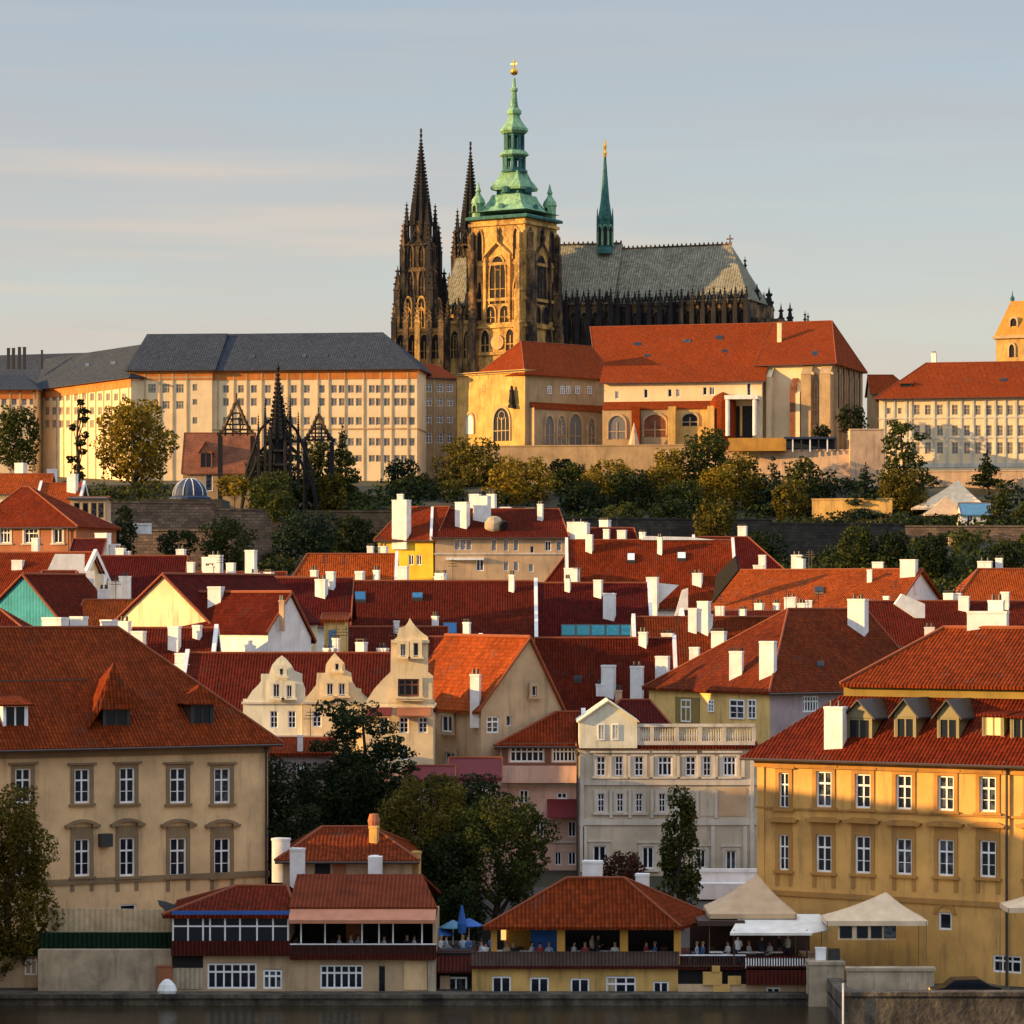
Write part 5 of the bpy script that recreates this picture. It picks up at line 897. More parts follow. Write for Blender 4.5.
def pinn(b,x,y,z0,z1,w,top):
    b.box(x-w/2,x+w/2,y-w/2,y+w/2,z0,z1); b.lathe([(w*.85,z1),(w*.6,z1+w*.5),(.03,top)],4,(x,y),R(45))
    n=max(3,int((top-z1)/(w*.9)))
    for i in range(1,n):
        t=i/n; zc=z1+(top-z1)*t; rr=w*.62*(1-t)+w*.13
        for k in range(4): a=R(45+90*k); c=(x+rr*math.cos(a),y+rr*math.sin(a)); q=w*.11; b.box(c[0]-q,c[0]+q,c[1]-q,c[1]+q,zc-q,zc+q*1.4)
def spire(b,x,y,z0,r0,top,n=8,ck=22,mi=0):
    b.lathe([(r0,z0),(.06,top)],n,(x,y),R(22.5),mi)
    for i in range(ck):
        t=(i+.4)/ck; rr=r0*(1-t)+.05; zc=z0+(top-z0)*t; q=.10+.30*(1-t)*(r0/2.4)
        for k in range(n): a=R(22.5)+2*math.pi*k/n; c=(x+(rr+q*.5)*math.cos(a),y+(rr+q*.5)*math.sin(a)); b.box(c[0]-q,c[0]+q,c[1]-q,c[1]+q,zc-q*.8,zc+q*1.6,mi)
    b.lathe([(.15,top-.3),(.42,top),(.15,top+.35),(.04,top+1.)],8,(x,y),0,mi)
b=MB(); spire(b,0,0,zz(440),1.5,zz(368),8,16); b.build('spire',M['blackstone'],root)
b=MB()
for dx in(-1.3,1.3):
    for dy in(-1.2,1.2): b.box(dx-.28,dx+.28,dy-.28,dy+.28,zz(520),zz(440)+abs(dx))
for z in range(480,430,-14): b.box(-1.9,1.9,-1.4,1.4,zz(z),zz(z)+.4)
b.lathe([(1.6,zz(522)),(1.3,zz(500)),(.9,zz(452)),(1.4,zz(440))],8); b.build('tower_frame',M['blackstone'],root)
for dx,tp,w_ in((-3.4,418,.6),(-2.2,400,.55),(2.2,398,.55),(3.6,415,.6)):
    b=MB(); pinn(b,dx,-.6,zz(490),zz(tp+24),w_*.9,zz(tp-4)); b.build('pinnacle',M['blackstone'],root)
for sgn,x1 in((-1,-6.5),(1,7)):
    for k in range(2):
        b=MB(); pts=[(sgn*1.5,zz(420+k*22)),(sgn*3.2,zz(430+k*22)),(x1*.65,zz(448+k*20)),(x1*.85,zz(470+k*14)),(x1,zz(512))]
        for a_,c_ in zip(pts,pts[1:]): b.tube((a_[0],0,a_[1]),(c_[0],0,c_[1]),.28,n=6)
        b.build('flying_arch',M['blackstone'],root)
def opengable(px0,px1,pk,base,label):
    fr=Fr((px0,px1),(548,548)); root=empty('openwork_gable',fr.loc,0,label,'gable'); b=MB(); a=fr.hit(px0,base); c=fr.hit(px1,base); t=fr.hit((px0+px1)/2,pk)
    n=7; L_=[(a[0]+(t[0]-a[0])*(i/n),a[1]+(t[1]-a[1])*(i/n)**1.35) for i in range(n+1)]; R_=[(c[0]+(t[0]-c[0])*(i/n),c[1]+(t[1]-c[1])*(i/n)**1.35) for i in range(n+1)]
    for P_ in(L_,R_):
        for u_,v_ in zip(P_,P_[1:]): b.tube((u_[0],0,u_[1]),(v_[0],0,v_[1]),.32,n=5); b.box(u_[0]-.2,u_[0]+.2,-.25,.25,u_[1],u_[1]+.6)
    b.tube((t[0],0,t[1]),(t[0],0,t[1]+1.2),.15)
    b.build('gable_frame',M['gothd'],root); g=MB()
    for i in range(1,6):
        z=a[1]+(t[1]-a[1])*(i/7.)**1.35; k=(i/7.); x0=a[0]+(t[0]-a[0])*k; x1=c[0]+(t[0]-c[0])*k; g.box(x0,x1,-.12,.12,z-.14,z+.14)
    for i in range(1,5): x=a[0]+(c[0]-a[0])*i/5; h=1-abs(i/5-.5)*2; g.box(x-.14,x+.14,-.15,.15,a[1],a[1]+(t[1]-a[1])*h*.8)
    q=MB(); 
    for k in range(14): t0=2*math.pi*k/14; t1=t0+2*math.pi/14; zc=a[1]+(t[1]-a[1])*.3; g.tube((t[0]+1.2*math.cos(t0),0,zc+1.2*math.sin(t0)),(t[0]+1.2*math.cos(t1),0,zc+1.2*math.sin(t1)),.14,n=4)
    g.build('tracery',M['blackstone'],root); w_=MB(); w_.box(a[0],a[0]+.8,-.4,.4,0,a[1]); w_.box(c[0]-.8,c[0],-.4,.4,0,a[1]); w_.build('pier',M['blackstone'],root)
opengable(218,255,400,436,'dark openwork gable left of the gothic spire'); opengable(303,334,414,442,'dark openwork gable right of the gothic spire')
# white tent and blue roof at the right
tent('event_tent','cream peaked event tent on the hillside under the long cream palace',(912,990),(958,480),508,552,10,'canvas'); tent('event_tent','low beige event tent in front of the peaked one',(925,975),(945,496),514,545,6,'canvast')
house('tent_annexe','small white building with sky blue roof right of the event tent',(962,992),(541,541),514,(None,None,503),D=7,wall='white',roof='skyblue',cat='building',oh=.2,wins=[(956,515,521,6,'two'),(970,515,521,6,'two'),(983,515,521,6,'two')])
wallobj('grey garden hut on the brown slope at the right',(949,960),(494,494),537,'castle2',deep=3,name='garden_hut',cat='hut'); 
wallobj('white garden box among the shrubs behind the chimneys',(134,150),(440,440),525,'white',deep=2,name='garden_box',cat='box',base=zat(534,440)+4)
# ---------------------------------------------------------------- castle wings
def grid(cols,rows,w_,st='two',sur=None): return [(c,r0,r1,w_,st,sur) for c in cols for r0,r1 in rows]
CT=dict(tm='castle_trim',gm='cglass',fm='castle_fr',cornice='castle_or',oh=.8,ridgecaps=False)
rowsM=[(385,393),(398,406),(417,425),(438,446),(455,462)]
house('castle_wing','long pale castle wing with orange cornice and grey hip roof, centre stretch',(208,417),(629,624),369,(None,383,334),D=28,wall='castle',roof='slate',cat='palace',base=40,wins=grid([211,226,241,254,268,281,294,307,322,334,342,351,359,372,379,387,397,404,412],rowsM,6.3),pil=[(x,1.1) for x in(218,234,247,262,275,288,301,318,329,345,364,381,392,408)],pilm='castle_trim',bands=[(429,1.5)],bandm='castle_trim',skyl=[(250,255,356,359),(302,306,355,358),(324,328,355,358),(350,354,355,358)],**CT)
house('castle_wing','pale castle wing with blank bays and grey roof, left of the centre stretch',(130,212),(629.5,628),369,(147,None,334),D=27,wall='castle',roof='slate',cat='palace',base=40,wins=grid([137,152,166,180],[(384,393),(401,409)],8,'tri')+[(195,384,391,5,'two'),(195,399,405,5,'two'),(195,417,424,5,'two')],pil=[(x,1.2) for x in(131,145,160,173,187)],pilm='castle_trim',bands=[(377,1.5)],bandm='castle_trim',skyl=[(153,158,356,359)],**CT)
house('castle_wing','bright sunlit castle wing receding to the left behind the olive tree',(40,131),(664,628),388,(45,140,359),D=20,wall='castle',roof='slate',cat='palace',base=40,wins=grid([47,54,61,68,76,84,92,100,108,116,124],[(393,401),(407,415),(420,428)],4,'two'),pil=[(x,1.0) for x in(43,57,64,72,80,88,96,104,112,120,129)],pilm='castle_trim',skyl=[(86,90,364,367),(111,116,362,365)],**CT)
house('castle_wing','farthest castle wing with grey domed roof at the left edge',(-60,36),(655,655),388,(None,24,375),D=20,wall='castle',roof='slate',cat='palace',base=40,wins=grid([4,14,24,32],[(397,405),(413,421)],5,'two'),pil=[(x,1.5) for x in(10,20,34)],pilm='castle_trim',chim=[(7,10,348,362,15,0,0,'dark'),(12,15,348,362,15,0,0,'dark'),(18,21,347,362,15,0,0,'dark'),(23,26,347,362,15,0,0,'dark'),(41,43,350,362,15,0,0,'dark')],**CT)
house('castle_wing','long grey roofed wing behind the receding castle wing',(-60,60),(700,690),386,(None,95,357),D=26,wall='castle',roof='slate',cat='palace',base=40,**CT)
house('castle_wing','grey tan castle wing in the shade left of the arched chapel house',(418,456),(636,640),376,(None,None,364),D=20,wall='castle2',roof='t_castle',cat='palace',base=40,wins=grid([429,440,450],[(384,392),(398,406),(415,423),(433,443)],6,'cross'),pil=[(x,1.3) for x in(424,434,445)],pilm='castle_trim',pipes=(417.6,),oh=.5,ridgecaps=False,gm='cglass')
# gothic arch mesh
def archpts(w_,h,n=6):
    hs=h*.55; P_=[(-w_/2,0)]; P_+= [(-w_/2+ (w_/2)*(1-math.cos(R(90*i/n))), hs+(h-hs)*math.sin(R(90*i/n))**.9) for i in range(n+1)]
    P_+= [(-x,z) for x,z in P_[::-1][1:]]; return P_
GW={}
def gwin(parent,x,z,w_,h,mats,y=0.,rz=0.,name='window',mull=2,cl='window'):
    k=(round(w_,1),round(h,1),mats,mull)
    if k not in GW:
        b=MB(); o_=archpts(w_+.6,h+.45); i_=archpts(w_,h); n=len(o_)
        for a in range(n-1):
            b.face([(o_[a][0],-.25,o_[a][1]),(i_[a][0],-.25,i_[a][1]),(i_[a+1][0],-.25,i_[a+1][1]),(o_[a+1][0],-.25,o_[a+1][1])])
            b.face([(i_[a][0],-.25,i_[a][1]),(i_[a][0],.0,i_[a][1]),(i_[a+1][0],.0,i_[a+1][1]),(i_[a+1][0],-.25,i_[a+1][1])])
            b.face([(o_[a+1][0],-.25,o_[a+1][1]),(o_[a+1][0],.1,o_[a+1][1]),(o_[a][0],.1,o_[a][1]),(o_[a][0],-.25,o_[a][1])])
        b.face([(p_[0],-.03,p_[1]) for p_ in i_][::-1],1)
        for m_ in range(mull): xx_=-w_/2+w_*(m_+1)/(mull+1); b.box(xx_-.09,xx_+.09,-.14,-.03,0,h*.72)
        if mull: b.box(-w_/2,w_/2,-.14,-.035,h*.3,h*.3+.15)
        if mull>1:
            for q in range(10): t0=2*math.pi*q/10; t1=t0+2*math.pi/10; b.tube((w_*.2*math.cos(t0),-.09,h*.78+w_*.2*math.sin(t0)),(w_*.2*math.cos(t1),-.09,h*.78+w_*.2*math.sin(t1)),.08,n=4)
        GW[k]=b.mesh(name,[M[m_] for m_ in mats.split(',')])
    return link(name,GW[k],parent,(x,y,z),rz)
# chapel house with the lit corner
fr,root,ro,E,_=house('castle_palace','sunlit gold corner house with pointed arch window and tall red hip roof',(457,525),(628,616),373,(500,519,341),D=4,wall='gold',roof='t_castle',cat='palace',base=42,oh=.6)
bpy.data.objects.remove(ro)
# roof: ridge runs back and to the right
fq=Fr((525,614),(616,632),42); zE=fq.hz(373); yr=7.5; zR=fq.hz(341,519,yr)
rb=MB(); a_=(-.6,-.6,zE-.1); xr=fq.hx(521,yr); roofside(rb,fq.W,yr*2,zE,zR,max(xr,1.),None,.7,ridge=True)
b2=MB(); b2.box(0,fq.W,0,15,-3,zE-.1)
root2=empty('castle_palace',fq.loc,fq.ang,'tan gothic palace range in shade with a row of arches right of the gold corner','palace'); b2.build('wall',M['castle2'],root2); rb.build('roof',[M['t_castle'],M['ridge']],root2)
for x in(549,562,568,577,589): a_=fq.hit(x,394); window(root2,a_[0],a_[1],1.1,1.6,'cross','frame',gm='cglass',y=-.25)
b=MB(); z=fq.hz(403); b.slab([(1.2,-1.6,z-1.0),(fq.W,-1.6,z-1.0),(fq.W,0,z+.3),(1.2,0,z+.3)],.15); b.build('lean_to_roof',M['t_castle'],root2)
b=MB(); b.box(1.2,fq.W,-1.4,0,-3,z-.9); b.build('arcade_wall',M['castle2'],root2)
for x,w_,yt,yb in((549,2.2,416,444),(561,2.2,416,444),(575,3.4,414,446),(591,1.8,418,446)): a_=fq.hit(x,yb,-1.4); gwin(root2,a_[0],a_[1],w_,(yb-yt)*.2,'castle_trim,cglass',y=-1.4,mull=1)
a_=fr.hit(502,441); gwin(root,a_[0],a_[1],4.2,6.6,'castle_trim,glass',mull=3); a_=fr.hit(470,434); gwin(root,a_[0],a_[1],2.,4.0,'castle_trim,white',mull=0)
a_=fr.hit(484,392); window(root,a_[0],a_[1],.8,1.4,'plain','dark',y=-.12)
b=MB(); b.box(-.3,fr.W+.2,-.35,0,fr.hz(374)-.5,fr.hz(374)); b.build('cornice',M['gold'],root)
b=MB(); a_=fr.hit(514,405); b.lathe([(.5,0),(.65,.8),(.45,2.2),(.5,2.8),(.28,3.2),(.3,3.6),(.05,3.9)],8,(a_[0],-.7)); b.box(a_[0]-.6,a_[0]+.6,-1.2,0,-.6,0); b.build('statue',M['blackstone'],root,(0,0,a_[1]))
b=MB(); rr=MB(); 
# left hip of the corner roof
# great ranges to the right
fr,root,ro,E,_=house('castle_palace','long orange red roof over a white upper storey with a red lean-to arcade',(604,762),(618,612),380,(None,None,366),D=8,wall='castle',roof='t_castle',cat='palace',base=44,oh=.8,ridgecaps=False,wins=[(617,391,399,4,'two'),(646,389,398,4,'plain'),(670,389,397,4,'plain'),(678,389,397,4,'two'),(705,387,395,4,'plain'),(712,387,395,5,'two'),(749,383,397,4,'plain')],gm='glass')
b=MB(); z=fr.hz(402); xx1=fr.hx(715); b.slab([(0,-2.2,z-1.6),(xx1,-2.2,z-1.6),(xx1,0,z),(0,0,z)],.15); b.build('lean_to_roof',M['t_castle'],root)
b=MB(); b.box(0,fr.hx(675),-2.0,0,-3,z-1.5); b.build('arcade_wall',M['castle2'],root)
b=MB(); b.box(fr.hx(675),xx1,-2.0,0,-3,z-1.5); b.build('arcade_wall',M['gold'],root)
for x,w_,yt,yb,mm in((617,3.4,416,439,'castle_trim,cglass'),(655,4.4,415,437,'castle_trim,brick'),(690,3.0,414,426,'castle_trim,black')): a_=fr.hit(x,yb,-2.); gwin(root,a_[0],a_[1],w_,(yb-yt)*.2,mm,y=-2.0,mull=1)
for x,w_ in((636,1.6),(672,1.5),(711,1.4)): b=MB(); xc=fr.hx(x,-3); b.box(xc-w_/2,xc+w_/2,-3.6,-2.0,-3,z-1.7); b.prism([(xc-w_/2,z-1.7),(xc+w_/2,z-1.7),(xc+w_/2,z-1.2),(xc-w_/2,z-1.2)],-3.0,-2.); b.build('buttress',M['t_castle' if x==636 else 'gold'],root)
b=MB(); xc=fr.hx(634,-5); zc=fr.hz(445,634,-5); b.lathe([(1.1,-3),(1.1,zc),(.9,zc+1),(.06,fr.hz(423,634,-5))],10,(xc,-5)); b.build('turret',M['peach'],root)
for x in(728,755): b=MB(); xc=fr.hx(x,-3); b.tube((xc,-3.4,fr.hz(438)),(xc,-3.4,fr.hz(402)),.42,n=10); b.build('column',M['white'],root)
b=MB(); b.box(fr.hx(725,-3),fr.hx(758,-3),-3.9,0,fr.hz(402),fr.hz(398)); b.build('porch_roof',M['white'],root)
b=MB(); prect(b,fr,733,752,406,438,-1.0,0); b.build('porch_wall',M['black'],root); b=MB(); xc=fr.hx(723,-1); b.lathe([(2.6,-3),(2.6,fr.hz(404)),(1.8,fr.hz(398)),(.2,fr.hz(394))],12,(xc,-1.0)); b.build('porch_turret',M['t_castle'],root)
b=MB(); b.tube((fr.hx(741,-1.2),-1.2,fr.hz(438)),(fr.hx(741,-1.2),-1.2,fr.hz(408)),.25); b.build('porch_column',M['gold'],root)
house('castle_palace','broad orange red upper roof behind the white upper storey',(600,760),(640,632),367,(590,None,327),D=22,wall='castle',roof='t_castle',cat='palace',base=44,oh=.8,skyl=[(634,641,343,346),(683,691,340,343),(644,651,355,358),(716,723,336,340),(722,728,350,353)])
fr,root,ro,E,_=house('great_hall','tall great hall with buttresses and steep orange red hip roof',(760,833),(616,611),364,(None,832,323),D=25,wall='castle',roof='t_castle',cat='hall',base=44,oh=.9,chim=[(777,782,323,342,'F',0,-.3,'cream')],skyl=[(812,818,352,357)])
b=MB(); b.box(0.004+fr.W,fr.W+.1,0,25,0,E-.3); b.build('side_wall',M['castle2'],root)  # shade on this side of the hall put into a darker wall colour
zE=E
for x,w_,m_,top in((769,1.0,'castle',368),(793,1.2,'brick',379),(797.5,1.0,'castle',385),(806,2.0,'castle2',366),(825,2.2,'castle2',366)):
    b=MB(); xc=fr.hx(x,-2); b.prism([(0,0),(0,0.01),(0.01,0.01)],0,.01); b.box(xc-w_/2,xc+w_/2,-2.2,0,-3,fr.hz(top)-2.); b.slab([(xc-w_/2,-2.2,fr.hz(top)-2.),(xc+w_/2,-2.2,fr.hz(top)-2.),(xc+w_/2,0,fr.hz(top)),(xc-w_/2,0,fr.hz(top))],.1); b.build('buttress',M[m_],root)
a_=fr.hit(816,425); gwin(root,a_[0],a_[1],2.0,10,'castle_trim,cglass'); 
yy=[fr.side(x,400,fr.W)[0] for x in(841,850,860,869)]
for i,y in enumerate((3,7.5,12,16.5,21)): 
    gwin(root,fr.W+.12,fr.hz(408),2.6,9.0,'castle_trim,black',y=y,rz=math.pi/2,mull=0)
    b=MB(); b.box(fr.W,fr.W+.7,y-2.5,y-1.9,-3,E-2.); b.build('buttress',M['castle2'],root)
house('small_house','small red roof between the great hall and the cream palace',(872,912),(640,640),393,(None,893,375),D=9,wall='castle2',roof='t_castle',base=44)
rowsR=[(405,415),(425,436),(442,454)]
house('long_palace','long cream palace with three rows of windows and red hip roof at the right',(879,1085),(608,600),397,(926,None,363),D=20,wall='castle',roof='t_castle',cat='palace',base=44,oh=.9,wins=grid([917,928,940,955,967,978,989,1000,1010,1021],rowsR,6,'cross')+[(889,408,414,4,'plain'),(900,408,414,4,'plain')],pil=[(x,2.,400,465) for x in(884,894,906,911,934,947,961,973,985,995,1005,1016)],pilm='paletrim',bands=[(418,1.5),(438,1.5),(464,4)],tm='castle_trim',gm='cglass',fm='castle_fr',chim=[(931,937,353,363,'B',1,-.4)],dorm=[('shed',900,912,383,388,380,'dark')],skyl=[(1000,1007,379,382)])
fr=Fr((996,1040),(640,636),44); root=empty('church_tower','(0)' and fr.loc,fr.ang,'golden yellow square tower with steep tapering roof at the right edge','tower'); D=9
b=MB(); b.box(0,fr.W,0,D,0,fr.hz(339)); b.build('wall',M['gold'],root); b=MB(); b.box(-.6,fr.W+.6,-.6,D+.6,fr.hz(339),fr.hz(336)); b.build('cornice',M['castle_trim'],root)
m_=fr.W/2; b=MB(); zt=fr.hz(301,1010,2); B_=[(-.3,-.3),(fr.W+.3,-.3),(fr.W+.3,D+.3),(-.3,D+.3)]; T_=[(2.4,2.6),(fr.W-2.4,2.6),(fr.W-2.4,D-2.6),(2.4,D-2.6)]; z0=fr.hz(336)
for i in range(4): j=(i+1)%4; b.face([(*B_[i],z0),(*B_[j],z0),(*T_[j],zt),(*T_[i],zt)])
b.face([(*t,zt) for t in T_]); b.build('roof',M['amber'],root); b=MB(); b.lathe([(.35,zt),(.5,zt+.6),(.15,zt+1.2),(.04,zt+2.2)],8,(2.6,3)); b.build('finial',M['copperd'],root)
a_=fr.hit(1012,357); gwin(root,a_[0],a_[1],1.1,2.6,'castle_trim,black',y=-.05,mull=0); a_=fr.hit(1013,324); gwin(root,a_[0],a_[1]-.6,1.3,1.8,'castle_trim,black',y=.5,mull=0)
# ---------------------------------------------------------------- the cathedral
Y0=716.; P0=at(525,600,Y0); G0=52.
cath=empty('cathedral',(P0.x,Y0,G0),0,'great gothic cathedral with green copper tower top crowning the castle hill','cathedral')
def cz(py,Y=Y0): return zat(py,Y)-G0
def cx(px,Y=Y0): return (px-512)/F*Y-P0.x
PX=Y0/F
# great south tower: two visible faces
th=R(31); S=14.6; C=Vector((S/2*(-math.cos(th)+math.sin(th)),S/2*(math.sin(th)+math.cos(th)),0))
E=cz(217); h=S/2
b=MB(); b.box(-h,h,-h,h,0,E)
for py,pr in((325,.5),(298,.35),(262,.25),(222,.5),(352,.5)): z=cz(py); b.box(-h-pr,h+pr,-h-pr,h+pr,z-.35,z+.35)
tw=b.build('south_tower',M['goth'],cath,C,-th)
def butt(parent,x,y,wx,wy,steps,mat,name='buttress'):   # steps: (z top, scale)
    z0=0
    for zt,s in steps[:-1]:
        pass
    b=MB()
    for zt,s in steps: b.box(x-wx*s/2,x+wx*s/2,y-wy*s/2,y+wy*s/2,z0,zt); b.lathe([(max(wx,wy)*s*.62,zt-.1),(.05,zt+1.9*s)],4,(x,y),R(45)); z0=zt-.05
    return b.build(name,M[mat],parent)
for sx in(-1,1):
    for sy in(-1,1):
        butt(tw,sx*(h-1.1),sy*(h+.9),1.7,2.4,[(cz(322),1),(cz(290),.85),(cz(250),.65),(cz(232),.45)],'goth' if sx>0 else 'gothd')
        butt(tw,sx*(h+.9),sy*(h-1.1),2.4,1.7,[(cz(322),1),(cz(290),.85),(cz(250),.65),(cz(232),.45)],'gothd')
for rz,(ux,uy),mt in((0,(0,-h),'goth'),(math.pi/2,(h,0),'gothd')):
    gwin(tw,ux,cz(302),4.2,11.,mt+',black',y=uy-.05,rz=rz,mull=2)
    for s in(-1,1):
        q=MB(); q.box(-.35,.35,-.7,.1,cz(318),cz(262)); q.lathe([(.55,cz(262)),(.04,cz(252))],4,(0,-.35),R(45)); q.build('shaft',M[mt],tw,(ux+(s*3.3 if rz==0 else 0),uy+(0 if rz==0 else s*3.3),0),rz)
        gwin(tw,ux+(s*3.4 if rz==0 else 0),cz(350),2.2,5.,mt+',black',y=uy+(0 if rz==0 else s*3.4)-.05,rz=rz,mull=1)
        gwin(tw,ux+(s*1.9 if rz==0 else 0),cz(321),2.4,3.8,mt+',blackstone',y=uy+(0 if rz==0 else s*1.9)-.05,rz=rz,mull=1)
        gwin(tw,ux+(s*4.9 if rz==0 else 0),cz(318),1.2,9,mt+',blackstone',y=uy+(0 if rz==0 else s*4.9)-.05,rz=rz,mull=0)
        gwin(tw,ux+(s*4.9 if rz==0 else 0),cz(258),1.4,7,mt+',blackstone',y=uy+(0 if rz==0 else s*4.9)-.05,rz=rz,mull=0)
    q=MB(); z0=cz(252); zt=cz(240)
    for s in(-1,1): q.tube((s*3.6,-.5,z0-.5),(0,-.5,zt),.33,n=5)
    q.lathe([(.45,zt),(.7,zt+1.2),(.3,zt+2),(.5,zt+2.6),(.05,zt+3.6)],6,(0,-.5)); q.build('gable',M[mt],tw,(ux,uy,0),rz)
q=MB(); zc=cz(341); q.tube((0,-.15,zc),(0,-.45,zc),1.7,n=24); q.build('clock',M['castle_trim'],tw,(0,-h,0)); 
q=MB(); q.tube((0,-.5,zc),(0,-.4,zc),1.2,n=24); q.build('clock_face',M['gold'],tw,(0,-h,0))
# copper roof
czt=lambda p: zat(p,Y0+C.y)-G0
def sq(prof,n,ph,mat,name,parent=tw,c=(0,0)): q=MB(); q.lathe(prof,n,c,ph); return q.build(name,M[mat],parent)
r4=math.sqrt(2); pf=lambda L_:[(w_*PX,czt(py)) for w_,py in L_]
k=h/ (S/2) 
sq([(r4*(h+1.0),E),(r4*(h+1.1),E+.5),(r4*(h+.7),E+.8)],4,R(45),'copperd','eaves')
bell=[(h+.6,217-3),(h-1.0,212),(h-2.3,207),(h-3.1,201),(h-3.5,196)]
sq([(r4*w_,czt(py)) for w_,py in bell],4,R(45),'copper','tower_roof')
sq([(r4*3.0,czt(197)),(r4*3.0,czt(191))],4,R(45),'copperd','dormer_stage')
sq([(r4*3.9,czt(191)),(r4*4.1,czt(188.5)),(r4*3.7,czt(185)),(r4*2.9,czt(180)),(r4*2.4,czt(174)),(r4*2.2,czt(172))],4,R(45),'copper','tower_roof')
sq([(3.2,czt(173)),(3.1,czt(170.5))],8,R(22.5),'copperd','cornice')
for (z0,z1,r_) in((171,157,2.3),(152,134,2.0)):
    q=MB(); 
    for i in range(8): a=R(22.5+45*i-31+31); q.box(r_*math.cos(a)-.32,r_*math.cos(a)+.32,r_*math.sin(a)-.32,r_*math.sin(a)+.32,czt(z0),czt(z1))
    q.lathe([(.75,czt(z0)),(.75,czt(z1))],8); q.lathe([(r_+.1,czt(z0)),(r_+.1,czt(z0-3))],8,ph=R(22.5)); q.lathe([(r_+.15,czt(z1+2.5)),(r_+.2,czt(z1))],8,ph=R(22.5)); q.build('lantern',M['copperd'],tw)
sq(pf([(13,157),(15.5,155.5),(14,153.5),(11.5,151)]),8,R(22.5),'copper','cornice')
sq(pf([(12,134),(14.5,131.5),(14,129),(10,124.5),(7,120),(5.5,116),(7.5,114),(7.5,111),(5,108.5),(4,107)]),8,R(22.5),'copper','cupola')
sq(pf([(4.5,107),(3.8,104),(2.6,92),(3.8,91),(3.8,88.5),(2,87),(1.2,78)]),8,0,'copper','upper_spire')
q=MB(); rr=4*PX; q.lathe([(rr*math.cos(R(a))+.01,czt(71.5)+rr*math.sin(R(a))) for a in range(-90,91,18)],14,sm=True); q.tube((0,0,czt(67)),(0,0,czt(60)),.28); q.box(-.9,.9,-.12,.12,czt(64.5),czt(63.5)); q.build('gilded_finial',M['goldm'],tw)
for sx in(-1,1):
    for sy in(-1,1):
        if sx==1 and sy==-1: continue
        c=(sx*(h-1.2),sy*(h-1.2)); tt=sq([(1.5,E+.6),(1.5,czt(206)),(1.75,czt(205)),(1.5,czt(201)),(.8,czt(197)),(.45,czt(194)),(.7,czt(192)),(.4,czt(189)),(.06,czt(183))],8,0,'copper','corner_turret',tw,c)
        gwin(tt,c[0],czt(214),.9,1.6,'copper,black',y=c[1]-1.55,mull=0)
for rz,(ux,uy) in((0,(0,-h)),(math.pi/2,(h,0))):
    q=MB(); q.tube((0,-.4+2.1,czt(209)),(0,1.2,czt(209)),.75,n=12); q.build('round_dormer',M['copperd'],tw,(ux,uy,0),rz)
    q=MB(); q.lathe([(1.0,czt(194)),(1.2,czt(189)),(.1,czt(187))],8); q.build('roof_dormer',M['copperd'],tw,(ux*.5,uy*.5,0))
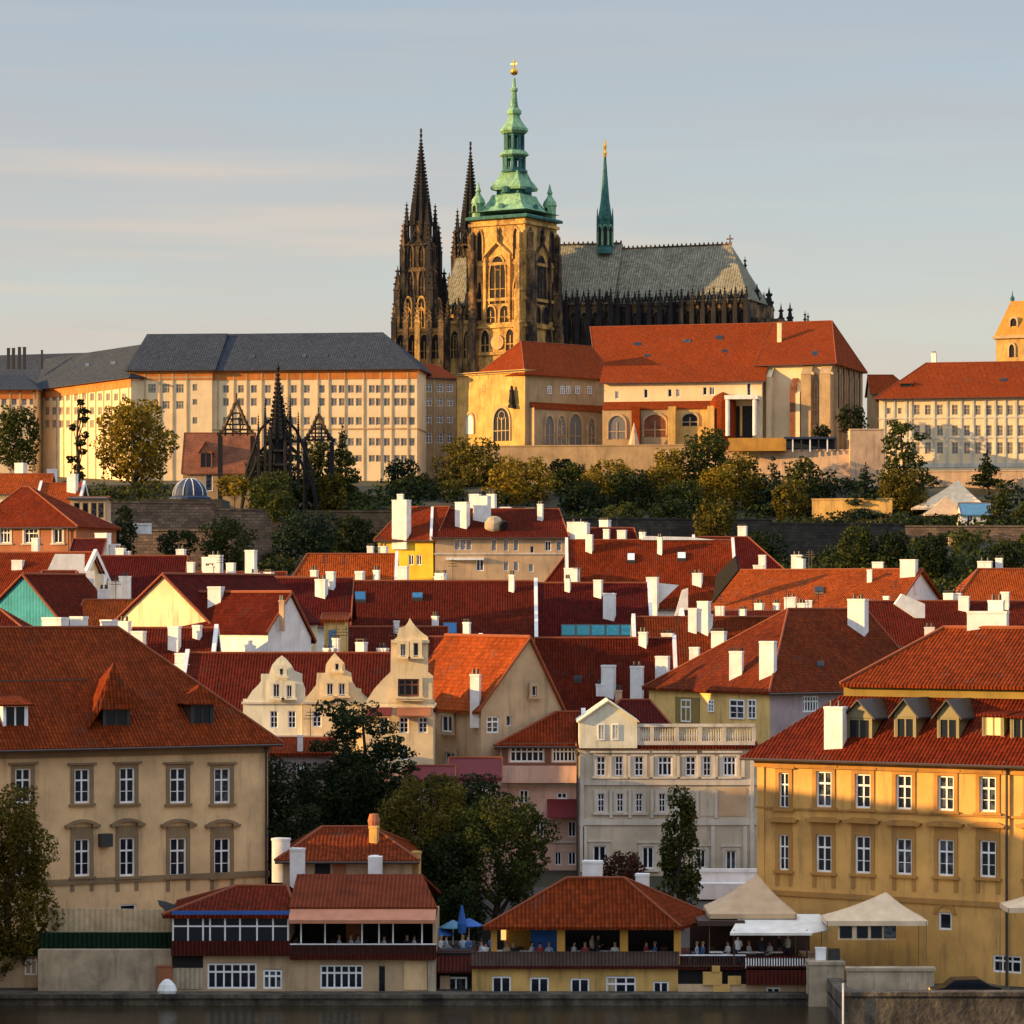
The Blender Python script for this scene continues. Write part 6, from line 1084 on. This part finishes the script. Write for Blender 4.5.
# west towers
def westtower(px,Y,tip,s):
    X=cx(px,Y+4); z=lambda py: zat(py,Y+4)-G0; m=Y/F
    def a(p): return p*m
    b=MB(); w1=a(17)*s; b.box(-w1,w1,-w1,w1,0,z(300)); w2=a(14)*s; b.box(-w2,w2,-w2,w2,z(300),z(243+ (tip-135)*.5)); b.lathe([(a(10.5)*s,z(245+(tip-135)*.5)),(a(10.5)*s,z(222+(tip-135)*.5))],8,ph=R(22.5))
    for py in(340,322,300,272,246): b.box(-w1-.3,w1+.3,-w1-.3,w1+.3,z(py)-.25,z(py)+.25) if py>=300 else b.box(-w2-.25,w2+.25,-w2-.25,w2+.25,z(py)-.22,z(py)+.22)
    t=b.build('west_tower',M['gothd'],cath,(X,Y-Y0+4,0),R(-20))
    q=MB(); z0=z(226+(tip-135)*.5); spire(q,0,0,z0,a(10)*s,z(tip),8,26); q.build('spire',M['blackstone'],t)
    q=MB(); q.tube((0,0,z(tip)+.6),(0,0,z(tip)+1.5),.3,n=6); q.build('finial',M['gothd'],t)
    for i,(dx,dy) in enumerate([(sx*f_,sy*f_) for sx in(-1,1) for sy in(-1,1) for f_ in(1,)]):
        for (rr,zb_,zt_,tp,w_) in((w1+.5,0,292,266,1.5),(w2+.2,300,252,222,1.25),(a(10)*s+.4,256,226,202,1.0)):
            q=MB(); k_=(tip-135)*.5; pinn(q,dx*rr,dy*rr,z(zb_) if zb_ else 0,z(zt_+k_),w_,z(tp+k_)); q.build('pinnacle',M['blackstone' if zt_<250 or dx>0 else 'gothd'],t)
    for rz,ux,uy in((0,0,-1),(math.pi/2,1,0),(-math.pi/2,-1,0)):
        for s_ in(-.45,.45):
            for (wz,hh,ww,yb,mm) in((w1,6.5,1.5,338,'goth,black'),(w1,4.4,1.5,318,'goth,black'),(w2,5.8,1.3,297,'gothd,black'),(w2,5.0,1.2,268,'gothd,black')):
                gwin(t,ux*(wz+.1)+(s_*wz if rz==0 else 0),z(yb),ww,hh,mm,y=uy*(wz+.1)+(0 if rz==0 else s_*wz),rz=rz,mull=1)
        for dd in(-1,0,1):
            q=MB(); q.box(-.3,.3,-.8,.2,0,z(306)); q.lathe([(.5,z(306)),(.05,z(293))],4,(0,-.3),R(45)); q.build('shaft',M['gothd'],t,(ux*(w1)+(dd*w1*.9 if rz==0 else 0),uy*w1+(0 if rz==0 else dd*w1*.9),0),rz)
        q=MB(); z1=z(246)
        for s2 in(-1,1): q.tube((s2*2.2,-.3,z1-1),(0,-.3,z1+3.6),.22,n=4)
        q.build('gable',M['blackstone'],t,(ux*w2,uy*w2,0),rz)
    for ang in range(8):
        q=MB(); zq=z(226+(tip-135)*.5); A=R(22.5+45*ang); rr=a(10)*s
        pinn(q,rr*math.cos(A),rr*math.sin(A),zq-3,zq+.5,.6,zq+5.5); q.build('pinnacle',M['blackstone'],t)
    return t
westtower(421,724,135,.93); westtower(470.5,752,148,.85)
# nave roof and walls
def cpart(fr,mb,name,mats,parent=cath): o=mb.build(name,mats,parent,(fr.P.x-P0.x,fr.P.y-Y0,0),fr.ang); return o
def slope_roof(px0,px1,Ya,Yb,eave,ridge,D,mat,hipl=None,hipr=None,name='nave_roof'):
    fr=Fr((px0,px1),(Ya,Yb),G0); zE=fr.hz(eave); zR=fr.hz(ridge,px0,D/2); rb=MB()
    roofside(rb,fr.W,D,zE,zR,None if hipl is None else fr.hx(hipl,D/2),None if hipr is None else fr.hx(hipr,D/2),.4,ridge=False); o=cpart(fr,rb,name,[M[mat],M['ridge']])
    q=MB(); x0=0 if hipl is None else fr.hx(hipl,D/2); x1=fr.W if hipr is None else fr.hx(hipr,D/2); n=int((x1-x0)/1.1)
    for i in range(n+1): x=x0+(x1-x0)*i/n; q.lathe([(.2,zR),(.28,zR+.5),(.03,zR+.95)],4,(x,D/2),R(45))
    q.box(x0,x1,D/2-.08,D/2+.08,zR,zR+.35); cpart(fr,q,'roof_crest',M['gothd']); return fr,zE,zR
def gothwall(fr,zE,bays,mats,zb,h_,w_,parapet=True,pin=6.,D=18):
    b=MB(); b.box(0,fr.W,0,D,0,zE-.2); b.box(-.2,fr.W+.2,-.35,0,zE-1.0,zE+.1); wl=cpart(fr,b,'nave_wall',M[mats]); st=fr.W/bays
    for i in range(bays):
        gwin(wl,(i+.5)*st,zb,w_,h_,mats+',black',y=-.05,mull=2)
        q=MB(); 
        for s2 in(-1,1): q.tube((s2*st*.32,-.4,zE-1.2),(0,-.4,zE+1.6),.16,n=4)
        q.lathe([(.25,zE+1.4),(.03,zE+2.6)],4,(0,-.4)); q.build('gablet',M['blackstone'],wl,((i+.5)*st,0,0))
    for i in range(bays+1):
        q=MB(); q.box(-.55,.55,-1.9,0,0,zE-2); pinn(q,0,-1.3,0,zE-.6,.8,zE+pin*.5); q.build('buttress',M['blackstone' if mats=='gothd' else ('gothd' if i%2 else mats)],wl,(i*st,0,0))
    if parapet:
        q=MB(); n=int(fr.W/.8)
        for i in range(n): q.box(i*fr.W/n,i*fr.W/n+.4,-.45,-.2,zE,zE+1.0)
        q.build('parapet',M['blackstone'],wl)
    return wl
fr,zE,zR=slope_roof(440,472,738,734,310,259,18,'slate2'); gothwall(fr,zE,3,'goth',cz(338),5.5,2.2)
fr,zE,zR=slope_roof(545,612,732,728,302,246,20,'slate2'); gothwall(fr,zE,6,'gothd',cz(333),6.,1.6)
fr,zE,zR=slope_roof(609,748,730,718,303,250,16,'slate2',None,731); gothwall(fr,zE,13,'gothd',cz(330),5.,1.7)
q=MB(); x=fr.hx(730,10); q.tube((x,10,zR),(x,10,zR+2.6),.15); q.box(x-.8,x+.8,9.9,10.1,zR+1.5,zR+1.8); q.lathe([(.1,zR),(.5,zR+.5),(.1,zR+1)],6,(x,10)); cpart(fr,q,'cross',M['gothd'])
# transept roof seam
f2=Fr((600,612),(716,716),G0); rb=MB(); zt=f2.hz(254,606,14); 
# south aisle and porch between the towers
f3=Fr((436,474),(724,722),G0); b=MB(); zA=f3.hz(322); b.box(0,f3.W,0,12,0,zA); b.box(-.2,f3.W+.2,-.4,0,zA-.6,zA+.2); wl=cpart(f3,b,'aisle_wall',M['goth'])
for i in range(3): gwin(wl,(i+.5)*f3.W/3,cz(356),1.9,6.4,'goth,black',y=-.05,mull=2)
for i in range(4): q=MB(); pinn(q,0,-1.,0,zA+.5,1.1,zA+5); q.build('buttress',M['gothd'],wl,(i*f3.W/3,0,0))
f3=Fr((395,442),(722,720),G0); b=MB(); zA=f3.hz(330); b.box(0,f3.W,0,10,0,zA); b.box(-.2,f3.W+.2,-.4,0,zA-.6,zA+.2); wl=cpart(f3,b,'west_front_base',M['goth'])
for i in range(4): gwin(wl,(i+.5)*f3.W/4,cz(357),2.,5.6,'goth,black',y=-.05,mull=1)
for i in range(5): q=MB(); pinn(q,0,-1.,0,zA+1.5,1.2,zA+7); q.build('buttress',M['gothd' if i!=2 else 'goth'],wl,(i*f3.W/4,0,0))
# fleche over the crossing
Yf=737.; z=lambda py: zat(py,Yf)-G0; m=Yf/F; q=MB(); q.lathe([(8*m,z(254)),(8*m,z(250)),(7.3*m,z(248)),(7.3*m,z(222)),(8.6*m,z(219)),(8*m,z(216))],8,ph=R(22.5)); fl=q.build('crossing_spire',M['copperd'],cath,(cx(605,Yf),Yf-Y0,0))
q=MB(); q.lathe([(7.2*m,z(217)),(4.6*m,z(200)),(2.6*m,z(175)),(1.2*m,z(157))],8,ph=R(22.5)); q.build('spire',M['copperd'],fl)
for i in range(8):
    a=R(45*i); gwin(fl,7.0*m*math.cos(a),z(246),1.3,4.6,'copper,black',y=7.0*m*math.sin(a),rz=a+math.pi/2,mull=0); q=MB(); c=(8.2*m*math.cos(a+R(22.5)),8.2*m*math.sin(a+R(22.5))); pinn(q,*c,z(232),z(220),.4,z(208)); q.build('pinnacle',M['copperd'],fl)
q=MB(); q.lathe([(.35,z(157)),(.5,z(153)),(.3,z(150)),(.45,z(146)),(.06,z(139))],8); q.build('gilded_finial',M['goldm'],fl)
# apse and its pinnacles
Ya=722.; b=MB(); z=lambda py: zat(py,Ya)-G0
b.lathe([(7.5,0),(7.5,z(304))],10); b.lathe([(11,0),(11,z(318))],10); ap=b.build('apse',M['gothd'],cath,(cx(745,Ya),Ya-Y0+9,0))
for px,tp,w_,dy in((745,256,.9,0),(757,283,1.3,-4),(769,287,1.6,2),(781,303,1.2,6),(790,302,1.2,0),(805,310,.8,10),(808,312,.8,4),(738,262,.8,-2),(764,291,1.2,8)):
    YY=Ya+9+dy; q=MB(); w_*=1.35; zz_=lambda py: zat(py,YY)-G0; pinn(q,0,0,0,zz_(tp+24),w_,zz_(tp)); q.build('pinnacle',M['blackstone'],cath,(cx(px,YY),YY-Y0,0))
for px,tp in((560,294),(575,296),(590,297),(602,297)): pass
# ---------------------------------------------------------------- trees
def leaves(blobs,n,leaf,seed,flat=0.):
    rg=np.random.default_rng(seed); B=np.array(blobs,float); vol=(B[:,3]*B[:,4]+B[:,4]*B[:,5]+B[:,3]*B[:,5]); pi=rg.choice(len(B),n,p=vol/vol.sum())
    d=rg.normal(size=(n,3)); d/=np.linalg.norm(d,axis=1)[:,None]; r=.62+.42*rg.random(n)**.7
    lump=1+.16*np.sin(d[:,0]*5+pi)+.16*np.sin(d[:,2]*6+pi*1.7)
    c=B[pi,:3]+d*B[pi,3:6]*(r*lump)[:,None]
    nn=d*.7+rg.normal(size=(n,3))*.6; nn[:,2]+=flat; nn/=np.linalg.norm(nn,axis=1)[:,None]
    a=np.cross(nn,rg.normal(size=(n,3))); a/=np.linalg.norm(a,axis=1)[:,None]; b=np.cross(nn,a); s=leaf*(.5+.8*rg.random(n))[:,None]
    V=np.stack([c-a*s*.5-b*s*.35,c+a*s*.5-b*s*.3,c+a*s*.42+b*s*.38,c-a*s*.4+b*s*.35],1).reshape(-1,3)
    me=bpy.data.meshes.new('crown'); me.vertices.add(4*n); me.vertices.foreach_set('co',V.ravel()); me.loops.add(4*n); me.loops.foreach_set('vertex_index',np.arange(4*n)); me.polygons.add(n); me.polygons.foreach_set('loop_start',np.arange(0,4*n,4)); me.polygons.foreach_set('loop_total',np.full(n,4)); me.update(); me.validate(); return me
def blobs_for(kind,W,H,seed):
    r=random.Random(seed); L_=[]
    if kind=='broad':
        n=30
        for i in range(n):
            a=i*2.399+r.uniform(-.5,.5); t=-.92+1.86*(i+.5)/n; rad=math.sqrt(max(0,1-t*t*.9))*r.uniform(.5,.84); s=r.uniform(.18,.34)
            L_.append((rad*W/2*math.cos(a),rad*W/2*math.sin(a),H/2+t*H/2*.82,W/2*s,W/2*s,H/2*s*.8))
        L_.append((0,0,H*.5,W*.28,W*.28,H*.34))
    elif kind=='conifer':
        n=9
        for i in range(n):
            t=i/(n-1); z=H*(.06+.9*t); rad=W/2*(1-t)**.8+W*.04
            for k in range(5 if t<.7 else 2):
                a=r.uniform(0,6.28); q=rad*r.uniform(.45,.7); L_.append((q*math.cos(a),q*math.sin(a),z+r.uniform(-.03,.03)*H,rad*.5+.1,rad*.5+.1,H*.045))
        L_.append((0,0,H*.5,W*.12,W*.12,H*.45))
    elif kind=='pine':
        for i in range(26):
            t=(i+.5)/26; a=i*2.4+r.uniform(-.6,.6); q=W/2*r.uniform(.25,.72)*(1-.45*abs(t-.35)); L_.append((q*math.cos(a),q*math.sin(a),H*(.04+.92*t),W*r.uniform(.13,.22)*(1-.45*t),W*.18*(1-.4*t),H*r.uniform(.04,.075)))
    elif kind=='sparse':
        for i in range(11):
            t=i/10; a=r.uniform(0,6.28); q=W/2*r.uniform(.25,.75)*(1-.6*t); L_.append((q*math.cos(a),q*math.sin(a),H*(.03+.94*t),W*r.uniform(.09,.17),W*.12,H*.04))
    elif kind=='column':
        for i in range(30):
            t=(i+.5)/30; w_=W/2*(.95-.4*t); a=r.uniform(0,6.28); L_.append((w_*.5*math.cos(a),w_*.5*math.sin(a),H*(.05+.9*t),w_*.45,w_*.45,H*.10))
    elif kind=='umbrella':
        for i in range(10): a=r.uniform(0,6.28); q=W/2*r.uniform(.1,.8); L_.append((q*math.cos(a),q*math.sin(a),H*r.uniform(.84,.97),W*.16,W*.16,H*.07))
        for i in range(6): a=r.uniform(0,6.28); q=W/2*r.uniform(.1,.5); L_.append((q*math.cos(a),q*math.sin(a),H*r.uniform(.3,.7),W*.13,W*.13,H*.08))
    return L_
tseed=[10]
def tree(name,label,px0,px1,pt,pb,Y,kind,lm,leafpx=3.2,dens=5.5,cat='tree',group=None):
    tseed[0]+=1; sd_=tseed[0]; xm=((px0+px1)/2-512)/F*Y; g=gz(xm,Y); W=(px1-px0)*Y/F; zt=zat(pt,Y); zb=zat(pb,Y); H=zt-zb
    root=empty(name,(xm,Y,min(g,zb)-.3),0,label,cat,group); z0=zb-root.location.z
    bl=[(x,y,z+z0,a,b_,c_) for x,y,z,a,b_,c_ in blobs_for(kind,W,H,sd_)]
    leaf=leafpx*Y/F; n=int(dens*(px1-px0)*(pb-pt)/(leafpx**2)*{'pine':.75,'sparse':.4,'umbrella':.7}.get(kind,1.)); n=max(300,min(n,42000))
    me=leaves(bl,n,leaf,sd_,.3 if kind in('conifer','pine','sparse') else 0); me.materials.append(M[lm]); link('crown',me,root)
    b=MB(); tr=max(.12,.028*H+.05); top=z0+H*(.92 if kind in('conifer','sparse','pine','column') else .62); r=random.Random(sd_); p=Vector((0,0,-1)); n_=5; pts=[p]
    for i in range(1,n_+1): pts.append(Vector((r.uniform(-.03,.03)*W,r.uniform(-.03,.03)*W,-1+(top+1)*i/n_)))
    for i in range(n_): b.tube(pts[i],pts[i+1],tr*(1-.8*i/n_),tr*(1-.8*(i+1)/n_),8)
    for q in bl[:12]:
        zs=max(z0*.8,q[2]-.25*H); zs=min(zs,top*.95); st=Vector((0,0,zs)); b.tube(st,Vector(q[:3]),tr*.35,tr*.1,5)
    b.build('trunk',M['bark'],root); return root
for a in [
 ('broad_tree','dark green tree clump at the left edge before the castle wing',-14,48,405,472,590,'broad','lf_green'),
 ('pine_tree','thin sparse dark pine left of the big olive tree',60,96,400,486,585,'sparse','lf_dark'),
 ('broad_tree','big olive yellow tree in front of the sunlit castle wing',91,181,394,488,588,'broad','lf_yellow'),
 ('conifer_tree','dark green conifer right beside the gothic spire',322,362,424,500,552,'conifer','lf_green'),
 ('broad_tree','dark olive tree under the right openwork gable',296,338,436,512,556,'broad','lf_green'),
 ('broad_tree','small dark blue green tree at the foot of the castle wing',383,421,456,496,598,'broad','lf_blue'),
 ('broad_tree','large round olive dark tree below the gold corner house',426,513,433,508,596,'broad','lf_olive'),
 ('broad_tree','yellow olive spreading tree below the gothic arcade',484,560,453,518,575,'broad','lf_yellow'),
 ('broad_tree','dark tree between the yellow olive tree and the turret',545,600,460,520,582,'broad','lf_green'),
 ('broad_tree','yellow green tree below the peach turret',580,640,455,515,572,'broad','lf_yellow'),
 ('broad_tree','low dark bushy tree below the olive green one',560,612,480,530,560,'broad','lf_dark'),
 ('broad_tree','yellow leaved small tree right of the peach turret',637,682,462,520,575,'broad','lf_yellow'),
 ('broad_tree','upright dark green tree in front of the ochre terrace',672,738,424,500,588,'broad','lf_green'),
 ('broad_tree','dark tree filling the grove left of the yellowish low tree',600,660,466,532,566,'broad','lf_dark'),
 ('broad_tree','dark green tree in the grove right of the yellow leaved one',655,712,478,534,560,'broad','lf_green'),
 ('broad_tree','olive tree between the round tree and the pointed conifer',738,775,470,530,566,'broad','lf_olive'),
 ('conifer_tree','tall dark conifer directly behind the gothic spire',250,312,388,520,560,'conifer','lf_dark'),
 ('broad_tree','dark tree at the foot of the gothic spire',240,300,452,520,552,'broad','lf_dark'),
 ('broad_tree','dark tree between the castle wing foot and the large round tree',395,440,470,512,588,'broad','lf_dark'),
 ('shrub','yellow green bush left of the large round tree',430,470,478,512,580,'broad','lf_olive'),
 ('broad_tree','yellowish tree low in the middle of the hillside grove',695,745,462,528,565,'broad','lf_yellow'),
 ('broad_tree','round olive tree right of the upright dark green tree',715,765,452,520,580,'broad','lf_olive'),
 ('conifer_tree','pointed conifer against the peach wall',752,795,457,528,562,'conifer','lf_blue'),
 ('conifer_tree','dark conifer at the right end of the peach wall',790,826,468,526,560,'conifer','lf_dark'),
 ('pine_tree','layered pine left of the tall dark pine at the right',845,884,462,520,548,'conifer','lf_blue'),
 ('pine_tree','tall dark pine before the left corner of the cream palace',868,938,418,510,560,'pine','lf_green'),
 ('broad_tree','shrubby foliage at the foot of the tall dark pine',872,930,468,520,556,'broad','lf_olive'),
 ('conifer_tree','small dark tree against the cream palace wall',972,1003,449,486,583,'conifer','lf_dark'),
 ('conifer_tree','narrow dark tree at the right edge beside the blue roof',984,1017,478,526,538,'conifer','lf_green'),
 ('broad_tree','green tree at the far right edge of the hillside',1008,1045,500,540,536,'broad','lf_green'),
 ('shrub','yellow green bush in front of the rust red garden building',214,255,474,498,540,'broad','lf_yellow'),
 ('broad_tree','bright green bush below the brown stone wall',195,258,515,575,440,'broad','lf_green'),
 ('broad_tree','dark blue green thicket under the castle wing',268,345,508,560,455,'broad','lf_blue'),
 ('broad_tree','dark thicket between the thicket and the bright yellow house',325,378,512,560,465,'broad','lf_dark'),
 ('broad_tree','yellow green tree at the foot of the gothic spire right side',312,350,470,520,548,'broad','lf_olive'),
 ('shrub','light green bush on the brown stone wall right of the dome tent',262,300,490,525,470,'broad','lf_green'),
 ('broad_tree','dark green tree growing up in front of the gothic spire foot',246,300,468,522,530,'broad','lf_green'),
 ('broad_tree','tall green tree breaking the dark stone wall line in the centre',690,738,496,556,468,'broad','lf_olive'),
 ('broad_tree','yellow green tree below the peach wall, left of the sunlit lower wall',770,812,478,528,555,'broad','lf_olive'),
 ('broad_tree','golden tree rising left of the ochre terrace',645,690,446,505,585,'broad','lf_yellow'),
 ('broad_tree','dark green tree rising before the peach wall middle',782,822,455,505,575,'broad','lf_green'),
 ('shrub','clipped dark hedge bush on the hill terrace',155,200,528,560,436,'broad','lf_dark'),
 ('shrub','dark bush behind the glazed beige pavilion',108,140,515,560,438,'broad','lf_dark'),
 ('shrub','small dark bush on the brown stone terrace',115,135,505,522,462,'broad','lf_dark'),
 ('broad_tree','olive green shrub behind the long orange roof',833,878,524,572,460,'broad','lf_green'),
 ('broad_tree','dark shrub right of the olive shrub behind the orange roof',870,915,528,575,458,'broad','lf_dark'),
 ('broad_tree','dark green shrub behind the white gable',912,955,530,580,455,'broad','lf_dark'),
 ('broad_tree','dark bush on the slope at the right edge',985,1030,540,575,455,'broad','lf_dark'),
 ('broad_tree','dark bush against the dark stone wall in the centre',735,790,530,575,462,'broad','lf_dark'),
 ('broad_tree','green bush in the grove behind the ochre wall',640,700,498,540,520,'broad','lf_dark'),
 ('broad_tree','dark green bush left of the centre grove',600,648,500,535,530,'broad','lf_green'),
 ('shrub','low dark bush by the arcade retaining wall',545,575,458,480,600,'broad','lf_dark'),
 ('shrub','round dark bush in front of the great hall',812,832,424,440,600,'broad','lf_dark'),
 ('broad_tree','dark ivy covered bush at the side of the great hall',836,868,404,436,602,'broad','lf_dark'),
 ]: tree(*a,leafpx=2.3,dens=6.5)
for a in [
 ('broad_tree','tree with yellow green leaves at the left edge by the water',-50,64,780,990,197,'broad','lf_olive'),
 ('broad_tree','big dark tree in front of the pair of ornate gables',226,345,752,915,217,'broad','lf_dark'),
 ('broad_tree','dark tree in the middle of the tree group behind the orange low roof',300,410,738,880,221,'broad','lf_dark'),
 ('broad_tree','dark low tree between the two large olive and green trees',405,480,835,935,211,'broad','lf_dark'),
 ('pine_tree','tall dark tree with open branches before the attic tower',285,440,700,840,223,'pine','lf_dark'),
 ('broad_tree','large olive tree behind the ribbed restaurant roof',372,478,765,915,215,'broad','lf_olive'),
 ('broad_tree','large dark green tree left of the amber terrace restaurant',440,556,790,915,212,'broad','lf_green'),
 ('broad_tree','dark upper tree behind the two large olive trees',395,520,772,850,222,'broad','lf_dark'),
 ('broad_tree','red brown small tree behind the amber terrace roof',596,648,850,892,214,'broad','lf_red'),
 ('column_tree','slender dark green tree before the grey cream facade',652,708,788,900,218,'column','lf_green'),
 ('umbrella_tree','flat topped dark ornamental tree beside the ochre palace',784,838,882,945,203,'umbrella','lf_dark'),
 ('broad_tree','dark undergrowth tree between the restaurants',430,490,880,950,206,'broad','lf_dark'),
 ]: tree(*a,leafpx=2.5,dens=7.)
# dense low undergrowth on the hillside (nobody could count it)
def undergrowth(label,px0,px1,Ya,Yb,n,lm,hh,seed):
    rg=random.Random(seed); bl=[]
    for i in range(n):
        Y=rg.uniform(Ya,Yb); x=(rg.uniform(px0,px1)-512)/F*Y; s=rg.uniform(.7,1.6)*hh; bl.append((x,Y,gz(x,Y)+s*.35,s*1.3,s*1.1,s*.8))
    me=leaves(bl,min(60000,n*150),.55,seed); me.materials.append(M[lm]); o=link('undergrowth',me,None); tag(o,label,'undergrowth',kind='stuff')
undergrowth('dark low shrubs covering the slope under the castle',380,1050,505,592,200,'lf_dark',1.7,5)
undergrowth('green low shrubs covering the lower slope behind the roofs',90,1060,430,500,380,'lf_green',1.7,6)
undergrowth('olive low shrubs on the slope left of the gothic spire',-40,400,520,585,150,'lf_green',1.8,7)

undergrowth('dark green bushes growing up against the dark stone walls behind the orange roofs',560,1050,452,467,90,'lf_green',2.7,8)
undergrowth('dark bushes growing against the brown stone walls left of the yellow house',110,380,452,466,42,'lf_dark',2.4,9)
